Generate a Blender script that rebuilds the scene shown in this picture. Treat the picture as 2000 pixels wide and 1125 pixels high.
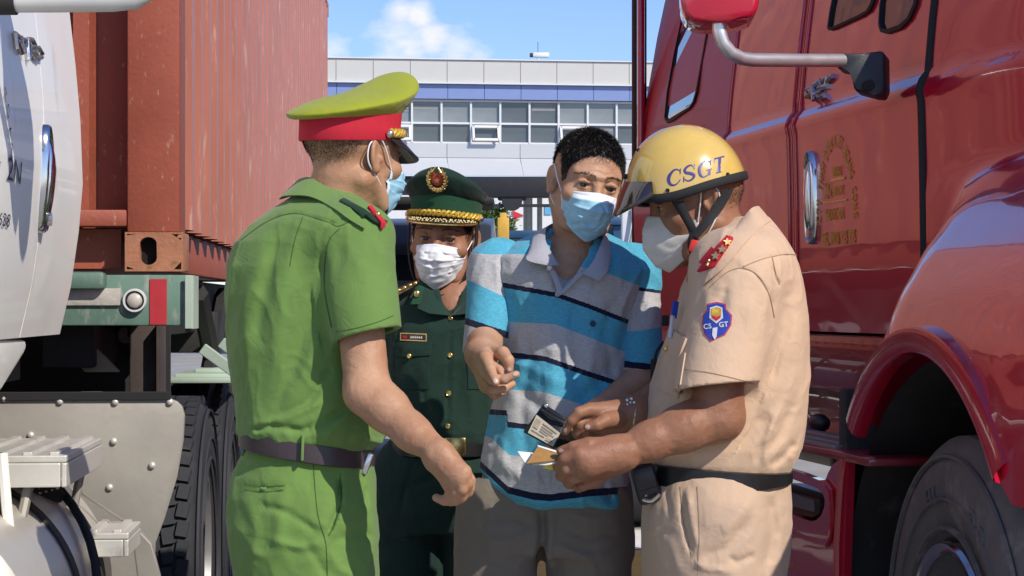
import bpy, bmesh, math, random
import numpy as np
from mathutils import Vector, Matrix

for _o in list(bpy.data.objects):
    bpy.data.objects.remove(_o)
SC = bpy.context.scene
COL = SC.collection
R = math.radians
random.seed(7)

# ---------------------------------------------------------------- camera
F = 3900.0                      # focal length in pixels of the 2000 px wide photograph
CH = 1.33                       # camera height
cam_d = bpy.data.cameras.new('camera')
cam_d.sensor_width = 36.0
cam_d.lens = F / 2000.0 * 36.0
cam_d.shift_y = 37.5 / 2000.0
cam_d.clip_start = 0.1
cam_d.clip_end = 3000
cam = bpy.data.objects.new('camera', cam_d)
cam.location = (0, 0, CH)
cam.rotation_euler = (R(90), 0, 0)
COL.objects.link(cam)
SC.camera = cam

# ---------------------------------------------------------------- light
SUN = Vector((0.53, -0.57, 0.63)).normalized()      # direction towards the sun
SUN_EL = math.asin(SUN.z)
SUN_AZ = math.atan2(SUN.x, SUN.y)                   # clockwise from +Y
world = bpy.data.worlds.new('World')
SC.world = world
world.use_nodes = True
wn, wl = world.node_tree.nodes, world.node_tree.links
wn.clear()
w_out = wn.new('ShaderNodeOutputWorld')
w_bg = wn.new('ShaderNodeBackground')
w_bg.inputs[1].default_value = 0.136
w_sky = wn.new('ShaderNodeTexSky')
w_sky.sky_type = 'NISHITA'
w_sky.sun_disc = False
w_sky.sun_elevation = SUN_EL
w_sky.sun_rotation = SUN_AZ
w_sky.altitude = 10
w_sky.air_density = 1.0
w_sky.dust_density = 0.1
w_sky.ozone_density = 4.0
# clouds: soft cumulus over the whole sky
w_tc = wn.new('ShaderNodeTexCoord')
w_map = wn.new('ShaderNodeMapping')
w_map.inputs['Location'].default_value = (0.55, 0.0, 0.06)
w_map.inputs['Scale'].default_value = (1.0, 1.0, 1.9)
w_n = wn.new('ShaderNodeTexNoise')
w_n.inputs['Scale'].default_value = 7.0
w_n.inputs['Detail'].default_value = 8.0
w_n.inputs['Roughness'].default_value = 0.55
w_n.inputs['Distortion'].default_value = 0.2
# cumulus banks: (direction, angular radius); their edges are broken up by the noise
w_last = None
for cdir, crad in (((-.052, 1, .128), .030), ((-.040, 1, .133), .022), ((-.028, 1, .126), .024), ((-.060, 1, .122), .024), ((-.018, 1, .122), .018), ((-.092, 1, .125), .020), ((-.046, 1, .146), .016), ((-.056, 1, .150), .015),
                   ((.5, 1, .16), .12), ((-.6, 1, .2), .16), ((.9, .3, .25), .2), ((-1, -.2, .2), .25), ((.3, -1, .3), .25), ((-.4, -1, .18), .2), ((.8, -.8, .2), .15), ((.1, .8, .6), .2)):
    v_ = Vector(cdir).normalized()
    nd_ = wn.new('ShaderNodeVectorMath'); nd_.operation = 'DISTANCE'; nd_.inputs[1].default_value = v_
    wl.new(w_tc.outputs['Generated'], nd_.inputs[0])
    mr_ = wn.new('ShaderNodeMapRange'); mr_.inputs[1].default_value = 0; mr_.inputs[2].default_value = crad; mr_.inputs[3].default_value = 1; mr_.inputs[4].default_value = 0
    wl.new(nd_.outputs['Value'], mr_.inputs[0])
    if w_last is None: w_last = mr_.outputs[0]
    else:
        mxx = wn.new('ShaderNodeMath'); mxx.operation = 'MAXIMUM'; wl.new(w_last, mxx.inputs[0]); wl.new(mr_.outputs[0], mxx.inputs[1]); w_last = mxx.outputs[0]
w_n.inputs['Scale'].default_value = 38.0
w_ad = wn.new('ShaderNodeMath'); w_ad.operation = 'MULTIPLY_ADD'; w_ad.inputs[1].default_value = 1.5; w_ad.inputs[2].default_value = -0.75
wl.new(w_n.outputs['Fac'], w_ad.inputs[0])
w_sum = wn.new('ShaderNodeMath'); w_sum.operation = 'ADD'; wl.new(w_ad.outputs[0], w_sum.inputs[0]); wl.new(w_last, w_sum.inputs[1])
w_r = wn.new('ShaderNodeValToRGB')
w_r.color_ramp.elements[0].position = 0.36
w_r.color_ramp.elements[1].position = 1.0
w_mx = wn.new('ShaderNodeMix'); w_mx.data_type = 'RGBA'
w_mx.inputs['B'].default_value = (6.6, 6.7, 6.9, 1)
wl.new(w_tc.outputs['Generated'], w_map.inputs[0])
wl.new(w_map.outputs[0], w_n.inputs['Vector'])
wl.new(w_sum.outputs[0], w_r.inputs[0])
wl.new(w_r.outputs[0], w_mx.inputs['Factor'])
w_tint = wn.new('ShaderNodeMix'); w_tint.data_type = 'RGBA'; w_tint.blend_type = 'MULTIPLY'
w_tint.inputs['Factor'].default_value = 1.0; w_tint.inputs['B'].default_value = (0.86, 0.90, 1.12, 1)
wl.new(w_sky.outputs[0], w_tint.inputs['A'])
wl.new(w_tint.outputs['Result'], w_mx.inputs['A'])
wl.new(w_mx.outputs['Result'], w_bg.inputs[0])
wl.new(w_bg.outputs[0], w_out.inputs[0])

sun_d = bpy.data.lights.new('sun', 'SUN')
sun_d.energy = 4.3
sun_d.angle = R(0.53)
sun_d.color = (1.0, 0.92, 0.80)
sun = bpy.data.objects.new('sun', sun_d)
sun.rotation_euler = (-SUN).to_track_quat('-Z', 'Y').to_euler()
sun.location = (20, -16, 25)
COL.objects.link(sun)

SC.view_settings.view_transform = 'Standard'
SC.view_settings.look = 'None'
SC.view_settings.exposure = 0.06
SC.view_settings.gamma = 1.0
SC.view_settings.use_curve_mapping = False

# ---------------------------------------------------------------- helpers
def P(px, py, d):
    """point seen at pixel (px,py) of the photograph at distance d"""
    return Vector(((px - 1000.0) / F * d, d, CH + (600.0 - py) / F * d))

def tag(o, label=None, cat=None, group=None, kind=None):
    if label: o['label'] = label
    if cat: o['category'] = cat
    if group: o['group'] = group
    if kind: o['kind'] = kind
    return o

def empty(name, loc=(0, 0, 0), rz=0.0, label=None, cat=None, group=None):
    o = bpy.data.objects.new(name, None)
    o.empty_display_size = 0.1
    o.location = loc
    o.rotation_euler = (0, 0, rz)
    COL.objects.link(o)
    return tag(o, label, cat, group)

def link_mesh(name, me, mat=None, parent=None, smooth=False):
    o = bpy.data.objects.new(name, me)
    COL.objects.link(o)
    if mat is not None:
        for m in (mat if isinstance(mat, (list, tuple)) else [mat]):
            me.materials.append(m)
    if smooth:
        me.polygons.foreach_set('use_smooth', [True] * len(me.polygons))
    if parent is not None:
        o.parent = parent
    return o

def pymesh(name, verts, faces, mat=None, parent=None, smooth=False):
    me = bpy.data.meshes.new(name)
    me.from_pydata([tuple(v) for v in verts], [], [tuple(int(i) for i in f) for f in faces])
    me.update()
    return link_mesh(name, me, mat, parent, smooth)

def smooth_angle(o, ang=40):
    """smooth shading with sharp edges above the angle"""
    me = o.data
    bm = bmesh.new(); bm.from_mesh(me)
    a = R(ang)
    for f in bm.faces: f.smooth = True
    for e in bm.edges:
        if len(e.link_faces) == 2 and e.calc_face_angle(0) > a: e.smooth = False
    bm.to_mesh(me); bm.free()
    return o

class MB:
    """collects primitives into one mesh"""
    def __init__(s): s.bm = bmesh.new()
    def box(s, c, d, bev=0.0, rot=None, seg=2):
        r = bmesh.ops.create_cube(s.bm, size=1.0)
        vs = r['verts']
        bmesh.ops.scale(s.bm, vec=d, verts=vs)
        if bev > 0:
            es = list({e for v in vs for e in v.link_edges})
            rr = bmesh.ops.bevel(s.bm, geom=es, offset=min(bev, min(d) * 0.49), segments=seg, affect='EDGES', profile=0.5)
            vs = list({v for f in rr['faces'] for v in f.verts} | {v for v in vs if v.is_valid})
            # gather all connected
            st = list(vs); seen = set(vs)
            while st:
                v = st.pop()
                for e in v.link_edges:
                    w = e.other_vert(v)
                    if w not in seen: seen.add(w); st.append(w)
            vs = list(seen)
        M = Matrix.Translation(Vector(c))
        if rot is not None: M = M @ rot.to_4x4()
        bmesh.ops.transform(s.bm, matrix=M, verts=vs)
        return vs
    def cyl(s, p0, p1, r0, r1=None, n=24, caps=True):
        p0, p1 = Vector(p0), Vector(p1)
        if r1 is None: r1 = r0
        d = p1 - p0
        q = d.to_track_quat('Z', 'Y').to_matrix()
        a, b = [], []
        for i in range(n):
            t = 2 * math.pi * i / n
            e = q @ Vector((math.cos(t), math.sin(t), 0))
            a.append(s.bm.verts.new(p0 + e * r0)); b.append(s.bm.verts.new(p1 + e * r1))
        for i in range(n):
            j = (i + 1) % n
            s.bm.faces.new((a[i], a[j], b[j], b[i]))
        if caps:
            s.bm.faces.new(a[::-1]); s.bm.faces.new(b)
        return a + b
    def tube(s, pts, r, n=12, caps=True):
        pts = [Vector(p) for p in pts]
        rs = r if isinstance(r, (list, tuple)) else [r] * len(pts)
        rings = []
        t0 = (pts[1] - pts[0]).normalized()
        up = Vector((0, 0, 1)) if abs(t0.z) < 0.9 else Vector((1, 0, 0))
        nrm = t0.cross(up).normalized()
        for i, p in enumerate(pts):
            if i == 0: t = pts[1] - pts[0]
            elif i == len(pts) - 1: t = pts[-1] - pts[-2]
            else: t = (pts[i + 1] - pts[i]).normalized() + (pts[i] - pts[i - 1]).normalized()
            t.normalize()
            nrm = (nrm - t * nrm.dot(t)).normalized()
            bn = t.cross(nrm)
            rings.append([s.bm.verts.new(p + (nrm * math.cos(2 * math.pi * k / n) + bn * math.sin(2 * math.pi * k / n)) * rs[i]) for k in range(n)])
        for a, b in zip(rings, rings[1:]):
            for k in range(n):
                j = (k + 1) % n
                s.bm.faces.new((a[k], a[j], b[j], b[k]))
        if caps:
            s.bm.faces.new(rings[0][::-1]); s.bm.faces.new(rings[-1])
    def grid(s, rows, close_u=False, close_v=False):
        """rows: list of lists of points"""
        g = [[s.bm.verts.new(Vector(p)) for p in r] for r in rows]
        nu, nv = len(g), len(g[0])
        for i in range(nu if close_u else nu - 1):
            for j in range(nv if close_v else nv - 1):
                a, b = g[i][j], g[i][(j + 1) % nv]
                c, d = g[(i + 1) % nu][(j + 1) % nv], g[(i + 1) % nu][j]
                vs = []
                for v in (a, b, c, d):
                    if v not in vs: vs.append(v)
                if len(vs) > 2:
                    try: s.bm.faces.new(vs)
                    except ValueError: pass
        return g
    def prism(s, poly, off, bev=0.0):
        """closed polygon of 3D points, extruded by vector off"""
        off = Vector(off)
        a = [s.bm.verts.new(Vector(p)) for p in poly]
        b = [s.bm.verts.new(Vector(p) + off) for p in poly]
        n = len(a)
        fs = [s.bm.faces.new(a), s.bm.faces.new(b[::-1])]
        for i in range(n):
            j = (i + 1) % n
            fs.append(s.bm.faces.new((a[j], a[i], b[i], b[j])))
        if bev > 0:
            es = list({e for f in fs for e in f.edges})
            bmesh.ops.bevel(s.bm, geom=es, offset=bev, segments=2, affect='EDGES', profile=0.5)
    def sphere(s, c, r, seg=16, sc=(1, 1, 1)):
        rr = bmesh.ops.create_uvsphere(s.bm, u_segments=seg, v_segments=max(6, seg // 2), radius=r)
        bmesh.ops.scale(s.bm, vec=sc, verts=rr['verts'])
        bmesh.ops.translate(s.bm, vec=Vector(c), verts=rr['verts'])
        return rr['verts']
    def lathe(s, prof, c, axis, n=48):
        """prof: list of (radius, along axis)"""
        c, axis = Vector(c), Vector(axis).normalized()
        q = axis.to_track_quat('Z', 'Y').to_matrix()
        rows = []
        for k in range(n):
            t = 2 * math.pi * k / n
            e = q @ Vector((math.cos(t), math.sin(t), 0))
            rows.append([c + e * r + axis * h for r, h in prof])
        s.grid(rows, close_u=True)
    def build(s, name, mat=None, parent=None, smooth=None, merge=True):
        if merge: bmesh.ops.remove_doubles(s.bm, verts=s.bm.verts, dist=1e-6)
        bmesh.ops.recalc_face_normals(s.bm, faces=s.bm.faces)
        me = bpy.data.meshes.new(name)
        s.bm.to_mesh(me); s.bm.free()
        o = link_mesh(name, me, mat, parent)
        if smooth: smooth_angle(o, smooth if smooth is not True else 40)
        return o

def box_obj(name, c, d, mat, parent=None, bev=0.0, rot=None):
    m = MB(); m.box(c, d, bev, rot)
    return m.build(name, mat, parent, smooth=35 if bev > 0 else None)

def interp(tab, x):
    xs = [t[0] for t in tab]
    return np.interp(x, xs, [t[1] for t in tab])

# ---------------------------------------------------------------- materials
def mat_nodes(name):
    m = bpy.data.materials.new(name); m.use_nodes = True
    nt = m.node_tree
    return m, nt, nt.nodes['Principled BSDF']

def setin(b, **kw):
    names = {'col': 'Base Color', 'rough': 'Roughness', 'metal': 'Metallic', 'coat': 'Coat Weight', 'coatr': 'Coat Roughness',
             'spec': 'Specular IOR Level', 'sss': 'Subsurface Weight', 'trans': 'Transmission Weight', 'ior': 'IOR', 'sheen': 'Sheen Weight', 'alpha': 'Alpha'}
    for k, v in kw.items():
        b.inputs[names[k]].default_value = (*v, 1) if k == 'col' else v

def simple(name, col, rough=0.6, metal=0.0, var=0.12, scale=8.0, bump=0.0, bscale=60.0, detail=5.0, rvar=0.1, spot=None, **kw):
    """surface with uneven colour, uneven gloss and fine relief"""
    m, nt, b = mat_nodes(name)
    n, l = nt.nodes, nt.links
    setin(b, col=col, rough=rough, metal=metal, **kw)
    tc = n.new('ShaderNodeTexCoord')
    nz = n.new('ShaderNodeTexNoise'); nz.inputs['Scale'].default_value = scale; nz.inputs['Detail'].default_value = detail
    nz.inputs['Roughness'].default_value = 0.6
    l.new(tc.outputs['Object'], nz.inputs['Vector'])
    if var > 0:
        mx = n.new('ShaderNodeMix'); mx.data_type = 'RGBA'
        mx.inputs['A'].default_value = tuple(max(0, c * (1 - var)) for c in col) + (1,)
        mx.inputs['B'].default_value = tuple(min(1, c * (1 + var)) for c in col) + (1,)
        rp = n.new('ShaderNodeMapRange'); rp.inputs[1].default_value = 0.3; rp.inputs[2].default_value = 0.7
        l.new(nz.outputs['Fac'], rp.inputs[0]); l.new(rp.outputs[0], mx.inputs['Factor'])
        last = mx.outputs['Result']
        if spot:
            # wear or dirt of its own colour: (colour, scale, threshold)
            sc, ss, th = spot[:3]
            n2 = n.new('ShaderNodeTexNoise'); n2.inputs['Scale'].default_value = ss; n2.inputs['Detail'].default_value = 8
            n2.inputs['Roughness'].default_value = 0.65
            if len(spot) > 3:
                mp = n.new('ShaderNodeMapping'); mp.inputs['Scale'].default_value = spot[3]
                l.new(tc.outputs['Object'], mp.inputs[0]); l.new(mp.outputs[0], n2.inputs['Vector'])
            else: l.new(tc.outputs['Object'], n2.inputs['Vector'])
            r2 = n.new('ShaderNodeMapRange'); r2.inputs[1].default_value = th; r2.inputs[2].default_value = th + 0.12
            l.new(n2.outputs['Fac'], r2.inputs[0])
            m2 = n.new('ShaderNodeMix'); m2.data_type = 'RGBA'; m2.inputs['B'].default_value = (*sc, 1)
            l.new(r2.outputs[0], m2.inputs['Factor']); l.new(last, m2.inputs['A'])
            last = m2.outputs['Result']
        l.new(last, b.inputs['Base Color'])
    if rvar > 0:
        rr = n.new('ShaderNodeMapRange'); rr.inputs[3].default_value = max(0.02, rough - rvar); rr.inputs[4].default_value = min(1, rough + rvar)
        l.new(nz.outputs['Fac'], rr.inputs[0]); l.new(rr.outputs[0], b.inputs['Roughness'])
    if bump > 0:
        nb = n.new('ShaderNodeTexNoise'); nb.inputs['Scale'].default_value = bscale; nb.inputs['Detail'].default_value = 4
        l.new(tc.outputs['Object'], nb.inputs['Vector'])
        bp = n.new('ShaderNodeBump'); bp.inputs['Strength'].default_value = 1.0; bp.inputs['Distance'].default_value = bump
        l.new(nb.outputs['Fac'], bp.inputs['Height']); l.new(bp.outputs[0], b.inputs['Normal'])
    return m

def cloth(name, col, rough=0.85, var=0.08, weave=900.0, wrinkle=0.0020, sheen=0.15):
    """woven cloth: fine thread relief plus soft small wrinkles"""
    m, nt, b = mat_nodes(name)
    n, l = nt.nodes, nt.links
    setin(b, rough=rough, sheen=sheen, spec=0.25)
    tc = n.new('ShaderNodeTexCoord')
    nz = n.new('ShaderNodeTexNoise'); nz.inputs['Scale'].default_value = 9; nz.inputs['Detail'].default_value = 6
    l.new(tc.outputs['Object'], nz.inputs['Vector'])
    mx = n.new('ShaderNodeMix'); mx.data_type = 'RGBA'
    mx.inputs['A'].default_value = tuple(c * (1 - var) for c in col) + (1,)
    mx.inputs['B'].default_value = tuple(min(1, c * (1 + var)) for c in col) + (1,)
    l.new(nz.outputs['Fac'], mx.inputs['Factor'])
    nw = n.new('ShaderNodeTexNoise'); nw.inputs['Scale'].default_value = weave; nw.inputs['Detail'].default_value = 2
    l.new(tc.outputs['Object'], nw.inputs['Vector'])
    m2 = n.new('ShaderNodeMix'); m2.data_type = 'RGBA'; m2.blend_type = 'MULTIPLY'; m2.inputs['Factor'].default_value = 0.35
    l.new(mx.outputs['Result'], m2.inputs['A']); l.new(nw.outputs['Fac'], m2.inputs['B'])
    gm = n.new('ShaderNodeMix'); gm.data_type = 'RGBA'; gm.inputs['Factor'].default_value = 0.3
    l.new(mx.outputs['Result'], gm.inputs['A']); l.new(m2.outputs['Result'], gm.inputs['B'])
    l.new(gm.outputs['Result'], b.inputs['Base Color'])
    n3 = n.new('ShaderNodeTexNoise'); n3.inputs['Scale'].default_value = 28; n3.inputs['Detail'].default_value = 5; n3.inputs['Distortion'].default_value = 0.8
    l.new(tc.outputs['Object'], n3.inputs['Vector'])
    b1 = n.new('ShaderNodeBump'); b1.inputs['Distance'].default_value = wrinkle * 2.5
    b1.inputs['Strength'].default_value = 0.6
    l.new(n3.outputs['Fac'], b1.inputs['Height'])
    b2 = n.new('ShaderNodeBump'); b2.inputs['Distance'].default_value = 0.0006; b2.inputs['Strength'].default_value = 0.5
    l.new(nw.outputs['Fac'], b2.inputs['Height']); l.new(b1.outputs[0], b2.inputs['Normal'])
    l.new(b2.outputs[0], b.inputs['Normal'])
    m['_mix'] = mx.name
    return m
# ================================================================ frames
class Frame:
    """a thing's own axes: x to the right, y away, z up, turned by rz about its origin"""
    def __init__(s, origin, rz):
        s.o = Vector(origin); s.rz = rz
        s.M = Matrix.Translation(s.o) @ Matrix.Rotation(rz, 4, 'Z')
        s.I = s.M.inverted()
    def loc(s, w): return s.I @ Vector(w)
    def onx(s, px, py, x):
        """local point on plane x=const seen at the pixel"""
        c = s.I @ Vector((0, 0, CH)); d = (s.I.to_3x3() @ Vector(((px - 1000) / F, 1, (600 - py) / F)))
        return c + d * ((x - c.x) / d.x)
    def ony(s, px, py, y):
        c = s.I @ Vector((0, 0, CH)); d = (s.I.to_3x3() @ Vector(((px - 1000) / F, 1, (600 - py) / F)))
        return c + d * ((y - c.y) / d.y)

# ================================================================ ground
m_ground = simple('concrete_ground', (0.33, 0.31, 0.28), 0.9, var=0.18, scale=0.8, bump=0.004, bscale=40, spot=((0.2, 0.19, 0.17), 2.2, 0.58))
g = MB(); g.grid([[(x, y, 0) for x in (-900, -60, -10, 10, 60, 900)] for y in (-600, -30, 0, 20, 80, 1500)])
tag(g.build('ground', m_ground), kind='structure')
m_yel = simple('yellow_road_paint', (0.75, 0.42, 0.05), 0.7, var=0.15, scale=5, spot=((0.35, 0.3, 0.2), 14, 0.6))
m_wp = simple('white_road_paint', (0.75, 0.73, 0.68), 0.7, var=0.1, scale=5, spot=((0.4, 0.38, 0.34), 14, 0.6))
g = MB(); g.grid([[(-1.6, 9.6, .004), (0.9, 9.6, .004)], [(-1.6, 10.9, .004), (0.9, 10.9, .004)]])
tag(g.build('road_marking', m_yel), kind='structure')
g = MB(); g.grid([[(-1.6, 10.95, .004), (0.9, 10.95, .004)], [(-1.6, 11.9, .004), (0.9, 11.9, .004)]])
tag(g.build('road_marking', m_wp), kind='structure')

# ================================================================ gate building
m_alu = simple('pale_cladding', (0.55, 0.545, 0.52), 0.42, var=0.04, scale=0.6, metal=0.0, spot=((0.42, 0.41, 0.39), 1.5, 0.62))
m_alu2 = simple('blue_grey_cladding', (0.50, 0.515, 0.54), 0.45, var=0.04, scale=0.6)
m_blue = simple('blue_cladding', (0.20, 0.27, 0.52), 0.4, var=0.10, scale=0.5)
m_wframe = simple('white_aluminium', (0.68, 0.69, 0.70), 0.45, var=0.03)
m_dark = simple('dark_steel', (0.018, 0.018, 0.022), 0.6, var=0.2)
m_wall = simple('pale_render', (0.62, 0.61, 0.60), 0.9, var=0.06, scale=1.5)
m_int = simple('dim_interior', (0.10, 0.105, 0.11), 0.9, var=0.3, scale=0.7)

def glassmat(name, col, rough=0.06):
    m, nt, b = mat_nodes(name)
    setin(b, col=col, rough=rough, spec=0.8)
    n, l = nt.nodes, nt.links
    tc = n.new('ShaderNodeTexCoord'); nz = n.new('ShaderNodeTexNoise'); nz.inputs['Scale'].default_value = 1.1; nz.inputs['Detail'].default_value = 4
    l.new(tc.outputs['Object'], nz.inputs['Vector'])
    bp = n.new('ShaderNodeBump'); bp.inputs['Distance'].default_value = 0.02; bp.inputs['Strength'].default_value = 0.25
    l.new(nz.outputs['Fac'], bp.inputs['Height']); l.new(bp.outputs[0], b.inputs['Normal'])
    mx = n.new('ShaderNodeMix'); mx.data_type = 'RGBA'
    mx.inputs['A'].default_value = tuple(c * 0.55 for c in col) + (1,); mx.inputs['B'].default_value = tuple(c * 1.5 for c in col) + (1,)
    l.new(nz.outputs['Fac'], mx.inputs['Factor']); l.new(mx.outputs['Result'], b.inputs['Base Color'])
    return m
m_pane = glassmat('office_glass', (0.20, 0.22, 0.22))
m_pane2 = glassmat('dark_office_glass', (0.09, 0.10, 0.10))

BF = Frame((P(930, 600, 54.5).x, 54.5, 0), R(6.7))
bld = empty('gate_building', BF.o, BF.rz, 'long pale clad gate building with blue band and window row across the background', 'building')
ZB = lambda py: CH + (600 - py) / F * 54.5
def brow(n0, n1, pitch, x0, z0, z1, y, dep, mat, name, gap=0.012, slope=0.0):
    """one row of cladding panels, joints open"""
    mb = MB(); mb.box((pitch / 2, dep / 2, (z1 - z0) / 2), (pitch - gap, dep, z1 - z0 - gap), 0.004)
    if slope:
        for v in mb.bm.verts: v.co.y -= slope * (1 - v.co.z / (z1 - z0))
    first = mb.build(name, mat, bld); first.location = (x0 + n0 * pitch, y, z0)
    for k in range(n0 + 1, n1):
        c = first.copy(); COL.objects.link(c); c.parent = bld; c.location = (x0 + k * pitch, y, z0)
bx = BF.ony(945, 150, 0).x
brow(-7, 9, 1.006, bx, ZB(162), ZB(117.5), 0, .06, m_alu, 'parapet_panel')
brow(-7, 9, 1.006, bx + .02, ZB(194), ZB(165), 0.02, .06, m_blue, 'blue_panel')
brow(-4, 5, 2.012, bx - 1.0, ZB(308), ZB(279), 0.12, .06, m_alu2, 'spandrel_panel')
brow(-4, 5, 2.012, bx - 1.0, ZB(346), ZB(308), 0.10, .06, m_alu2, 'canopy_panel', slope=0.75)
xa, xb = bx - 7.1, bx + 9.1
box_obj('drip_edge', ((xa + xb) / 2, -0.03, ZB(163.5)), (xb - xa, .14, .035), m_wframe, bld)
box_obj('coping', ((xa + xb) / 2, 0.10, ZB(116.4)), (xb - xa, .30, .03), m_wframe, bld)
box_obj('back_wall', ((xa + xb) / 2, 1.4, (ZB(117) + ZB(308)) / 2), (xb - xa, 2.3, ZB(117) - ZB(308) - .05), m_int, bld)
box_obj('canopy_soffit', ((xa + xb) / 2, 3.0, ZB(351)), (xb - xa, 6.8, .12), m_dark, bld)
# windows
wp = 57.8 * 54.5 / F
wz0, wz1, wt = ZB(278.5), ZB(196), ZB(240)
rails = MB()
for z in (wz0, wt, wz1): rails.box(((xa + xb) / 2, .19, z), (xb - xa, .07, .055))
wf = rails.build('window_rail', m_wframe, bld)
wx0 = BF.ony(862, 240, 0.2).x
mm = MB(); mm.box((0, 0, 0), (.055, .09, wz1 - wz0), .004); first = None
for k in range(-8, 11):
    if first is None: first = mm.build('mullion', m_wframe, bld); c = first
    else: c = first.copy(); COL.objects.link(c); c.parent = bld
    c.location = (wx0 + k * wp, .185, (wz0 + wz1) / 2)
pm = MB(); pm.box((0, 0, 0), (wp - .055, .01, 1)); p0 = pm.build('window_pane', m_pane, bld)
pm = MB(); pm.box((0, 0, 0), (wp - .055, .01, 1)); p1 = pm.build('window_pane', m_pane2, bld)
m_blind = simple('grey_blind', (.24, .25, .25), .6, var=.1)
rr = random.Random(3); used0 = used1 = False
om = MB()
for s in (-1, 1): om.box((s * (wp / 2 - .06), 0, 0), (.06, .05, .46))
for s in (-1, 1): om.box((0, 0, s * .2), (wp - .12, .05, .07))
opn = om.build('open_sash', m_wframe, bld); opn_used = False
for k in range(-8, 10):
    for (z0, z1, low) in ((wz0 + .03, wt - .03, 1), (wt + .03, wz1 - .03, 0)):
        src = p1 if (low and rr.random() < .6) or rr.random() < .25 else p0
        if src is p0: c = p0 if not used0 else p0.copy(); 
        else: c = p1 if not used1 else p1.copy()
        if c is p0: used0 = True
        elif c is p1: used1 = True
        else: COL.objects.link(c); c.parent = bld
        c.scale = (1, 1, z1 - z0)
        c.location = (wx0 + (k + .5) * wp, .235 + rr.uniform(-.004, .004), (z0 + z1) / 2)
        c.rotation_euler = (R(rr.uniform(-.6, .6)), 0, R(rr.uniform(-.6, .6)))
        if rr.random() < .38:
            bh = (z1 - z0) * rr.uniform(.2, .7); bl = MB()
            for j in range(max(2, int(bh / .07))): bl.box((0, 0, -j * .07 - .035), (wp - .09, .006, .055))
            b_ = bl.build('window_blind', m_blind, bld); b_['kind'] = 'stuff'; b_.location = (wx0 + (k + .5) * wp, .226, z1 - .01)
        if low and k in (1, -2, 4):
            o = opn if not opn_used else opn.copy()
            if opn_used: COL.objects.link(o); o.parent = bld
            opn_used = True
            o.location = (wx0 + (k + .5) * wp, .03, (z0 + z1) / 2 - .01); o.rotation_euler = (R(-24), 0, 0)
# office things behind glass are not visible; columns below the canopy
mc = MB(); mc.box((0, 0, 0), (.45, .45, ZB(346)), .01); first = None
for px in (560, 905, 1228, 1420):
    x = BF.ony(px, 450, 1.2).x
    if first is None: first = mc.build('column', m_wall, bld); c = first
    else: c = first.copy(); COL.objects.link(c); c.parent = bld
    c.location = (x, 1.2 if px != 905 else 3.2, ZB(346) / 2)

# security camera on the parapet
sc = empty('security_camera', BF.M @ Vector((BF.ony(1052, 110, .3).x, .3, ZB(117))), BF.rz, 'small white security camera on a stub post on top of the building parapet', 'camera')
m = MB(); m.cyl((0, 0, 0), (0, 0, .16), .03); m.build('post', m_wframe, sc, smooth=True)
m = MB(); m.box((.06, 0, .20), (.46, .16, .13), .03); m.build('housing', m_wframe, sc, smooth=True)
m = MB(); m.cyl((-.17, 0, .19), (-.24, 0, .19), .06); m.build('lens', m_dark, sc, smooth=True)
m = MB(); m.tube([(-.02, 0, .26), (-.02, 0, .55)], .008, n=6); m.build('aerial', m_dark, sc)

# dark lane gantry under the canopy
gy = 46.0
gt = empty('lane_gantry', (P(980, 600, gy).x, gy, 0), 0, 'black gantry beam with a round unit hanging below the canopy behind the bare headed man', 'gantry')
w = lambda px: P(px, 0, gy).x - gt.location.x
h = lambda py: P(0, py, gy).z
box_obj('beam', ((w(892) + w(1290)) / 2, 0, (h(346) + h(386)) / 2), (w(1290) - w(892), .5, h(346) - h(386)), m_dark, gt, .03)
box_obj('rail', ((w(740) + w(1290)) / 2, -.1, h(402)), (w(1290) - w(740), .08, .07), m_dark, gt)
m = MB(); m.cyl((w(1000), -.2, h(391)), (w(1000), .2, h(391)), .24, n=24); m.box((w(1000), 0, h(384)), (.66, .36, .18), .04); m.build('round_unit', m_dark, gt, smooth=True)
m = MB()
for py in (352, 366, 378, 390): m.box(((w(740) + w(830)) / 2, .3, h(py)), (w(830) - w(740), .04, .04))
for px in (757, 775): m.box((w(px), .3, (h(346) + h(402)) / 2), (.07, .05, h(346) - h(402)))
m.build('railing', m_dark, gt)
m = MB()
for px in (742, 1290): m.box((w(px), 0, h(386) / 2), (.25, .25, h(386)), .02)
m.build('leg', m_dark, gt)

# white hoarding with red arrow far behind
hy = 80.0
m_hoard = simple('white_hoarding', (0.74, 0.74, 0.73), 0.6, var=0.03)
m_redp = simple('red_print', (0.62, 0.03, 0.04), 0.6, var=0.05)
m_greyp = simple('grey_print', (0.25, 0.25, 0.27), 0.6, var=0.05)
m_bluep = simple('light_blue_print', (0.12, 0.42, 0.68), 0.6, var=0.05)
hb = empty('hoarding', (P(950, 600, hy).x, hy, 0), 0, 'white hoarding with grey letters and a red arrow far beyond the gate', 'hoarding')
w = lambda px: P(px, 0, hy).x - hb.location.x
h = lambda py: P(0, py, hy).z
npn = 12
pw = (w(1330) - w(720)) / npn
mb = MB(); mb.box((pw / 2, 0, 0), (pw - .02, .1, 3.6), .01); first = None
for k in range(npn):
    if first is None: first = mb.build('board_panel', m_hoard, hb); c = first
    else: c = first.copy(); COL.objects.link(c); c.parent = hb
    c.location = (w(720) + k * pw, rr.uniform(0, .02), h(398) - 1.0)
m = MB()
for k in range(npn + 1): m.box((w(720) + k * pw, .1, h(398) / 2 - 1), (.1, .1, h(398) - 1.0))
m.build('post', m_greyp, hb)
m = MB(); m.prism([(w(1000), -.07, h(411)), (w(1024), -.07, h(421)), (w(1012), -.07, h(424)), (w(1007), -.07, h(436))], (0, -.02, 0)); m.build('red_arrow', m_redp, hb)
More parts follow.
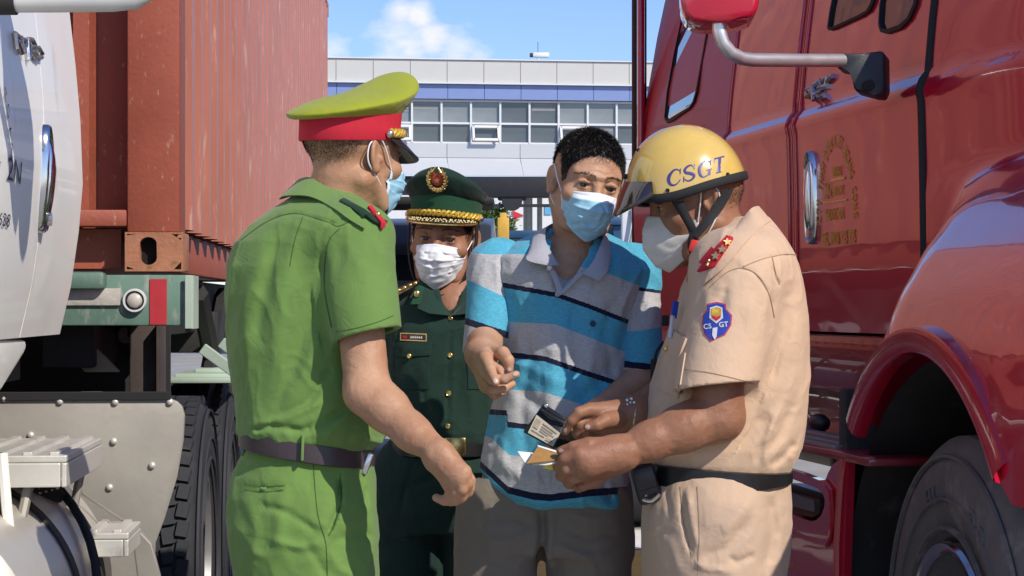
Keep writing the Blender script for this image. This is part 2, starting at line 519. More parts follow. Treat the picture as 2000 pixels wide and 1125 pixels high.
m = MB(); m.prism([(w(1064), -.07, h(401)), (w(1081), -.07, h(401)), (w(1081), -.07, h(419)), (w(1064), -.07, h(419))], (0, -.02, 0)); m.build('blue_mark', m_bluep, hb)
def text_obj(s, size, mat, parent, name, M, extrude=0.001, bold=0.0, align='LEFT', spacing=1.0, xs=1.0, bend=None, cuts=0):
    """flat print: letters as thin real geometry, placed by M or bent by a function"""
    cu = bpy.data.curves.new('t', 'FONT'); cu.body = s; cu.size = size; cu.extrude = extrude; cu.offset = bold
    cu.align_x = align; cu.space_character = spacing; cu.resolution_u = 3
    ob = bpy.data.objects.new('t', cu); COL.objects.link(ob)
    dg = bpy.context.evaluated_depsgraph_get(); dg.update()
    me = bpy.data.meshes.new_from_object(ob.evaluated_get(dg))
    bpy.data.objects.remove(ob); bpy.data.curves.remove(cu)
    me.name = name
    if cuts:
        bm = bmesh.new(); bm.from_mesh(me)
        bmesh.ops.triangulate(bm, faces=bm.faces)
        for _ in range(cuts):
            es = [e for e in bm.edges if e.calc_length() > size * .16]
            if es: bmesh.ops.subdivide_edges(bm, edges=es, cuts=1)
            bmesh.ops.triangulate(bm, faces=bm.faces)
        bm.to_mesh(me); bm.free()
    for v in me.vertices:
        co = Vector((v.co.x * xs, v.co.y, v.co.z))
        v.co = bend(co) if bend else M @ co
    me.materials.clear()
    return link_mesh(name, me, mat, parent)
MX = lambda o, u, v: Matrix(((u.x, v.x, u.cross(v).x, o.x), (u.y, v.y, u.cross(v).y, o.y), (u.z, v.z, u.cross(v).z, o.z), (0, 0, 0, 1)))
text_obj('ERG', .36, m_greyp, hb, 'lettering', MX(Vector((w(966), -.07, h(428))), Vector((1, 0, 0)), Vector((0, 0, 1))), .005)
m_redtxt = m_redp
m = MB()
for k in range(6): m.box((w(766 + 5 * k), -.075, h(406)), (.06, .01, .10 - .02 * (k % 2)))
q_ = m.build('red_print_mark', m_redtxt, hb); q_['kind'] = 'stuff'

# grey poles
m_pole = simple('galvanised', (0.42, 0.43, 0.44), 0.45, metal=0.3)
for px, d, r, lab in ((1031, 60, .14, 'thick grey steel pole beyond the gate, left of the thinner one'), (1054, 60, .08, 'thin grey steel pole beyond the gate beside the blue mark')):
    o = P(px, 600, d); m = MB(); m.cyl((0, 0, 0), (0, 0, 5.2), r, n=16); m.box((0, 0, .05), (.5, .5, .1), .01)
    ob = m.build('steel_pole', m_pole, None, smooth=True); ob.location = (o.x, o.y, 0); tag(ob, lab, 'pole', 'poles beyond the gate')

# toll booths
m_bblue = simple('booth_blue', (0.02, 0.07, 0.15), 0.4, var=0.15)
m_byel = simple('booth_yellow', (0.62, 0.36, 0.05), 0.6, var=0.1)
m_bglass = glassmat('booth_glass', (0.03, 0.08, 0.10))
def booth(px0, px1, pyt, d, lab):
    x0, x1 = P(px0, 0, d).x, P(px1, 0, d).x; zt = P(0, pyt, d).z
    t = empty('toll_booth', ((x0 + x1) / 2, d, 0), 0, lab, 'booth', 'toll booths in the gate'); wd = x1 - x0
    box_obj('base', (0, .7, .5), (wd, 1.4, 1.0), m_bblue, t, .02)
    m = MB()
    for sx in (-1, 1):
        for y in (.04, 1.36):
            m = MB(); m.box((sx * (wd / 2 - .06), y, (zt + 1) / 2), (.12, .12, zt - 1.0), .01); m.build('corner_frame', m_bblue, t)
    box_obj('glazing', (0, .7, (zt + 1) / 2), (wd - .1, 1.3, zt - 1.0), m_bglass, t)
    box_obj('roof', (0, .7, zt + .06), (wd + .1, 1.6, .12), m_bblue, t, .02)
    return t
booth(941, 1075, 466, 30, 'dark blue toll booth between the capped officer and the striped shirt')
booth(1140, 1214, 440, 28, 'dark blue toll booth behind the striped shirt shoulder beside the white column')
m = MB(); m.box((0, 0, 1.35), (.10, .12, 2.7), .01); m.box((0, -.02, 2.45), (.17, .16, .36), .02)
o = m.build('yellow_barrier_post', m_byel, None, smooth=True); o.location = (P(983, 600, 29).x, 29, 0); tag(o, 'ochre yellow barrier post beside the blue toll booth', 'post')
wc = empty('white_pillar', (P(1228, 600, 24).x, 24, 0), 0, 'white painted pillar just left of the red truck', 'pillar')
box_obj('shaft', (0, 0, 1.35), (.17, .25, 2.7), m_wframe, wc, .01)
m = MB(); m.tube([(.03, -.14, 2.5), (.05, -.2, 2.3), (.0, -.2, 2.05), (.0, -.14, 2.0)], .022, n=8); m.build('pull_bar', m_pole, wc, smooth=True)
wq = MB(); wq.box((0, 0, 1.1), (.20, .2, 2.2), .01); wq.box((0, -.11, 1.75), (.08, .03, .1), .005)
o = wq.build('white_bollard', m_wframe, None, smooth=True); o.location = (P(932, 600, 26).x, 26, 0); tag(o, 'white square post right of the capped officer', 'post')

# dark van behind
m_van = simple('dark_grey_paint', (0.03, 0.032, 0.034), 0.4, var=0.15, scale=2, coat=0.4)
m_blk = simple('black_rubber', (0.012, 0.012, 0.013), 0.7, var=0.2)
m_vglass = glassmat('van_glass', (0.012, 0.014, 0.016), 0.08)
m_lamp = simple('clear_lamp', (0.75, 0.76, 0.78), 0.15, var=0.05, coat=1.0)
VD = 15.0
van = empty('parked_van', (P(738, 600, VD).x, VD, 0), 0, 'dark grey van standing behind the officers', 'van')
m = MB()
pr = [(0.00, .45), (-.02, .95), (.05, 1.15), (.55, 1.75), (.85, 2.0), (1.4, 2.06), (3.9, 2.05), (4.0, 1.8), (4.05, .45)]
m.prism([(-.86, y, z) for y, z in pr], (1.72, 0, 0), .06); m.build('body', m_van, van, smooth=30)
m = MB(); m.prism([(-.74, .12, 1.25), (.74, .12, 1.25), (.68, .52, 1.72), (-.68, .52, 1.72)], (0, -.03, .02), .005); m.build('windscreen', m_vglass, van, smooth=True)
m = MB(); m.box((0, .25, 2.12), (1.75, .9, .06), .02); m.build('roof_visor', m_blk, van, smooth=True)
m = MB(); m.box((0, -.05, .62), (1.74, .16, .28), .05); m.build('bumper', m_blk, van, smooth=True)
for sx in (-1, 1):
    m = MB(); m.box((sx * .62, -.03, .93), (.34, .08, .16), .03); m.build('headlight', m_lamp, van, smooth=True)
    for y in (.75, 3.2):
        m = MB(); m.lathe([(0, -.1), (.19, -.1), (.2, -.09), (.31, -.1), (.335, -.06), (.335, .06), (.31, .1), (0, .1)], (sx * .78, y, .335), (1, 0, 0), 28); m.build('wheel', m_blk, van, smooth=True)
m = MB(); m.box((0, -.03, .93), (.8, .04, .12), .01); m.build('grille', m_blk, van, smooth=True)

# tree beyond the gate
def leaf_tree(px, d, zt, r, lab):
    o = P(px, 600, d); t = empty('leafy_tree', (o.x, d, 0), 0, lab, 'tree')
    m = MB(); m.tube([(0, 0, 0), (.05, 0, 1.2), (.0, .05, zt - r)], [.12, .09, .05], n=10)
    rn = random.Random(5)
    for k in range(6):
        a = k * 1.05; m.tube([(0, 0, zt - r - .7 + .2 * k), (.5 * r * math.cos(a), .5 * r * math.sin(a), zt - r + .15 * k)], [.05, .015], n=6)
    m.build('trunk', simple('bark', (.10, .075, .05), .9, bump=.01, bscale=30), t, smooth=True)
    vs, fs = [], []
    cl = [Vector((rn.gauss(0, .45), rn.gauss(0, .45), rn.uniform(-.7, .6))) * r for _ in range(26)]
    for k in range(2600):
        c = rn.choice(cl); p = c + Vector((rn.gauss(0, 1), rn.gauss(0, 1), rn.gauss(0, .8))) * r * .2 + Vector((0, 0, zt - r * .6))
        u = Vector((rn.gauss(0, 1), rn.gauss(0, 1), rn.gauss(0, .6))).normalized(); v = u.cross(Vector((rn.gauss(0, 1), rn.gauss(0, 1), rn.gauss(0, 1)))).normalized()
        s = rn.uniform(.05, .09); i = len(vs)
        vs += [p - u * s, p + v * s * .45, p + u * s, p - v * s * .45]; fs.append((i, i + 1, i + 2, i + 3))
    f = pymesh('crown', vs, fs, simple('foliage', (.075, .15, .03), .6, var=.4, scale=3), t); f['kind'] = 'stuff'
leaf_tree(957, 66, 4.6, .62, 'small bright green tree in front of the white hoarding')
# ================================================================ shipping container
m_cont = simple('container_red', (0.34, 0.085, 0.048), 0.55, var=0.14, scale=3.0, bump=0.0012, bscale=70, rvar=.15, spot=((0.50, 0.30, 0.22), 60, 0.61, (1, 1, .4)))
m_contw = simple('container_side_red', (0.43, 0.165, 0.120), 0.42, var=0.10, scale=2.0, bump=0.0008, bscale=60, rvar=.12, spot=((0.56, 0.36, 0.29), 34, 0.575, (1, 1, .14)))  # paler, pinker copy of the container red, sunlight put into its colour
m_cast = simple('worn_casting', (0.40, 0.17, 0.09), 0.65, var=0.15, scale=14, bump=0.002, bscale=90, spot=((0.24, 0.12, 0.05), 22, 0.56))
m_hole = simple('black_hole', (0.004, 0.004, 0.004), 0.9, var=0)
CF = Frame(P(358, 530, 6.0), R(3.2))
con = empty('shipping_container', CF.o, CF.rz, 'rust red corrugated shipping container riding on the green trailer behind the white truck', 'container')
CW, CHt, CL = 2.438, 2.65, 12.19
# side wall, trapezoid corrugation, outer face at x=0
rows = []
pts = []
y = .16; pit = .278
while y < CL - .2:
    for dy, dx in ((0, .036), (.07, .036), (.139, 0.0), (.209, 0.0)):
        pts.append((dx, y + dy))
    y += pit
def wall(pts, z0, z1):
    m = MB()
    m.grid([[(-x, yy, z0), (-x, yy, z1)] for x, yy in pts] )
    return m
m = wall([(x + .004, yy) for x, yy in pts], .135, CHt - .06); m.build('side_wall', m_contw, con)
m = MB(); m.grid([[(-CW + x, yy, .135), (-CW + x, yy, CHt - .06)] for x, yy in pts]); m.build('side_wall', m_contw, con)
# corner posts
def post(x0, x1, y0, y1):
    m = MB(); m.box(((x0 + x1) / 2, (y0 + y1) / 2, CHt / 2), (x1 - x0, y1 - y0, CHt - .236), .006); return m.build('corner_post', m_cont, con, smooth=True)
for x0, x1 in ((-.168, -.012), (-CW + .012, -CW + .168)):
    for y0, y1 in ((.006, .17), (CL - .17, CL - .006)): post(x0, x1, y0, y1)
# castings with an oval hole in the front face
def casting(x0, z0, y0, fr):
    m = MB(); W, H, D = .174, .118, .178
    n = 20
    cx, cz = W * .40, H * .52
    o_ = [(cx + .026 * math.cos(2 * math.pi * k / n), cz + (.020 if math.sin(2 * math.pi * k / n) > 0 else -.020) + .022 * math.sin(2 * math.pi * k / n)) for k in range(n)]
    # outer square sampled at the same angles
    def sq(a):
        c, s = math.cos(a), math.sin(a)
        t = 1e9
        if c > 1e-6: t = min(t, (W - .006 - cx) / c)
        if c < -1e-6: t = min(t, (.006 - cx) / c)
        if s > 1e-6: t = min(t, (H - .006 - cz) / s)
        if s < -1e-6: t = min(t, (.006 - cz) / s)
        return (cx + c * t, cz + s * t)
    A = [(px, pz) for px, pz in o_]; ang = sorted([2 * math.pi * k / n for k in range(n)])
    Bq = [sq(a) for a in ang]
    yo = 0 if fr > 0 else D
    s = 1 if fr > 0 else -1
    m.grid([[(b[0], yo, b[1]), (a[0], yo, a[1]), (a[0], yo + s * .04, a[1]), (cx, yo + s * .05, cz)] for a, b in zip(A, Bq)], close_u=True)
    m.box((W / 2, D / 2 + s * .027, H / 2), (W - .002, D - .055, H), .006)
    # frame around the face
    m.box((.003, yo + s * .02, H / 2), (.006, .04, H)); m.box((W - .003, yo + s * .02, H / 2), (.006, .04, H))
    m.box((W / 2, yo + s * .02, .003), (W - .012, .04, .006)); m.box((W / 2, yo + s * .02, H - .003), (W - .012, .04, .006))
    o = m.build('corner_casting', m_cast, con, smooth=30); o.location = (x0, y0, z0)
    hb_ = MB(); hb_.box((cx, yo + s * .045, cz), (.06, .012, .088)); hh = hb_.build('casting_hole', m_hole, o)
    return o
for z in (0, CHt - .118):
    casting(-.174, z, 0, 1); casting(-CW, z, 0, 1); casting(-.174, z, CL - .178, -1); casting(-CW, z, CL - .178, -1)
# rails
box_obj('bottom_rail', (-.075, CL / 2, .068), (.045, CL - .36, .13), m_cont, con, .004)
box_obj('bottom_rail', (-CW + .035, CL / 2, .068), (.045, CL - .36, .13), m_cont, con, .004)
box_obj('top_rail', (-.03, CL / 2, CHt - .03), (.055, CL - .36, .06), m_cont, con, .004)
box_obj('top_rail', (-CW + .03, CL / 2, CHt - .03), (.055, CL - .36, .06), m_cont, con, .004)
box_obj('front_sill', (-CW / 2, .05, .160), (CW - .34, .09, .05), m_cont, con, .006)
box_obj('front_header', (-CW / 2, .05, CHt - .05), (CW - .36, .09, .1), m_cont, con, .006)
box_obj('roof', (-CW / 2, CL / 2, CHt - .012), (CW - .12, CL - .3, .02), m_cont, con)
box_obj('floor', (-CW / 2, CL / 2, .145), (CW - .14, CL - .3, .02), m_cont, con)
box_obj('rear_doors', (-CW / 2, CL - .08, CHt / 2), (CW - .34, .06, CHt - .24), m_cont, con, .01)
# front wall: recessed and corrugated
m = MB(); fp = []
x = -.168
for k in range(12):
    for dx, dy in ((0, .155), (.112, .155), (.124, .075), (.172, .075)): fp.append((x - dx, dy))
    x -= .184
fp = [q for q in fp if q[0] > -CW + .17]
m.grid([[(px_, py_, .18), (px_, py_, CHt - .1)] for px_, py_ in fp]); m.build('front_wall', m_cont, con)
box_obj('sill_plate', (-CW / 2, .12, .07), (CW - .4, .02, .12), m_cont, con)

# ================================================================ trailer
m_trl = simple('trailer_green', (0.11, 0.20, 0.155), 0.6, var=0.22, scale=6, bump=0.001, bscale=50, spot=((0.34, 0.34, 0.29), 9, 0.55, (2, 2, .6)))
m_trlp = simple('pale_green_steel', (0.40, 0.50, 0.41), 0.6, var=0.12, scale=5, spot=((0.5, 0.48, 0.42), 9, 0.58))
m_steel = simple('grimy_steel', (0.022, 0.022, 0.021), 0.7, var=0.3, scale=6, bump=0.001)
m_brown = simple('brown_steel', (0.062, 0.046, 0.042), 0.7, var=0.25, scale=6, bump=0.001)
m_olive = simple('olive_plate', (0.30, 0.28, 0.19), 0.6, var=0.15, scale=5)
m_refl = simple('red_reflector_tape', (0.48, 0.035, 0.045), 0.35, var=0.12, scale=12)
m_dirt = simple('chipped_paint', (0.46, 0.43, 0.38), 0.8, var=0.15, scale=30, bump=0.002)
m_crm = simple('lamp_lens', (0.55, 0.52, 0.45), 0.3, var=0.08, coat=.5)
TF = Frame(P(375, 533, 5.98), R(3.2))
tr = empty('container_trailer', TF.o, TF.rz, 'green skeleton trailer with a red reflector stripe on its front beam under the container', 'trailer')
pl = lambda px, py, y=0: TF.ony(px, py, y)
a, b = pl(110, 533), pl(375, 636)
box_obj('front_beam', (-1.2, .06, (b.z) / 2 - .003), (2.4, .12, -b.z - .006), m_trl, tr, .006)
q0, q1 = pl(293, 545), pl(326, 634)
box_obj('reflector_stripe', ((q0.x + q1.x) / 2, -.002, (q0.z + q1.z) / 2), (q1.x - q0.x, .004, q0.z - q1.z), m_refl, tr)
q0, q1 = pl(50, 563), pl(236, 597)
box_obj('chipped_plate', ((q0.x + q1.x) / 2, -.006, (q0.z + q1.z) / 2), (q1.x - q0.x, .012, q0.z - q1.z), m_dirt, tr, .004)
q0, q1 = pl(60, 531), pl(209, 566)
box_obj('locking_block', ((q0.x + q1.x) / 2, -.02, (q0.z + q1.z) / 2), (q1.x - q0.x, .06, q0.z - q1.z), m_trl, tr, .014)
q0, q1 = pl(366, 538), pl(376, 642)
m = MB()
m.box((.002, .06, (q0.z + q1.z) / 2), (.008, .15, q0.z - q1.z)); m.box((-.008, -.018, (q0.z + q1.z) / 2), (.022, .006, q0.z - q1.z), .002)
m.build('end_plate', m_trlp, tr)
c = pl(264, 587)
m = MB(); m.lathe([(.0, 0), (.034, 0), (.036, -.012), (.034, -.02), (.029, -.02), (.028, -.012)], (c.x, 0, c.z), (0, 1, 0), 32)
lm = m.build('marker_lamp', m_wframe, tr, smooth=True)
m = MB(); m.lathe([(.028, -.010), (.024, -.013)], (c.x, 0, c.z), (0, 1, 0), 32); m.build('gasket', m_blk, lm, smooth=True)
m = MB(); m.lathe([(.0, -.03), (.012, -.0285), (.02, -.024), (.0235, -.012)], (c.x, 0, c.z), (0, 1, 0), 32); m.build('lens', m_crm, lm, smooth=True)
# main beams and gooseneck
for xx in (-.40, -2.0):
    box_obj('main_beam', (xx, 6.0, -.16), (.16, 11.6, .26), m_steel, tr, .01)
q0, q1 = pl(257, 640, .5), pl(321, 772, .5)
m = MB(); m.box(((q0.x + q1.x) / 2, .5, -.55), (q1.x - q0.x, .1, .80), .006); m.box((q1.x - .006, .42, -.5), (.012, .06, .7)); m.build('support_leg', m_brown, tr, smooth=True)
m = MB()
p_ = [pl(112, 655, .25), pl(160, 652, .25), pl(233, 727, .25), pl(165, 727, .25)]
m.prism(p_, (0, .04, .0), .004); m.build('slanted_plate', m_olive, tr)
box_obj('cross_plate', (-1.2, .75, -.38), (2.1, .03, .56), m_steel, tr)
m = MB(); c = pl(245, 655, .73); m.cyl((c.x, .728, c.z), (c.x, .735, c.z), .027, n=24); m.build('plate_hole', m_olive, tr)
box_obj('side_beam', (-.22, 5.6, -.10), (.08, 10.2, .20), m_steel, tr, .005)
box_obj('side_beam', (-.26, 5.4, -.47), (.06, 9.6, .12), m_steel, tr, .005)
# side braces seen beyond the beam
for k in range(7):
    yy = 1.4 + k * 1.25
    for s in (-1, 1):
        m = MB(); m.tube([(-.12, yy, -.05 if s > 0 else -.55), (-.12, yy + 1.0, -.55 if s > 0 else -.05)], .035, n=6); m.build('brace', m_steel, tr)
    box_obj('cross_member', (-1.2, yy + .5, -.2), (2.2, .1, .16), m_steel, tr, .005)

for kx, (p0, p1, d) in enumerate((((395, 680), (470, 735), 6.4), ((432, 668), (490, 712), 6.5))):
    A_, B_ = TF.loc(P(*p0, d)), TF.loc(P(*p1, d))
    dirv = (B_ - A_); rot = dirv.to_track_quat('X', 'Z').to_matrix()
    m = MB(); m.box((A_ + B_) / 2, (dirv.length, .02, .036), .003, rot); m.build('pale_strut', m_trlp, tr)
for (x0, y0, x1, y1, d) in ((342, 736, 470, 744, 7.5), (352, 728, 470, 736, 7.6), (390, 718, 470, 729, 7.8)):
    A_, B_ = TF.loc(P(x0, y0, d)), TF.loc(P(x1, y1, d))
    box_obj('fender_plate', (A_ + B_) / 2, (abs(B_.x - A_.x), .35, abs(A_.z - B_.z) + .004), m_trlp, tr, .004)
# trailer rear wheels
def tyre_profile(R_, w, rim):
    h = w / 2
    return [(rim, -h * .72), (rim + .015, -h * .86), (rim + (R_ - rim) * .28, -h * .97), (rim + (R_ - rim) * .52, -h), (R_ - .07, -h * .96), (R_ - .03, -h * .88), (R_ - .012, -h * .80), (R_, -h * .70),
            (R_ + .002, -h * .3), (R_ + .003, 0), (R_ + .002, h * .3), (R_, h * .70), (R_ - .012, h * .80), (R_ - .03, h * .88), (R_ - .07, h * .96), (rim + (R_ - rim) * .52, h), (rim + (R_ - rim) * .28, h * .97), (rim + .015, h * .86), (rim, h * .72)]
m_tyre = simple('tyre_rubber', (0.026, 0.028, 0.034), 0.75, var=0.25, scale=6, bump=0.001, bscale=80, spot=((0.06, 0.058, 0.055), 9, 0.6))
m_rim = simple('steel_rim', (0.30, 0.30, 0.30), 0.45, metal=.6, var=.15, scale=9, spot=((0.12, .10, .08), 8, .58))
def wheel(parent, c, axis_rz, R_=.52, w=.27, rim=.285, tread=False, face=1, name='wheel', steps=72):
    """a road wheel with tyre, blocks of tread and dished rim; axis along local x turned by axis_rz"""
    t = empty(name, c, axis_rz); t.parent = parent
    m = MB(); m.lathe(tyre_profile(R_ - (.012 if tread else 0), w, rim), (0, 0, 0), (1, 0, 0), steps)
    # sidewall rings
    for rr_ in (R_ - .045, rim + .10, rim + .035):
        for s in (-1, 1):
            xx = s * w / 2 * (1.0 if rr_ < R_ - .08 else .965)
            m.lathe([(rr_ - .006, xx - s * .004), (rr_ - .003, xx + s * .004), (rr_ + .003, xx + s * .004), (rr_ + .006, xx - s * .004)], (0, 0, 0), (1, 0, 0), steps)
    if tread:
        n = 56; ribs = 5; rw = w * .80 / ribs
        for k in range(n):
            for j in range(ribs):
                a = 2 * math.pi * (k + .5 * (j % 2) + .12 * j) / n
                rot = Matrix.Rotation(a, 3, 'X')
                m.box(rot @ Vector(((j - 2) * rw, 0, R_ - .008)), (rw - .009, 2 * math.pi * R_ / n - .010, .020), 0, rot @ Matrix.Rotation(.18 if j % 2 else -.18, 3, 'Z'))
    m.build('tyre', m_tyre, t, smooth=35)
    m = MB(); f = face * w / 2
    m.lathe([(rim + .004, f * .74), (rim + .002, f * .86), (rim - .012, f * .86), (rim - .02, f * .6), (rim - .035, f * .2), (rim - .06, f * -.1), (.13, f * -.05), (.11, f * .5), (.10, f * .75), (.05, f * .8), (0, f * .8)], (0, 0, 0), (1, 0, 0), 56)
    m.lathe([(rim, f * -.72), (rim - .02, f * -.5), (0, f * -.4)], (0, 0, 0), (1, 0, 0), 40)
    m.build('rim', m_rim, t, smooth=35)
    m = MB()
    for k in range(10):
        a = 2 * math.pi * k / 10; p = Vector((f * -.03, .175 * math.cos(a), .175 * math.sin(a)))
        m.cyl(p, p + Vector((face * .045, 0, 0)), .016, n=6)
    nn = m.build('wheel_nuts', m_rim, t); nn['kind'] = 'stuff'
    return t
for yy in (8.6, 9.9):
    for xx in (-.18, -2.2): wheel(tr, (xx, yy, .52 - TF.o.z), 0, w=.5, face=1 if xx > -1 else -1, steps=48)

# ================================================================ white tractor truck
m_wht = simple('white_truck_paint', (0.87, 0.85, 0.79), 0.45, var=0.05, scale=2, coat=0.2, spot=((0.55, 0.50, 0.41), 3.2, 0.60, (1, 1, .35)))
m_alum = simple('weathered_aluminium', (0.36, 0.34, 0.30), 0.6, metal=0.35, var=0.12, scale=3, bump=0.0006, bscale=40, spot=((0.34, 0.31, 0.27), 5, 0.56))
m_alumb = simple('bright_aluminium', (0.66, 0.64, 0.58), 0.45, metal=0.35, var=0.10, scale=5, bump=.0005, spot=((0.42, 0.40, 0.35), 8, 0.6))
m_tank = simple('tank_aluminium', (0.62, 0.58, 0.51), 0.42, metal=0.45, var=0.08, scale=3)
m_chrome = simple('chrome', (0.62, 0.62, 0.63), 0.12, metal=1.0, var=0.03, rvar=.05)
m_chromed = simple('pitted_chrome', (0.50, 0.49, 0.48), 0.28, metal=1.0, var=0.2, scale=30, bump=.001)
m_seam = simple('panel_seam', (0.01, 0.01, 0.01), 0.9, var=0)
m_navy = simple('navy_print', (0.03, 0.035, 0.11), 0.5, var=0.1)
m_greyl = simple('grey_print_faded', (0.36, 0.38, 0.42), 0.5, var=0.1)
WF = Frame((-1.083, 5.05, 0), math.atan(.075))
wt_ = empty('white_truck', WF.o, WF.rz, 'dusty white tractor truck with a fuel tank and steps at the left edge', 'truck')
# cab side profile (x offset by height)
wprof = [(1.16, -.085), (1.25, -.060), (1.38, -.030), (1.52, -.010), (1.64, 0.0), (1.8, -.006), (1.94, -.018), (2.1, -.036), (2.5, -.10), (2.9, -.2)]
def wx(z): return float(interp(wprof, z))
zs = [1.262, 1.285, 1.31, 1.38, 1.45, 1.52, 1.58, 1.64, 1.72, 1.8, 1.87, 1.94, 2.02, 2.1, 2.3, 2.5, 2.7, 2.9]
door_y = WF.onx(89, 300, 0).y
def wskin(y0, y1, name, ny=6, inset=0.0):
    """one body panel following the cab's bulge, with thickness"""
    m = MB()
    ys = [y0 + (y1 - y0) * k / ny for k in range(ny + 1)]
    outer = [[(wx(z) - inset, y, z) for z in zs] for y in ys]
    m.grid(outer)
    # returned edges
    for y in (y0, y1):
        m.grid([[(wx(z) - inset, y, z) for z in zs], [(wx(z) - inset - .03, y, z) for z in zs]])
    for z in (zs[0], zs[-1]):
        m.grid([[(wx(z) - inset, y, z) for y in ys], [(wx(z) - inset - .03, y, z) for y in ys]])
    return m.build(name, m_wht, wt_, smooth=50)
wskin(door_y + .004, -.02, 'cab_rear_quarter')
wskin(-1.55, door_y - .004, 'door')
# rounded rear corner of the cab
m = MB(); rows = []
for k in range(9):
    a = math.pi / 2 * k / 8
    rows.append([(wx(z) - .05 + .05 * math.cos(a), -.02 + .05 * math.sin(a), z) for z in zs])
rows.append([(-1.9, .03, z) for z in zs])
m.grid(rows); m.build('cab_back', m_wht, wt_, smooth=60)
box_obj('cab_inside', (-1.05, -.80, 2.0), (1.8, 1.5, 1.7), m_seam, wt_)
box_obj('cab_roof', (-1.05, -.78, 2.93), (1.9, 1.6, .06), m_wht, wt_, .02)
m = MB(); m.grid([[(wx(z) - .022, door_y - .004, z) for z in zs], [(wx(z) - .022, door_y + .004, z) for z in zs]]); m.build('door_gap', m_seam, wt_)
# lower skirt below the cab
q = [WF.onx(px, py, 0.0) for px, py in ((-60, 660), (108, 664), (104, 690), (62, 764), (40, 771), (-60, 770))]
m = MB(); m.prism([(-.062, v.y, v.z) for v in q], (-.25, 0, 0), .012); m.build('cab_skirt', m_wht, wt_, smooth=40)
# chrome door handle in a dished recess
def handle(parent, fr, px0, px1, pyt, pyb, xof, out, dark=True, name='door_handle', m_bez=None, half=None, reach=.010):
    """upright bezel with a dark cup and a bright grip"""
    a_ = fr.onx(px0, (pyt + pyb) / 2, xof(1.8)); b_ = fr.onx(px1, (pyt + pyb) / 2, xof(1.8))
    y0, y1 = sorted((a_.y, b_.y)); yc = (y0 + y1) / 2; hw = half or (y1 - y0) / 2
    zt = fr.onx((px0 + px1) / 2, pyt, xof(1.8)).z; zb = fr.onx((px0 + px1) / 2, pyb, xof(1.8)).z; hh = (zt - zb) / 2; zc = (zt + zb) / 2
    t = empty(name, (0, 0, 0)); t.parent = parent
    def ring(sx, sy, dx, nn=28, p=3.2):
        r_ = []
        for k in range(nn):
            an = 2 * math.pi * k / nn; c, s = math.cos(an), math.sin(an)
            yy = yc + math.copysign(abs(c) ** (2 / p), c) * hw * sx * (1 - .25 * max(0, s) ** 3); zz = zc + math.copysign(abs(s) ** (2 / p), s) * hh * sy
            r_.append((xof(zz) + out * dx, yy, zz))
        return r_
    m = MB(); m.grid([ring(1, 1, -.004), ring(.97, .99, .012), ring(.86, .96, .016), ring(.72, .92, .012), ring(.66, .90, -.012)], close_v=True); m.build('bezel', m_bez or m_chrome, t, smooth=50)
    m = MB(); g_ = ring(.67, .905, -.010); c0 = m.bm.verts.new((xof(zc) - out * .014, yc, zc)); vs = [m.bm.verts.new(p) for p in g_]
    for k in range(len(vs)): m.bm.faces.new((vs[k], vs[(k + 1) % len(vs)], c0))
    m.build('cup', m_blk, t)
    m = MB()
    pts = [(xof(zb + hh * 2 * f) + out * (.002 + reach * math.sin(math.pi * min(1, max(0, (f - .1) / .8)))), yc + hw * .12, zb + hh * 2 * f) for f in (.10, .2, .32, .45, .58, .7, .8, .88)]
    m.tube(pts, [hw * .30, hw * .38, hw * .40, hw * .40, hw * .40, hw * .38, hw * .34, hw * .2], n=10); m.build('grip', m_chrome, t, smooth=60)
    m = MB(); m.cyl((xof(zc) - .004 * out, yc, zb + hh * .26), (xof(zc) + .016 * out, yc, zb + hh * .26), hw * .36, n=16); m.build('lock', m_chromed, t, smooth=40)
    return t
handle(wt_, WF, 76, 90, 242, 456, wx, 1, half=.042, reach=.006)
# broken chrome emblem (worn script letters)
def emblem(parent, pts, r, th, name='emblem'):
    m = MB(); rn = random.Random(4)
    for poly in pts: m.tube(poly, r, n=6)
    return m.build(name, m_chromed, parent, smooth=50)
ew = lambda px, py: (lambda v: (wx(v.z) + .006, v.y, v.z))(WF.onx(px, py, 0))
emblem(wt_, [[ew(36, 64), ew(37, 96)], [ew(36, 65), ew(46, 72), ew(46, 82), ew(38, 80)], [ew(40, 82), ew(47, 104)], [ew(48, 70), ew(50, 106)], [ew(50, 76), ew(58, 78), ew(57, 90), ew(51, 90)], [ew(60, 78), ew(59, 118)], [ew(62, 76), ew(72, 78), ew(76, 88), ew(66, 92), ew(62, 112)], [ew(66, 100), ew(74, 112), ew(88, 112)], [ew(74, 92), ew(84, 94), ew(90, 106), ew(78, 116), ew(74, 104)]], .0055, .004)
# door lettering
def wtext(s, px, py, size, mat, xs=1.0, name='lettering'):
    o = WF.onx(px, py, 0)
    def bend(co):
        z = o.z + co.y; return Vector((wx(z) + .003, o.y + co.x, z))
    return text_obj(s, size, mat, wt_, name, None, 0.0006, .0, bend=bend, xs=xs, cuts=1)
wtext('3319638', -26, 432, .038, m_navy, 2.3)
wtext('2N', 15, 350, .066, m_navy, 2.0)
for i, (s, px, py) in enumerate((('XE DAU', -45, 285), ('KEO CONT', -55, 310), ('PHUOC', -45, 337), ('HAI AN', -45, 362))): wtext(s, px, py, .022, m_greyl, 2.6)
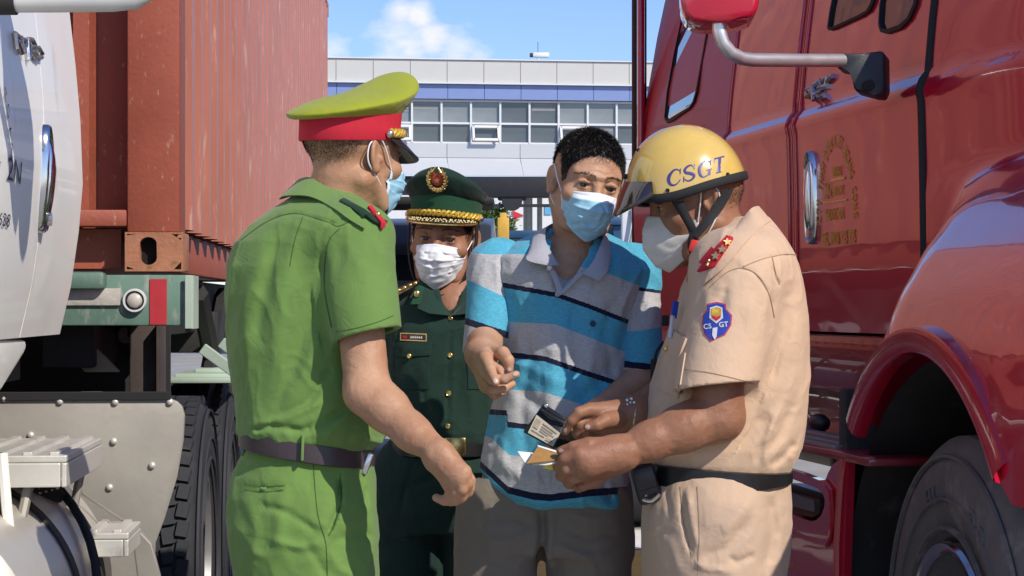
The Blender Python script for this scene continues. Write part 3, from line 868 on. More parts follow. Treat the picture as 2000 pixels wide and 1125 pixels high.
# arched company name
for k, ch in enumerate('CTY TNHH HUY HOANG'):
    t = math.pi * (1.0 - (k + .5) / 18)
    o = WF.onx(3, 378, 0); yy, zz = o.y - .02 + .20 * math.cos(t), o.z + .01 + .24 * math.sin(t)
    yy = o.y - .12 + (.235) * math.cos(t)
    ca, sa = math.sin(t), -math.cos(t)
    def bend(co, yy=yy, zz=zz, ca=ca, sa=sa):
        u, v = co.x * 1.5, co.y
        z = zz + (-sa * u) + ca * v; return Vector((wx(z) + .003, yy + ca * u + sa * v, z))
    if ch != ' ': text_obj(ch, .030, m_navy, wt_, 'lettering', None, .0006, bend=bend)
# aluminium quarter fender in front of the drive wheels
fy = WF.loc(P(200, 900, 5.60)).y
m = MB()
def fo(px, py): v = WF.ony(px, py, fy); return (v.x, v.z)
outl = [fo(-260, 800), fo(-260, 776), (fo(330, 778)), fo(346, 784), fo(356, 794), fo(361, 812), fo(358, 860), fo(346, 930), fo(322, 1010), fo(300, 1060), fo(296, 1400), fo(-260, 1400)]
m.prism([(x, fy, z) for x, z in outl], (0, .02, 0), .004); fp_ = m.build('fender_panel', m_alum, wt_, smooth=40)
a0, b0 = fo(-260, 772), fo(334, 781)
m = MB(); m.box(((a0[0] + b0[0]) / 2, fy - .003, a0[1] - .004), (b0[0] - a0[0], .014, .024), .002); m.build('edge_strip', m_blk, wt_)
rv = MB(); rv.sphere((0, 0, 0), .010, 12, (1, .7, 1)); first = None
for px, py in ((8, 778), (117, 784), (225, 785), (332, 785), (222, 862), (297, 909), (214, 952), (60, 850), (120, 940)):
    v = WF.ony(px, py, fy - .004)
    if first is None: first = rv.build('rivet', m_alumb, wt_, smooth=80); c = first
    else: c = first.copy(); COL.objects.link(c); c.parent = wt_
    c.location = v
m = MB()
rows = []
for k in range(13):
    a = math.pi * (.5 - .62 * k / 12)
    rows.append([(x, fy + .02 + .62 - .62 * math.sin(a) * 0 + .0, 0) for x in ()])
# curved fender top running back over the drive wheels
rows = []
for k in range(14):
    a = R(158 - 136 * k / 13)
    rows.append([(x, fy + .64 - .0 + .66 * -math.cos(R(180) - a) * -1 if False else fy + .62 + .62 * math.cos(a), .50 + .585 * math.sin(a)) for x in (-.62, -.02)])
for px, py in ((175, 768), (255, 768)):
    v = WF.ony(px, py, fy + .06); box_obj('bracket', (v.x, fy + .08, v.z - .012), (.075, .06, .03), m_alumb, wt_, .008)
# drive wheels, doubled
for pxr, dd in ((412, 6.5), (456, 7.8)):
    wv = WF.loc(P(pxr, 1125, dd)); yy = wv.y; xo = wv.x - .135
    for xx in (0, -.34, -1.72, -2.06): wheel(wt_, (xo + xx, yy, .52), 0, tread=True, w=.27, face=1 if xx == 0 or xx == -1.72 else -1, steps=56)
    m = MB(); m.cyl((-.3, yy, .52), (-1.9, yy, .52), .09, n=16); m.build('axle', m_steel, wt_, smooth=True)
for xx in (-.72, -1.5): box_obj('chassis_rail', (xx, .7, .88), (.09, 6.4, .24), m_steel, wt_, .006)
m = MB(); m.box((-1.1, 1.9, 1.12), (.9, 1.0, .10), .02); m.build('fifth_wheel', m_steel, wt_, smooth=True)
# fuel tank with straps
tc_ = WF.loc(P(-37, 1140, 5.15)); ty0, ty1, trd = tc_.y - 1.15, tc_.y + .10, .325
m = MB(); m.lathe([(0, ty0 - .03), (.2, ty0 - .028), (trd - .04, ty0 - .01), (trd, ty0 + .03), (trd, ty1 - .03), (trd - .03, ty1), (0, ty1 + .01)], (tc_.x, 0, tc_.z), (0, 1, 0), 64)
ft = m.build('fuel_tank', m_tank, wt_, smooth=35)
for yy, mt in ((ty1 - .22, m_alum), (ty1 - .62, m_alum)):
    m = MB(); m.lathe([(trd + .001, yy - .03), (trd + .006, yy - .028), (trd + .006, yy + .028), (trd + .001, yy + .03)], (tc_.x, 0, tc_.z), (0, 1, 0), 64); st = m.build('tank_strap', m_blk, ft, smooth=35)
m = MB(); pts = [(tc_.x + (trd + .02) * math.cos(R(a)), ty1 - .16 - .004 * (80 - a), tc_.z + (trd + .02) * math.sin(R(a))) for a in range(80, -31, -8)]
m.tube(pts, .011, n=8); m.build('hose', m_blk, ft, smooth=True)
# upper and lower steps
def step(px0, px1, pyt, pyb, d0, d1, name, parent):
    A_, B_ = WF.loc(P(px1, pyt, d1)), WF.loc(P(px1, pyb, d1))
    x1 = A_.x; x0 = x1 - .42; y0, y1 = WF.loc(P(px0, pyt, d0)).y, A_.y; z = A_.z; hgt = (A_ - B_).length
    t = empty(name, (0, 0, 0)); t.parent = parent
    m = MB(); m.box(((x0 + x1) / 2, (y0 + y1) / 2, z - .008), (x1 - x0, y1 - y0, .016), .003)
    m.build('tread_plate', m_alumb, t)
    m = MB()
    for k in range(7): m.box((x0 + (x1 - x0) * (k + .5) / 7, (y0 + y1) / 2, z + .003), (.02, y1 - y0 - .03, .008), .002)
    tt = m.build('tread_ribs', m_alumb, t); tt['kind'] = 'stuff'
    m = MB(); m.box((x1 - .006, (y0 + y1) / 2, z - hgt / 2 - .017), (.012, y1 - y0, hgt), .003); m.build('side_plate', m_alumb, t)
    m = MB(); m.box(((x0 + x1) / 2 - .007, y0 + .006, z - hgt / 2 - .017), (x1 - x0 - .014, .012, hgt), .003); m.build('front_plate', m_alumb, t)
    return t
step(30, 199, 855, 897, 4.50, 5.12, 'upper_step', wt_)
step(205, 275, 1018, 1050, 5.0, 5.28, 'lower_step', wt_)
def strut(p0, p1, d0, d1, r, mat, name='step_strut'):
    m = MB(); m.tube([WF.loc(P(*p0, d0)), WF.loc(P(*p1, d1))], r, n=8); return m.build(name, mat, wt_, smooth=True)
strut((58, 938), (30, 1072), 4.55, 4.5, .012, m_alum)
strut((162, 900), (140, 1015), 5.0, 5.0, .011, m_alum)
strut((160, 963), (242, 1018), 5.1, 5.25, .004, m_alum, 'step_cable')
# perforated dark plate beneath the upper step
pp = [WF.loc(P(10, 925, 4.72)), WF.loc(P(95, 915, 4.95)), WF.loc(P(128, 965, 4.95)), WF.loc(P(10, 1000, 4.72))]
m = MB(); m.prism(pp, (-.01, 0, -.02)); m.build('perforated_plate', m_blk, wt_)
m = MB()
for r_ in range(5):
    for k in range(9):
        u, v = (k + .5) / 9.5, (r_ + .6) / 6.0
        p = pp[0].lerp(pp[1], u).lerp(pp[3].lerp(pp[2], u), v); m.box(p + Vector((.004, -.002, .003)), (.006, .012, .004))
o = m.build('perforations', m_tank, wt_); o['kind'] = 'stuff'
# bright front guard at the very left
v0, v1 = WF.loc(P(-30, 880, 4.35)), WF.loc(P(10, 880, 4.35))
m = MB(); m.tube([WF.loc(P(4, 885, 4.35)), WF.loc(P(12, 980, 4.35)), WF.loc(P(20, 1060, 4.35)), WF.loc(P(24, 1200, 4.35))], .012, n=8); m.build('edge_trim', m_wht, wt_, smooth=True)
m = MB(); m.prism([WF.loc(P(px, py, 4.36)) for px, py in ((-60, 880), (3, 885), (11, 980), (19, 1060), (23, 1200), (-60, 1200))], (0, .02, 0)); m.build('splash_guard', m_blk, wt_)
m = MB(); m.prism([WF.loc(P(px, py, 5.35)) for px, py in ((258, 1050), (272, 1036), (296, 1062), (312, 1125), (330, 1300), (290, 1300))], (0, .03, 0), .004); m.build('lower_bracket', m_alum, wt_)
# mirror arm leaning out over the picture's top left
m = MB(); ap = [WF.loc(P(px, py, 3.75)) for px, py in ((-80, 2), (120, 1), (220, 0), (262, -4), (288, -20), (296, -60), (298, -130))]
m.tube(ap, .0225, n=16); m.build('mirror_arm', simple('grey_tube', (.58, .58, .55), .4, var=.05, metal=.2), wt_, smooth=True)
m = MB(); m.tube([WF.loc(P(-60, 3, 3.75)), WF.loc(P(32, 3, 3.75))], .0255, n=16); m.build('arm_sleeve', m_blk, wt_, smooth=True)
m = MB(); c = WF.loc(P(298, -240, 3.75)); m.box(c, (.24, .1, .30), .04); m.build('mirror', m_wht, wt_, smooth=True)
# ================================================================ red tractor truck
def paint(name, col, rough=.22):
    m, nt, b = mat_nodes(name)
    n, l = nt.nodes, nt.links
    setin(b, col=col, rough=rough, coat=1.0, coatr=0.05, spec=.6)
    tc = n.new('ShaderNodeTexCoord')
    nz = n.new('ShaderNodeTexNoise'); nz.inputs['Scale'].default_value = 2.2; nz.inputs['Detail'].default_value = 6
    l.new(tc.outputs['Object'], nz.inputs['Vector'])
    mx = n.new('ShaderNodeMix'); mx.data_type = 'RGBA'
    mx.inputs['A'].default_value = tuple(c * .85 for c in col) + (1,); mx.inputs['B'].default_value = tuple(c * 1.15 + .004 for c in col) + (1,)
    l.new(nz.outputs['Fac'], mx.inputs['Factor']); l.new(mx.outputs['Result'], b.inputs['Base Color'])
    # sheet metal is never quite flat, and dust dulls it in places
    nb = n.new('ShaderNodeTexNoise'); nb.inputs['Scale'].default_value = 3.0; nb.inputs['Detail'].default_value = 2
    l.new(tc.outputs['Object'], nb.inputs['Vector'])
    bp = n.new('ShaderNodeBump'); bp.inputs['Distance'].default_value = 0.005; bp.inputs['Strength'].default_value = 0.25
    l.new(nb.outputs['Fac'], bp.inputs['Height']); l.new(bp.outputs[0], b.inputs['Coat Normal']); l.new(bp.outputs[0], b.inputs['Normal'])
    nd = n.new('ShaderNodeTexNoise'); nd.inputs['Scale'].default_value = 6; nd.inputs['Detail'].default_value = 8
    mp = n.new('ShaderNodeMapping'); mp.inputs['Scale'].default_value = (1, 1, .35)
    l.new(tc.outputs['Object'], mp.inputs[0]); l.new(mp.outputs[0], nd.inputs['Vector'])
    rr_ = n.new('ShaderNodeMapRange'); rr_.inputs[1].default_value = .45; rr_.inputs[2].default_value = .8; rr_.inputs[3].default_value = .015; rr_.inputs[4].default_value = .09
    l.new(nd.outputs['Fac'], rr_.inputs[0]); l.new(rr_.outputs[0], b.inputs['Coat Roughness'])
    return m
m_red = paint('red_truck_paint', (0.52, 0.007, 0.034))
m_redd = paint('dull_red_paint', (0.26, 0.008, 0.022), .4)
m_gold = simple('gold_print', (0.95, 0.62, 0.13), 0.6, var=.08)
m_tint = glassmat('tinted_glass', (0.02, 0.022, 0.025), .03)
m_sleepg = glassmat('sleeper_glass', (0.06, 0.08, 0.10), .02)
m_gplast = simple('black_plastic', (0.02, 0.022, 0.026), .45, var=.15, bump=.0004, bscale=200)
m_gmetal = simple('grey_step_metal', (0.30, 0.29, 0.27), .5, metal=.5, var=.15, scale=8)
m_dust = simple('dusty_rubber', (0.035, 0.034, 0.034), .85, var=.25, scale=5, spot=((.085, .08, .075), 7, .55))
RF = Frame((1.03, 5.0, 0), R(10.2))
rt = empty('red_truck', RF.o, RF.rz, 'glossy dark red bonneted tractor truck with gold lettering on its door at the right', 'truck')
yC = RF.loc((.717, 6.74, 0)); yD = RF.loc((.584, 9.4, 0))
rprof = [(.6, .03), (1.0, .02), (1.10, .018), (1.235, .012), (1.26, 0.0), (1.45, -.006), (1.70, -.010), (1.845, -.014), (1.872, -.020), (1.895, -.012), (1.915, 0.004), (2.05, .016), (2.25, .04), (2.7, .12), (3.2, .25)]
def rx(z): return float(interp(rprof, z))
def planx(y):
    """plan of the side: door straight, sleeper kinked"""
    return float(np.interp(y, [-5, yC.y, yD.y], [0, 0, yD.x]))
RZ = [1.26, 1.30, 1.38, 1.45, 1.55, 1.65, 1.75, 1.81, 1.845, 1.858, 1.872, 1.884, 1.895, 1.905, 1.915, 1.95, 2.0, 2.05, 2.15, 2.25, 2.4, 2.6, 2.8, 3.0, 3.2]
def rskin(y0, y1, name, mat, zs_=RZ, ny=8, ins=0.0, ret=.03):
    m = MB(); ys = [y0 + (y1 - y0) * k / ny for k in range(ny + 1)]
    f = lambda y, z: (rx(z) + planx(y) + ins, y, z)
    m.grid([[f(y, z) for z in zs_] for y in ys])
    for y, s in ((y0, 1), (y1, -1)):
        # rolled edge into the gap
        m.grid([[f(y, z) for z in zs_], [(f(y, z)[0] + .004, y - s * .0, z) for z in zs_], [(f(y, z)[0] + ret, y, z) for z in zs_]])
    for z in (zs_[0], zs_[-1]): m.grid([[f(y, z) for y in ys], [(f(y, z)[0] + ret, y, z) for y in ys]])
    return m.build(name, mat, rt, smooth=50)
y_dr = RF.onx(1556, 300, 0).y          # rear edge of the door
door = rskin(.006, y_dr - .004, 'door', m_red)
rskin(y_dr + .004, yC.y - .012, 'cab_side', m_red)
m_reds = paint('weathered_red_paint', (0.50, 0.012, 0.034), .5)
for n_ in m_reds.node_tree.nodes:
    if n_.type == 'BSDF_PRINCIPLED': n_.inputs['Coat Weight'].default_value = .06; n_.inputs['Specular IOR Level'].default_value = .25
rskin(yC.y - .004, yD.y, 'sleeper_side', m_reds, [.62, .8, 1.0, 1.15] + RZ)
for yy in (.0, y_dr, yC.y - .008):
    m = MB(); m.grid([[(rx(z) + planx(yy) + .022, yy - .012, z) for z in RZ], [(rx(z) + planx(yy) + .022, yy + .012, z) for z in RZ]]); m.build('door_gap', m_seam, rt)
m = MB(); m.tube([(rx(z) + .006, -.014, z) for z in RZ], .0125, n=10); m.build('dark_gap_strip', m_blk, rt, smooth=True)  # black strip added over the door edge, darkens the gap against sky reflections
# vertical trim beads on the rear of the door and the cab joint
for px, r_ in ((1549, .006), (1563, .005), (1420, .006)):
    yy = RF.onx(px, 300, 0).y; m = MB(); m.tube([(rx(z) + planx(yy) - .002, yy, z) for z in RZ], r_, n=8); m.build('trim_bead', m_red, rt, smooth=True)
# rear edge: rubber extender
m = MB(); m.box((yD.x + .02, yD.y + .02, 2.2), (.06, .09, 2.4), .02); m.build('edge_rubber', m_blk, rt, smooth=True)
m = MB(); m.box((yD.x - .004, yD.y - .11, 2.2), (.03, .05, 2.3), .01); m.build('edge_trim', m_red, rt, smooth=True)
box_obj('cab_body', (1.2, 2.2, 2.2), (1.25, 4.2, 1.9), m_seam, rt)
box_obj('cab_body', (1.0, .9, 2.2), (1.7, 1.6, 1.9), m_seam, rt)
box_obj('cab_roof', (1.05, 2.2, 3.22), (1.7, 4.3, .1), m_red, rt, .03)
# windows: sleeper, door, quarter light
def window(pxs, name, glass, yplane=None, frame=.012, off=.004):
    q = [RF.onx(px, py, 0) for px, py in pxs] if yplane is None else [yplane(px, py) for px, py in pxs]
    q = [Vector((rx(v.z) + planx(v.y), v.y, v.z)) for v in q]
    c = sum(q, Vector()) / len(q)
    fr = empty(name, (0, 0, 0)); fr.parent = rt
    inner = [p + (c - p).normalized() * frame * 1.4 for p in q]
    m = MB()
    o = Vector((-off - .004, 0, 0)); 
    m.grid([[p + Vector((.01, 0, 0)) for p in q], [p + o for p in q], [p + o * 1.3 for p in inner], [p + Vector((.006, 0, 0)) for p in inner]], close_v=True)
    m.build('frame', m_blk, fr, smooth=40)
    m = MB(); m.prism([p + Vector((-off * .5, 0, 0)) for p in inner], (.004, 0, 0)); m.build('glass', glass, fr)
    return fr
nS = (yD - yC); nS = Vector((nS.y, -nS.x, 0)).normalized()
def on_sleeper(px, py):
    c = RF.I @ Vector((0, 0, CH)); d = RF.I.to_3x3() @ Vector(((px - 1000) / F, 1, (600 - py) / F))
    t = (Vector((yC.x, yC.y, 0)) - Vector((c.x, c.y, 0))).dot(nS) / Vector((d.x, d.y, 0)).dot(nS)
    return c + d * t
window([(1293, -90), (1289, 100), (1288, 180), (1289, 232), (1296, 240), (1306, 236), (1340, 212), (1347, 200), (1351, 178), (1356, -90)], 'sleeper_window', m_sleepg, on_sleeper, .014)
window([(1611, -120), (1604, 20), (1603, 54), (1607, 59), (1616, 57), (1670, 32), (1684, 22), (1690, 8), (1712, -120)], 'door_window', m_tint, None, .012)
window([(1708, -120), (1704, 10), (1706, 48), (1712, 62), (1724, 66), (1752, 56), (1768, 38), (1778, 8), (1786, -120)], 'quarter_light', m_tint, None, .010)
handle(rt, RF, 1573, 1597, 294, 478, rx, -1, half=.040, reach=.008)
em = lambda px, py: (lambda v: (rx(v.z) - .006, v.y, v.z))(RF.onx(px, py, 0))
emblem(rt, [[em(1574, 180), em(1576, 190)], [em(1575, 176), em(1585, 170), em(1584, 184), em(1576, 188)], [em(1586, 168), em(1590, 196)], [em(1590, 166), em(1600, 158), em(1604, 168), em(1594, 178), em(1600, 192), em(1610, 186)], [em(1604, 158), em(1614, 152), em(1612, 166)], [em(1614, 160), em(1624, 148)], [em(1598, 172), em(1616, 168)], [em(1580, 176), em(1592, 186), em(1604, 178)]], .0085, .004)
# gold lettering on the door
o0 = RF.onx(1611, 440, 0)
PXM = 253.0 / 1.0
def rtext(s, yoff, zoff, size, xs=1.0, name='lettering', al='LEFT', slope=0.0):
    """text runs towards the front of the truck (-y)"""
    def bend(co):
        y = o0.y - yoff - co.x; z = o0.z + zoff + co.y + slope * co.x
        return Vector((rx(z) - .0028, y, z))
    return text_obj(s, size, m_gold, rt, name, None, 0.0006, .0018, bend=bend, xs=xs, align=al, cuts=1)
hw_, hh_ = .134, .210
s_ = 'CTY TNHH DIEN KIET HOANG CONG'
for k, ch in enumerate(s_):
    t = math.pi * (1.0 - (k + .5) / len(s_))
    if ch == ' ': continue
    yy = .125 + hw_ * math.cos(t); zz = .005 + hh_ * math.sin(t)
    tx, tz = hw_ * math.sin(t), -hh_ * math.cos(t); L = math.hypot(tx, tz); tx /= L; tz /= L
    def bend(co, yy=yy, zz=zz, tx=tx, tz=tz):
        u, v = co.x * .50, co.y * 1.0
        z = o0.z + zz + tz * u + tx * v; y = o0.y - (yy + tx * u - tz * v)
        return Vector((rx(z) - .0028, y, z))
    text_obj(ch, .050, m_gold, rt, 'lettering', None, .0006, .0018, bend=bend, align='CENTER')
rtext('2N', .030, .075, .062, .72); rtext('XE DAU', .098, .135, .034, .62); rtext('KEO CONT', .098, .080, .034, .50)
rtext('PHUOC HAI', .03, .012, .044, .66)
rtext('TEL: 0906 175 775', -.005, -.058, .050, .74)
for a_, b_, z_ in ((.095, .20, .124), (.095, .20, .122), (.02, .215, .062)):
    m = MB(); m.box((rx(o0.z + z_) - .003, o0.y - (a_ + b_) / 2, o0.z + z_), (.001, b_ - a_, .004)); m.build('lettering_rule', m_gold, rt)
# below the door: sill, recessed rocker, floor flange
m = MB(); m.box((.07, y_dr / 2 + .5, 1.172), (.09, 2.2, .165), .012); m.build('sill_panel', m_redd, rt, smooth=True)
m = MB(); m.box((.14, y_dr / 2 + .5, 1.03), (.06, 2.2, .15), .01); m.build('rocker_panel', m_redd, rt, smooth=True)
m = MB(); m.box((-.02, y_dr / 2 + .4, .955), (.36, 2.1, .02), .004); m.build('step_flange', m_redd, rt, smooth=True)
v = RF.onx(1600, 826, .04); m = MB(); m.sphere((v.x, v.y, v.z), .05, 14, (.6, 1.1, .55)); m.build('step_light', m_gplast, rt, smooth=80)
# ---- hood and fender
FY0, FYC, FR = -.045, -.577, .717
fprof = [(.5, .02), (.96, .004), (1.12, 0.0), (1.18, .012), (1.25, .018), (1.36, .042), (1.46, .085), (1.55, .14), (1.62, .205), (1.68, .29), (1.74, .42), (1.80, .64)]
def xlip(y): return -.205 + (y + .063) * .085
def xhood(y, z):
    base = rx(z) + .003
    return base + (-y) * .05 + max(0, -y - .5) * .10 + max(0, z - 2.0) ** 2 * .9 * min(1.0, -y * 1.2)
def hoodtop(y): return 2.34 + y * .13
def smin_(a, b, k):
    h = max(0, min(1, .5 + .5 * (b - a) / k)); return b + (a - b) * h - k * h * (1 - h)
def xf(y, z):
    xh = xhood(y, z)
    e = max(0, min(1, (FY0 + .02 - max(0, z - 1.10) * .42 - y) / (.14 + max(0, z - 1.1) * .30))); e = math.sqrt(max(0, 1 - (1 - e) ** 2))       # rounded rear end
    xfen = xlip(y) + float(interp(fprof, z))
    xfen = .02 + (xfen - .02) * e if xfen < .02 else xfen
    return smin_(xh, xfen, .05)
ys = [-.034, -.0345, -.035, -.045, -.06, -.08, -.10, -.13, -.17] + [-.22 - .06 * k for k in range(31)]
def zlow(y):
    d = abs(y - FYC)
    if y > FYC and d > FR * .70: return .52 + math.sqrt(max(FR ** 2 - d ** 2, .01)) if d < FR * .745 else 1.0
    if d < FR * .80: return .52 + math.sqrt(FR ** 2 - d ** 2)
    return .955
m = MB(); rows = []
NZ = 46
for y in ys:
    zl = zlow(y) if y < -.05 else 1.0
    rows.append([(xf(y, zl + (hoodtop(y) - zl) * (k / NZ)), y, zl + (hoodtop(y) - zl) * (k / NZ)) for k in range(NZ + 1)])
# roll over to the hood's top
for r_, y in zip(rows, ys):
    x0, _, z0 = r_[-1]
    r_ += [(x0 + .03, y, z0 + .035), (x0 + .09, y, z0 + .06), (x0 + .2, y, z0 + .075), (x0 + .5, y, z0 + .09), (1.1, y, z0 + .10)]
m.grid(rows); hood = m.build('hood', m_red, rt, smooth=55)
# far half of the bonnet and the nose, for solidity
m = MB(); m.grid([[(1.1, y, hoodtop(y) + .10) for y in ys], [(1.9, y, hoodtop(y) + .06) for y in ys], [(2.15, y, hoodtop(y) - .1) for y in ys], [(2.2, y, 1.0) for y in ys]]); m.build('hood_far_side', m_red, rt, smooth=60)
yn = ys[-1]
m = MB(); m.box((1.12, yn - .02, 1.30), (1.75, .06, 1.0), .02); m.build('grille', m_gplast, rt, smooth=True)
m = MB(); m.box((1.1, yn - .10, .62), (2.3, .28, .42), .06); m.build('front_bumper', m_gplast, rt, smooth=True)
# arch lip
m = MB(); rows = []
for k in range(41):
    a = R(136 - 95 * k / 40) if False else math.acos(max(-1, min(1, (.514 - k / 40 * (.514 + .535)) / FR)))
    y = FYC + FR * math.cos(a); z = .52 + FR * math.sin(a)
    ya, za = FYC + (FR + .055) * math.cos(a), .52 + (FR + .055) * math.sin(a)
    yb, zb = FYC + (FR - .012) * math.cos(a), .52 + (FR - .012) * math.sin(a)
    xo = xlip(y) - .007
    rows.append([(xf(ya, za) + .004, ya, za), (xo, ya, za - .004), (xo - .004, (ya + yb) / 2, (za + zb) / 2), (xo, yb, zb + .006), (xo + .012, yb, zb), (xo + .035, yb, zb)])
m.grid(rows); m.build('arch_lip', m_red, rt, smooth=45)
# wheel house
m = MB(); rows = []
for k in range(25):
    a = R(178 - 176 * k / 24); rows.append([(x, FYC + .70 * math.cos(a), .52 + .70 * math.sin(a)) for x in (-.16, .40)])
m.grid(rows); m.build('wheel_house', m_dust, rt, smooth=60)
box_obj('wheel_house_wall', (.42, FYC, .95), (.03, 1.5, 1.1), m_dust, rt)
m = MB(); m.box((.1, .18, .62), (.5, .06, 1.0), .01); m.build('mud_guard', m_dust, rt, smooth=True)
v = RF.onx(1715, 840, -.05)
m = MB(); m.box((0.0, v.y + .05, 1.02), (.20, .16, .08), .008); m.box((.02, v.y + .02, .90), (.22, .18, .10), .008); m.box((.05, v.y + .02, 1.12), (.10, .14, .10), .01); m.build('bracket', m_gplast, rt, smooth=True)
for xx in (.75, 1.45): box_obj('chassis_rail', (xx, 1.2, .85), (.09, 5.0, .26), m_steel, rt, .006)
# wheels
m_tyreF = simple('dusty_tyre', (.15, .15, .152), .85, var=.25, scale=7, bump=.0012, bscale=90, spot=((.24, .23, .215), 10, .55))
wh = wheel(rt, (-.175 + .16, FYC, .52), R(-4.5), R_=.525, w=.31, face=-1, steps=96, name='front_wheel')
for o in wh.children:
    if o.name.startswith('tyre'): o.data.materials[0] = m_tyreF
m = MB(); m.lathe([(.292, -.150), (.286, -.160), (.270, -.158), (.262, -.148)], (0, 0, 0), (1, 0, 0), 72); m.build('rim_ring', m_chrome, wh, smooth=50)
m = MB(); m.lathe([(.0, -.158), (.10, -.158), (.12, -.150), (.13, -.10)], (0, 0, 0), (1, 0, 0), 48); m.build('hub_cap', m_redd, wh, smooth=40)
for ch, a in (('H', 68), ('L', 76), ('O', 112), ('O', 121)):
    ra = R(a); rr_ = .405
    def bend(co, ra=ra):
        u, v = co.x, co.y + .0
        r_ = .388 + v; an = ra - u / .405
        return Vector((-.1585 - co.z, r_ * math.cos(an), r_ * math.sin(an)))
    text_obj(ch, .055, m_tyreF, wh, 'tyre_lettering', None, .003, .001, bend=lambda co, ra=ra: Vector((-.1565 - co.z, -(.378 + co.y) * math.cos(math.pi - ra - co.x / .405) , (.378 + co.y) * math.sin(ra + co.x / .405))), xs=1.0)
wheel(rt, (2.1, FYC, .52), 0, w=.31, face=1, name='front_wheel', steps=40)
for yy in (7.2, 8.5):
    for xx in (.05, 2.1): wheel(rt, (xx + .95 + (yy - 7.2) * .13, yy, .52), 0, w=.5, face=-1 if xx < 1 else 1, steps=40)
# side fairing with recessed step
XF = -.19
f_ = lambda px, py, x=XF: RF.onx(px, py, x)
top = [f_(1500, 905), f_(1560, 922), f_(1600, 938), f_(1612, 940), f_(1622, 918), f_(1636, 900)]
A_ = [f_(1440, 890), f_(1500, 905), f_(1560, 922), f_(1600, 938), f_(1612, 937), f_(1618, 922), f_(1626, 908), f_(1638, 898), f_(1650, 894), f_(1656, 900), f_(1652, 1000), f_(1648, 1125), f_(1644, 1300), f_(1440, 1300)]
m = MB()
# panel drawn as a ring round the recess, then the recess bowl
rec = [f_(1455, 907), f_(1500, 918), f_(1560, 940), f_(1596, 954), f_(1606, 962), f_(1611, 975), f_(1610, 990), f_(1604, 1006), f_(1594, 1016), f_(1584, 1018), f_(1560, 1010), f_(1500, 985), f_(1455, 962)]
bm = m.bm
def poly_with_hole(bm, out, hole):
    ov = [bm.verts.new(p) for p in out]; hv = [bm.verts.new(p) for p in hole]
    es = [bm.edges.new((ov[k], ov[(k + 1) % len(ov)])) for k in range(len(ov))] + [bm.edges.new((hv[k], hv[(k + 1) % len(hv)])) for k in range(len(hv))]
    bmesh.ops.triangle_fill(bm, use_beauty=True, use_dissolve=False, edges=es)
    return hv
poly_with_hole(bm, A_, rec)
m.grid([[p for p in rec], [p + Vector((.02, 0, -.004)) for p in rec], [p + Vector((.10, 0, -.01)) for p in rec]], close_v=True)
m.grid([[p for p in A_], [p + Vector((.02, 0, 0)) for p in A_]], close_v=True)
fa = m.build('side_fairing', m_red, rt, smooth=30)
m = MB(); m.tube([f_(1650, 896, XF - .004), f_(1644, 930, XF - .006), f_(1640, 990, XF - .006), f_(1636, 1060, XF - .006), f_(1634, 1300, XF - .006)], .011, n=8); m.tube([f_(1612, 942, XF - .004), f_(1624, 960, XF - .006), f_(1628, 1010, XF - .006), f_(1622, 1050, XF - .004), f_(1616, 1064, XF)], .008, n=8)
m.build('fairing_edge', m_red, rt, smooth=True)
m = MB(); q = [f_(1430, 920, XF + .03), f_(1500, 945, XF + .03), f_(1600, 975, XF + .03), f_(1600, 1005, XF + .03), f_(1585, 1012, XF + .03), f_(1430, 975, XF + .03)]
m.prism(q, (.07, 0, 0), .006); m.build('fairing_step', m_gplast, rt, smooth=True)
m = MB(); m.prism([f_(1430, 925, XF + .026), f_(1500, 948, XF + .026), f_(1590, 978, XF + .026), f_(1590, 1000, XF + .026), f_(1430, 960, XF + .026)], (.004, 0, 0)); m.build('step_pad', simple('grey_step_pad', (.13, .13, .13), .7, var=.2), rt)
# running board
m = MB(); b0 = f_(1560, 850, -.1); b1 = f_(1682, 886, -.1)
yb0, yb1 = b1.y, b0.y + .5
for k in range(5):
    m = MB(); m.box((-.16 + k * .036, (yb0 + yb1) / 2, .965 + .004 * (k % 2)), (.026, yb1 - yb0, .018), .004); m.build('running_board_rib', m_gmetal, rt, smooth=True)
m = MB(); q = f_(1608, 890, -.19); m.box((-.165, q.y + .3, q.z - .004), (.012, .6, .05), .003); m.build('running_board_face', simple('beige_board', (.40, .38, .31), .6, var=.08), rt, smooth=True)
# mirror on its arm
D0 = 4.75
ap = [RF.loc(P(px, py, d)) for px, py, d in ((1645, 118, 5.0), (1560, 118, 4.9), (1470, 117, 4.8), (1448, 114, 4.78), (1427, 103, 4.76), (1412, 84, 4.75), (1405, 60, 4.75), (1403, 20, 4.75), (1402, -60, 4.75))]
m = MB(); m.tube(ap, .0165, n=20); m.build('mirror_arm', simple('brushed_steel', (.80, .80, .80), .36, metal=.8, var=.06, scale=20), rt, smooth=True)
m = MB()
br = [RF.loc(P(px, py, 5.02)) for px, py in ((1634, 104), (1688, 104), (1694, 108), (1720, 98), (1728, 104), (1729, 172), (1722, 188), (1706, 186), (1668, 176), (1662, 136), (1634, 133))]
m.prism(br, RF.M.to_3x3().inverted() @ Vector((.035, .12, 0)), .006); m.build('mirror_bracket', m_gplast, rt, smooth=35)
m = MB(); c = RF.loc(P(1696, 167, 5.01)); m.cyl(c, c + Vector((0, -.012, 0)), .014, n=16); m.build('bracket_bolt', m_blk, rt, smooth=True)
mh = [RF.loc(P(px, py, 4.72)) for px, py in ((1326, -180), (1330, 5), (1338, 28), (1350, 40), (1372, 45), (1420, 43), (1462, 36), (1477, 26), (1483, 6), (1490, -180))]
m = MB(); m.prism(mh, Vector((.05, .20, 0)), .012); m.build('mirror_housing', m_red, rt, smooth=60)
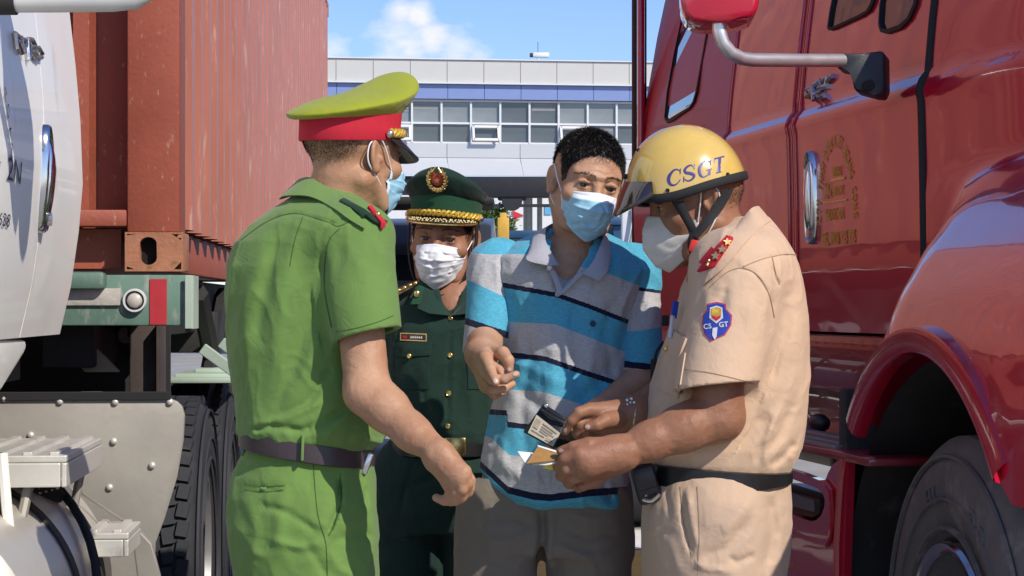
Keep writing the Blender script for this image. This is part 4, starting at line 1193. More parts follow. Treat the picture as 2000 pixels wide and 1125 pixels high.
# plain gloves box of air intake beside the hood so that the bonnet reads from the front
# ================================================================ sculpting: signed distance volumes turned into meshes
f32 = np.float32
def vnoise(p, seed=0):
    """smooth value noise, p (N,3) -> (N,) in -1..1"""
    i = np.floor(p).astype(np.int64); f = (p - i).astype(f32); f = f * f * (3 - 2 * f)
    out = np.zeros(len(p), f32)
    for dx in (0, 1):
        for dy in (0, 1):
            for dz in (0, 1):
                hsh = ((i[:, 0] + dx) * 374761393 + (i[:, 1] + dy) * 668265263 + (i[:, 2] + dz) * 2147483647 + seed * 1274126177) & 0xffffffff
                hsh = ((hsh ^ (hsh >> 13)) * 1274126177) & 0xffffffff
                v = ((hsh ^ (hsh >> 16)) & 0xffff).astype(f32) / 32767.5 - 1
                w = (f[:, 0] if dx else 1 - f[:, 0]) * (f[:, 1] if dy else 1 - f[:, 1]) * (f[:, 2] if dz else 1 - f[:, 2])
                out += v * w
    return out

class Vol:
    def __init__(s, lo, hi, h, M=None):
        """M: frame of the volume; primitives are given in that frame, mesh comes out in world space"""
        s.lo = np.array(lo, float); s.h = h; s.M = M
        s.n = np.ceil((np.array(hi, float) - s.lo) / h).astype(int) + 1
        s.D = np.full(s.n, 0.2, f32)
        s.ax = [(s.lo[i] + h * np.arange(s.n[i])).astype(f32) for i in range(3)]
    def _sl(s, lo, hi, pad):
        a = np.maximum(0, np.floor((np.array(lo) - pad - s.lo) / s.h).astype(int)); b = np.minimum(s.n, np.ceil((np.array(hi) + pad - s.lo) / s.h).astype(int) + 1)
        if np.any(b <= a): return None
        return tuple(slice(int(a[i]), int(b[i])) for i in range(3))
    def _xyz(s, sl):
        return s.ax[0][sl[0]][:, None, None], s.ax[1][sl[1]][None, :, None], s.ax[2][sl[2]][None, None, :]
    def _mix(s, sl, d, k, op):
        a = s.D[sl]
        if op == 'add':
            if k > 0:
                h = np.clip(.5 + .5 * (a - d) / k, 0, 1); s.D[sl] = a + (d - a) * h - k * h * (1 - h)
            else: s.D[sl] = np.minimum(a, d)
        elif op == 'sub':
            if k > 0:
                h = np.clip(.5 - .5 * (a + d) / k, 0, 1); s.D[sl] = a + (-d - a) * h + k * h * (1 - h)
            else: s.D[sl] = np.maximum(a, -d)
    def cone(s, p0, p1, r0, r1=None, k=.01, op='add', flat=None):
        """tapered capsule; flat=(axis vector, factor) squashes it along the axis"""
        r1 = r0 if r1 is None else r1
        p0, p1 = np.array(p0, float), np.array(p1, float)
        rm = max(r0, r1) * 1.3; sl = s._sl(np.minimum(p0, p1), np.maximum(p0, p1), rm + k + 2 * s.h)
        if sl is None: return
        X, Y, Z = s._xyz(sl); v = p1 - p0; L2 = max(float(v @ v), 1e-12)
        qx, qy, qz = X - p0[0], Y - p0[1], Z - p0[2]
        t = np.clip((qx * v[0] + qy * v[1] + qz * v[2]) / L2, 0, 1).astype(f32)
        ex, ey, ez = qx - t * v[0], qy - t * v[1], qz - t * v[2]
        if flat is not None:
            a = np.array(flat[0], float); a /= np.linalg.norm(a); g = (ex * a[0] + ey * a[1] + ez * a[2]) * (1 / flat[1] - 1)
            ex = ex + g * a[0]; ey = ey + g * a[1]; ez = ez + g * a[2]
        d = np.sqrt(ex * ex + ey * ey + ez * ez) - (r0 + (r1 - r0) * t)
        s._mix(sl, d.astype(f32), k, op)
    def chain(s, pts, rs, k=.008, op='add', flat=None):
        for i in range(len(pts) - 1): s.cone(pts[i], pts[i + 1], rs[i], rs[i + 1], k, op, flat)
    def ell(s, c, r, k=.01, op='add', rot=None):
        c = np.array(c, float); r = np.array(r, float); rm = r.max() if rot is not None else r
        sl = s._sl(c - rm, c + rm, k + 2 * s.h)
        if sl is None: return
        X, Y, Z = s._xyz(sl); x, y, z = X - c[0], Y - c[1], Z - c[2]
        if rot is not None:
            m = np.array(rot.transposed() if isinstance(rot, Matrix) else rot)
            x, y, z = m[0, 0] * x + m[0, 1] * y + m[0, 2] * z, m[1, 0] * x + m[1, 1] * y + m[1, 2] * z, m[2, 0] * x + m[2, 1] * y + m[2, 2] * z
        k0 = np.sqrt((x / r[0]) ** 2 + (y / r[1]) ** 2 + (z / r[2]) ** 2); k1 = np.sqrt((x / r[0] ** 2) ** 2 + (y / r[1] ** 2) ** 2 + (z / r[2] ** 2) ** 2)
        s._mix(sl, (k0 * (k0 - 1) / np.maximum(k1, 1e-6)).astype(f32), k, op)
    def box(s, c, hd, rnd=.0, k=.004, op='add', rot=None):
        c = np.array(c, float); hd = np.array(hd, float); rm = np.full(3, np.linalg.norm(hd)) if rot is not None else hd
        sl = s._sl(c - rm, c + rm, k + rnd + 2 * s.h)
        if sl is None: return
        X, Y, Z = s._xyz(sl); x, y, z = X - c[0], Y - c[1], Z - c[2]
        if rot is not None:
            m = np.array(rot.transposed())
            x, y, z = m[0, 0] * x + m[0, 1] * y + m[0, 2] * z, m[1, 0] * x + m[1, 1] * y + m[1, 2] * z, m[2, 0] * x + m[2, 1] * y + m[2, 2] * z
        qx, qy, qz = np.abs(x) - hd[0] + rnd, np.abs(y) - hd[1] + rnd, np.abs(z) - hd[2] + rnd
        d = np.sqrt(np.maximum(qx, 0) ** 2 + np.maximum(qy, 0) ** 2 + np.maximum(qz, 0) ** 2) + np.minimum(np.maximum(np.maximum(qx, qy), qz), 0) - rnd
        s._mix(sl, d.astype(f32), k, op)
    def loft(s, secs, k=.02, op='add', capk=0.02, p=2.3):
        """secs: (z, cx, cy, a, b[, yaw]) stacked super-ellipse sections"""
        secs = sorted(secs); zs = [q[0] for q in secs]
        mx = max(max(q[3], q[4]) for q in secs)
        lo = (min(q[1] for q in secs) - mx, min(q[2] for q in secs) - mx, zs[0]); hi = (max(q[1] for q in secs) + mx, max(q[2] for q in secs) + mx, zs[-1])
        sl = s._sl(lo, hi, k + .02)
        if sl is None: return
        X, Y, Z = s._xyz(sl); zz = s.ax[2][sl[2]]
        it = [np.interp(zz, zs, [q[i] for q in secs]).astype(f32)[None, None, :] for i in (1, 2, 3, 4)]
        yaw = np.interp(zz, zs, [q[5] if len(q) > 5 else 0 for q in secs]).astype(f32)[None, None, :]
        # soften the piecewise-linear profile
        cx, cy, a, b = it
        x, y = X - cx, Y - cy
        c_, s_ = np.cos(yaw), np.sin(yaw); x, y = x * c_ + y * s_, -x * s_ + y * c_
        u, v = np.abs(x / a), np.abs(y / b)
        r = np.maximum((u ** p + v ** p) ** (1 / p), 1e-4)
        rr = np.maximum(np.sqrt(x * x + y * y), 1e-5)
        d = (rr - rr / r) * .92
        dz = np.maximum(zs[0] - Z, Z - zs[-1])
        d = np.where(dz > 0, np.sqrt(np.maximum(d, 0) ** 2 + dz ** 2), np.maximum(d, dz)) if capk == 0 else np.maximum(d, dz)
        s._mix(sl, d.astype(f32), k, op)
    def plane(s, p, nrm, k=0.0):
        """cut away the side the normal points to"""
        nrm = np.array(nrm, float); nrm /= np.linalg.norm(nrm)
        X, Y, Z = s._xyz((slice(None),) * 3)
        d = ((X - p[0]) * nrm[0] + (Y - p[1]) * nrm[1] + (Z - p[2]) * nrm[2]).astype(f32)
        s.D = np.maximum(s.D, d)
    def band(s, w=.03):
        idx = np.nonzero(np.abs(s.D) < w)
        pts = np.stack([s.ax[i][idx[i]] for i in range(3)], 1)
        return idx, pts
    def displace(s, fn, w=.03):
        idx, pts = s.band(w)
        d = fn(pts)
        for p0, p1, r1 in getattr(s, 'cuffs', []):
            # thin cloth at an open cuff keeps its thickness
            ax = (p1 - p0) / np.linalg.norm(p1 - p0); t = (pts - p1) @ ax; rad = np.linalg.norm((pts - p1) - t[:, None] * ax, axis=1)
            w_ = np.clip((-t - .09) / .05, 0, 1); w_ = np.where(rad < r1 * 1.35, np.maximum(w_, .0), 1)
            d = d * np.where(t > -.14, np.maximum(w_, .06), 1)
        s.D[idx] += d.astype(f32)
    def mesh(s, smooth=1):
        D = s.D; S = D < 0
        n = D.shape
        c = np.zeros((n[0] - 1, n[1] - 1, n[2] - 1), np.int8)
        for dx in (0, 1):
            for dy in (0, 1):
                for dz in (0, 1):
                    c += S[dx:n[0] - 1 + dx, dy:n[1] - 1 + dy, dz:n[2] - 1 + dz]
        act = np.nonzero((c > 0) & (c < 8))
        N = len(act[0])
        ix = np.full(c.shape, -1, np.int32); ix[act] = np.arange(N)
        cor = np.array([(a, b, d) for a in (0, 1) for b in (0, 1) for d in (0, 1)])
        V = np.stack([D[act[0] + q[0], act[1] + q[1], act[2] + q[2]] for q in cor], 1)
        acc = np.zeros((N, 3), f32); cnt = np.zeros(N, f32)
        for a in range(8):
            for b in range(a + 1, 8):
                df = cor[b] - cor[a]
                if np.abs(df).sum() != 1: continue
                m = (V[:, a] < 0) != (V[:, b] < 0)
                t = V[m, a] / (V[m, a] - V[m, b])
                acc[m] += cor[a] + t[:, None] * df; cnt[m] += 1
        pos = np.stack(act, 1) + acc / np.maximum(cnt, 1)[:, None]
        quads = []
        for ax in range(3):
            o1, o2 = (ax + 1) % 3, (ax + 2) % 3
            sl0 = [slice(None)] * 3; sl1 = [slice(None)] * 3
            sl0[ax] = slice(0, n[ax] - 1); sl1[ax] = slice(1, n[ax])
            for o in (o1, o2): sl0[o] = slice(1, n[o] - 1); sl1[o] = slice(1, n[o] - 1)
            A, B = S[tuple(sl0)], S[tuple(sl1)]
            for flip, msk in ((False, A & ~B), (True, B & ~A)):
                e = np.stack(np.nonzero(msk), 1)
                if len(e) == 0: continue
                base = e.copy(); base[:, o1] += 1; base[:, o2] += 1
                q = []
                for (u, v) in ((1, 1), (0, 1), (0, 0), (1, 0)):
                    cc = base.copy(); cc[:, o1] -= u; cc[:, o2] -= v
                    q.append(ix[cc[:, 0], cc[:, 1], cc[:, 2]])
                q = np.stack(q, 1)
                if flip: q = q[:, ::-1]
                quads.append(q)
        Q = np.concatenate(quads) if quads else np.zeros((0, 4), int)
        Q = Q[(Q >= 0).all(1)]
        for _ in range(smooth):
            sm = np.zeros_like(pos); ct = np.zeros(N)
            for i in range(4):
                for j in (1, 3):
                    np.add.at(sm, Q[:, i], pos[Q[:, (i + j) % 4]]) if False else None
            a = Q[:, [0, 1, 2, 3, 1, 2, 3, 0]].ravel(); b = Q[:, [1, 2, 3, 0, 0, 1, 2, 3]].ravel()
            for k_ in range(3): sm[:, k_] = np.bincount(a, pos[b, k_], N)
            ct = np.bincount(a, minlength=N)
            pos = pos * .5 + .5 * sm / np.maximum(ct, 1)[:, None]
        pos = pos * s.h + s.lo
        if s.M is not None:
            Mn = np.array(s.M); pos = pos @ Mn[:3, :3].T + Mn[:3, 3]
        return pos, Q

def np_mesh(name, parts, mat=None, parent=None):
    """parts: list of (verts, quads); one mesh object"""
    vs, fs, o = [], [], 0
    for v, q in parts:
        vs.append(v); fs.append(q + o); o += len(v)
    V, Q = np.concatenate(vs), np.concatenate(fs)
    me = bpy.data.meshes.new(name)
    me.vertices.add(len(V)); me.vertices.foreach_set('co', V.astype(f32).ravel())
    me.loops.add(len(Q) * 4); me.loops.foreach_set('vertex_index', Q.astype(np.int32).ravel())
    me.polygons.add(len(Q)); me.polygons.foreach_set('loop_start', np.arange(0, len(Q) * 4, 4, dtype=np.int32))
    me.polygons.foreach_set('use_smooth', np.ones(len(Q), bool))
    me.update(calc_edges=True)
    return link_mesh(name, me, mat, parent)

def pix_xy(p):
    """pixel coordinates of points (N,3)"""
    return 1000 + p[:, 0] / p[:, 1] * F, 600 - (p[:, 2] - CH) / p[:, 1] * F

def creases(lines, d=None, front=None):
    """relief of folds: lines of (pixel polyline, width px, depth m (+ groove, - ridge)); front(p) limits it to the near side"""
    def fn(p):
        px, py = pix_xy(p); out = np.zeros(len(p), f32)
        msk = np.ones(len(p), bool) if front is None else front(p)
        for pl_, w, amp in lines:
            L = len(pl_) - 1; best = np.full(len(p), 1e9, f32); tt = np.zeros(len(p), f32)
            for i in range(L):
                (x0, y0), (x1, y1) = pl_[i], pl_[i + 1]; vx, vy = x1 - x0, y1 - y0
                t = np.clip(((px - x0) * vx + (py - y0) * vy) / max(vx * vx + vy * vy, 1e-6), 0, 1)
                dd = (px - x0 - t * vx) ** 2 + (py - y0 - t * vy) ** 2
                b = dd < best; best[b] = dd[b]; tt[b] = (i + t[b]) / L
            fade = np.clip(np.minimum(tt, 1 - tt) * 5, .12, 1)
            out += np.where(msk, amp * fade * np.exp(-best / (w * w)), 0)
        return out
    return fn
def folds(amp, scale, aniso=(1, 1, 1), seed=0, warp=.5, power=1.0):
    """soft random cloth folds"""
    an = np.array(aniso, float)
    def fn(p):
        q = p / scale * an
        w = np.stack([vnoise(q * .7 + 11, seed + 1), vnoise(q * .7 + 23, seed + 2), vnoise(q * .7 + 37, seed + 3)], 1) * warp
        r = np.clip(1.05 - np.abs(vnoise(q + w, seed)) * 2.3, 0, 1) ** 1.7 * 1.5 - .35
        r2 = vnoise(q * 2.1 + w * 1.5, seed + 7)
        return -amp * (.75 * r + .25 * r2)
    return fn
# ================================================================ people: shared kit
from mathutils.bvhtree import BVHTree
def skin(name, col, rough=.5):
    m, nt, b = mat_nodes(name)
    n, l = nt.nodes, nt.links
    setin(b, rough=rough, sss=.12, spec=.35)
    b.inputs['Subsurface Radius'].default_value = (.012, .004, .002)
    b.inputs['Subsurface Scale'].default_value = .6
    tc = n.new('ShaderNodeTexCoord')
    nz = n.new('ShaderNodeTexNoise'); nz.inputs['Scale'].default_value = 14; nz.inputs['Detail'].default_value = 6
    l.new(tc.outputs['Object'], nz.inputs['Vector'])
    mx = n.new('ShaderNodeMix'); mx.data_type = 'RGBA'
    mx.inputs['A'].default_value = (col[0] * .86, col[1] * .78, col[2] * .74, 1)
    mx.inputs['B'].default_value = (col[0] * 1.1, col[1] * 1.14, col[2] * 1.14, 1)
    rp = n.new('ShaderNodeMapRange'); rp.inputs[1].default_value = .3; rp.inputs[2].default_value = .7
    l.new(nz.outputs['Fac'], rp.inputs[0]); l.new(rp.outputs[0], mx.inputs['Factor'])
    # freckles and moles
    n2 = n.new('ShaderNodeTexNoise'); n2.inputs['Scale'].default_value = 210; n2.inputs['Detail'].default_value = 2
    l.new(tc.outputs['Object'], n2.inputs['Vector'])
    m2 = n.new('ShaderNodeMix'); m2.data_type = 'RGBA'; m2.inputs['B'].default_value = (col[0] * .6, col[1] * .5, col[2] * .45, 1)
    r2 = n.new('ShaderNodeMapRange'); r2.inputs[1].default_value = .62; r2.inputs[2].default_value = .85; r2.inputs[4].default_value = .5
    l.new(n2.outputs['Fac'], r2.inputs[0]); l.new(r2.outputs[0], m2.inputs['Factor']); l.new(mx.outputs['Result'], m2.inputs['A'])
    l.new(m2.outputs['Result'], b.inputs['Base Color'])
    nb = n.new('ShaderNodeTexNoise'); nb.inputs['Scale'].default_value = 420; nb.inputs['Detail'].default_value = 3
    l.new(tc.outputs['Object'], nb.inputs['Vector'])
    nb2 = n.new('ShaderNodeTexNoise'); nb2.inputs['Scale'].default_value = 60; nb2.inputs['Detail'].default_value = 4
    l.new(tc.outputs['Object'], nb2.inputs['Vector'])
    b1 = n.new('ShaderNodeBump'); b1.inputs['Distance'].default_value = .0012; b1.inputs['Strength'].default_value = .5
    l.new(nb.outputs['Fac'], b1.inputs['Height'])
    b2 = n.new('ShaderNodeBump'); b2.inputs['Distance'].default_value = .0034; b2.inputs['Strength'].default_value = .6
    l.new(nb2.outputs['Fac'], b2.inputs['Height']); l.new(b1.outputs[0], b2.inputs['Normal'])
    l.new(b2.outputs[0], b.inputs['Normal'])
    return m
m_hair = simple('black_hair', (.012, .010, .009), .55, var=.4, scale=90, bump=.002, bscale=260)
m_hairg = simple('grey_flecked_hair', (.020, .016, .014), .5, var=.3, scale=90)
m_greyhair = simple('grey_hair', (.32, .30, .28), .45, var=.3, scale=60)
m_eyew = simple('eye_white', (.36, .31, .28), .25, var=.05, coat=1.0)
m_iris = simple('dark_iris', (.02, .010, .006), .1, var=.2, coat=1.0)
m_lash = simple('lash_black', (.008, .006, .005), .6, var=0)
m_loop = simple('white_elastic', (.80, .80, .80), .7, var=.04)
m_gold_t = simple('gold_thread', (.62, .40, .06), .4, metal=.4, var=.25, scale=120, bump=.001, bscale=600)
m_goldm = simple('gold_metal', (.80, .58, .22), .25, metal=.9, var=.15, scale=80)
m_silver = simple('silver_metal', (.70, .70, .70), .25, metal=.95, var=.1, scale=50)
m_redb = simple('red_felt', (.50, .012, .03), .85, var=.08, scale=30, bump=.0006, bscale=500)
m_belt = simple('brown_belt_leather', (.045, .032, .034), .38, var=.2, scale=14, bump=.0006, bscale=260)
m_beltk = simple('black_belt_leather', (.014, .014, .015), .32, var=.25, scale=14, bump=.0006, bscale=240)
m_shoe = simple('black_shoe', (.015, .014, .014), .3, var=.15, coat=.3)
m_strap = simple('black_webbing', (.014, .014, .015), .8, var=.2, scale=60, bump=.0008, bscale=700)

def headM(px, py, d, yaw, pitch, roll, sc=1.0):
    return Matrix.Translation(P(px, py, d)) @ Matrix.Rotation(R(yaw), 4, 'Z') @ Matrix.Rotation(R(pitch), 4, 'X') @ Matrix.Rotation(R(roll), 4, 'Y') @ Matrix.Scale(sc, 4)

def make_head(M, neck_base, neck_r=.058, h=.0024, brow=0.0, lidopen=.0042, thin=1.0, top=.084):
    """head and neck; neck_base is a world point"""
    I = M.inverted(); nb = I @ Vector(neck_base)
    lo = np.array([-.10, -.135, -.15]); hi = np.array([.10, .125, .135])
    lo = np.minimum(lo, np.array(nb) - .09); hi = np.maximum(hi, np.array(nb) + .09)
    v = Vol(lo, hi, h, M)
    v.ell((0, .016, .034), (.0755, .094, top), .0)
    v.ell((0, -.030, .010), (.064 * thin, .066, top + .004), .03)
    v.ell((0, -.032, -.060), (.053 * thin, .056, .052), .03)
    v.ell((0, -.070, -.100), (.023, .020, .018), .025)
    for s in (-1, 1):
        v.cone((s * .060, .004, -.045), (s * .042, -.045, -.092), .016, .014, .022)       # jaw line
        v.ell((s * .047, -.060, -.022), (.022, .022, .018), .022)                         # cheek bone
        v.cone((s * .012, -.083, .026), (s * .046, -.070, .029), .011 + brow, .009, .014)  # brow ridge
        v.ell((s * .032, -.101, .006), (.019, .022, .013), .012, 'sub')                   # socket
    v.cone((0, -.088, .022), (0, -.1065, -.030), .0065, .0105, .012)                       # nose
    for s in (-1, 1): v.ell((s * .0125, -.101, -.034), (.009, .011, .008), .006)
    v.ell((0, -.092, -.064), (.024, .010, .006), .008); v.ell((0, -.090, -.074), (.020, .010, .007), .006)
    for s in (-1, 1):
        c = Vector((s * .0315, -.0765, .004))
        v.ell(c, (.0150, .0150, .0150), .006)                                             # lids
        v.cone(c + Vector((-.013, -.0115, .0075)), c + Vector((0, -.0150, .0105)), .0028, .0032, .004)
        v.cone(c + Vector((0, -.0150, .0105)), c + Vector((.013, -.0115, .0075)), .0032, .0028, .004)
        v.ell(c + Vector((0, -.014, -.0005)), (.0125, .013, lidopen), .0015, 'sub')
    # ears
    for s in (-1, 1):
        rot = Matrix.Rotation(s * R(-24), 3, 'Z') @ Matrix.Rotation(R(-12), 3, 'X')
        c = Vector((s * .079, .014, -.002))
        v.ell(c, (.0065, .0185, .031), .004, 'add', rot)
        v.ell(c + Vector((s * .007, -.003, .004)), (.006, .011, .019), .004, 'sub', rot)
        v.ell(c + Vector((s * .002, -.004, -.026)), (.0055, .009, .009), .006)
        v.ell(c + Vector((s * .001, -.014, -.006)), (.005, .005, .008), .004)
    # neck
    v.cone((0, .022, -.045), nb + Vector((0, .0, 0)), neck_r * .96, neck_r * 1.08, .022)
    for s in (-1, 1): v.cone((s * .058, .028, -.050), nb + Vector((s * .012, -neck_r * .75, -.0)), .013, .010, .022)   # sterno muscles
    v.ell(Vector((0, -.022, -.125)), (.012, .012, .016), .014)
    return v

def eyes(M, root, look=(0, 0), dim=1.0, head=None):
    I = M.inverted(); bv = BVHTree.FromPolygons([tuple(I @ Vector(p)) for p in head[0]], head[1].tolist())
    for s in (-1, 1):
        c = Vector((s * .0315, -.0765, .004))
        mb = MB(); mb.sphere((0, 0, 0), .0136, 20); bmesh.ops.transform(mb.bm, matrix=M @ Matrix.Translation(c), verts=mb.bm.verts)
        e = mb.build('eye', m_eyew, root, smooth=80)
        d = Vector((math.sin(R(look[0])), -math.cos(R(look[0])), math.sin(R(look[1])))).normalized()
        q = d.to_track_quat('Z', 'Y').to_matrix().to_4x4()
        mb = MB(); mb.lathe([(0, .0143), (.0035, .0140), (.0066, .0127), (.0072, .0118)], (0, 0, 0), (0, 0, 1), 18)
        bmesh.ops.transform(mb.bm, matrix=M @ Matrix.Translation(c) @ q, verts=mb.bm.verts)
        mb.build('iris', m_iris, e, smooth=80)
    # lashes and brows
    rn = random.Random(2)
    for s in (-1, 1):
        c = Vector((s * .0315, -.0765, .004)); vs, fs = [], []
        mb = MB(); pts = [M @ (c + Vector((x, -math.sqrt(max(.0157 ** 2 - x * x - .0045 ** 2, 0)) - .0004, .0042 - abs(x) ** 2 * 22 + .0002))) for x in np.linspace(-.0120, .0120, 9)]
        mb.tube(pts, [.0003, .0006, .0008, .0009, .0009, .0009, .0008, .0006, .0003], n=6); mb.build('lash_line', m_lash, root, smooth=True)
        for k in range(85):
            t = rn.random(); x = s * (.010 + .044 * t); z = .0240 + .006 * math.sin(math.pi * (t * .8 + .1)) + rn.gauss(0, .0019) * (1 - .5 * t); y = -.0945 + .026 * t * t + .004 * t
            hit_ = bv.ray_cast(Vector((x, -.2, z)), Vector((0, 1, 0)))[0]
            if hit_ is None: continue
            p = hit_ + Vector((0, -.0004, 0)); d = Vector((s * (.6 + .4 * t), .35 * t, .35 - .7 * t)).normalized() * rn.uniform(.004, .0075)
            n_ = Vector((0, 0, 1)).cross(d).normalized() * .0005; up = Vector((0, -.0012, 0)); i = len(vs)
            w_ = d.cross(Vector((0, -1, 0))).normalized() * .00045
            vs += [M @ (p - w_), M @ (p + w_), M @ (p + d + up)]; fs.append((i, i + 1, i + 2))
        pymesh('eyebrow', vs, fs, m_hairg, root)

HT_Y = [-.2, -.105, -.080, -.066, -.056, -.048, -.030, -.012, .004, .030, .042, .060, .2]
HT_Z = [.056, .056, .053, .036, .018, -.016, -.016, .020, .040, .034, -.012, -.040, -.058]
def hair_amount(p):
    """p local (N,3): >0 inside the hair line (metres above it)"""
    return p[:, 2] - np.interp(p[:, 1], HT_Y, HT_Z) - np.maximum(0, np.abs(p[:, 0]) - .062) * .3

def strands(name, body_v, M, root, n, length, width, mats, fade=.03, lift=.5, seed=1, grey=0.0, zmin=None, jit=.18, topl=False):
    """short hair as thousands of small tapered blades growing from the scalp; body_v: (verts, quads)"""
    I = np.array(M.inverted()); V, Q = body_v
    L = V @ I[:3, :3].T + I[:3, 3]
    fc = L[Q].mean(1); a = L[Q[:, 1]] - L[Q[:, 0]]; b = L[Q[:, 3]] - L[Q[:, 0]]; nn = np.cross(a, b); nn /= np.maximum(np.linalg.norm(nn, axis=1), 1e-9)[:, None]
    amt = hair_amount(fc); ear = (np.abs(fc[:, 0]) > .071) & (fc[:, 1] > -.02) & (fc[:, 1] < .04) & (fc[:, 2] < .036)
    ok = (amt > 0) & ~ear
    fc, nn, amt = fc[ok], nn[ok], amt[ok]
    rg = np.random.default_rng(seed)
    w = np.clip(amt / fade, .08, 1); idx = rg.choice(len(fc), n, p=w / w.sum())
    p = fc[idx] + rg.normal(0, .0012, (n, 3)); nr = nn[idx]
    ln = length * np.clip(amt[idx] / fade, .15, 1) * rg.uniform(.6, 1.15, n)
    if topl: ln = ln * np.clip((p[:, 2] - .0) / .075, .38, 1)
    flow = np.stack([p[:, 0] * 1.5, np.where(p[:, 1] < -.02, -.7, -.35), -.55 * np.ones(n) + 3.0 * np.maximum(p[:, 2] - .06, 0)], 1)
    flow -= (flow * nr).sum(1)[:, None] * nr
    d = nr * lift + flow * (1 - lift) + rg.normal(0, jit, (n, 3)); d /= np.linalg.norm(d, axis=1)[:, None]
    sd = np.cross(d, nr + rg.normal(0, .3, (n, 3))); sd /= np.maximum(np.linalg.norm(sd, axis=1), 1e-9)[:, None]
    wd = width * rg.uniform(.7, 1.2, n)[:, None]
    A, B = p - nr * .001 - sd * wd, p - nr * .001 + sd * wd
    mid = p + d * ln[:, None] * .55; tip = p + d * ln[:, None] - np.array([0, 0, 1]) * (ln ** 2)[:, None] * 3
    Mn = np.array(M)
    vs = np.stack([A, B, mid + sd * wd * .8, tip, mid - sd * wd * .8], 1).reshape(-1, 3) @ Mn[:3, :3].T + Mn[:3, 3]
    fs = np.arange(n * 5).reshape(n, 5)
    me = bpy.data.meshes.new(name); me.from_pydata(vs.tolist(), [], fs.tolist())
    o = link_mesh(name, me, mats, root)
    if grey > 0:
        g_ = rg.random(n) < grey; me.polygons.foreach_set('material_index', g_.astype(np.int32))
    o['kind'] = 'stuff'
    return o

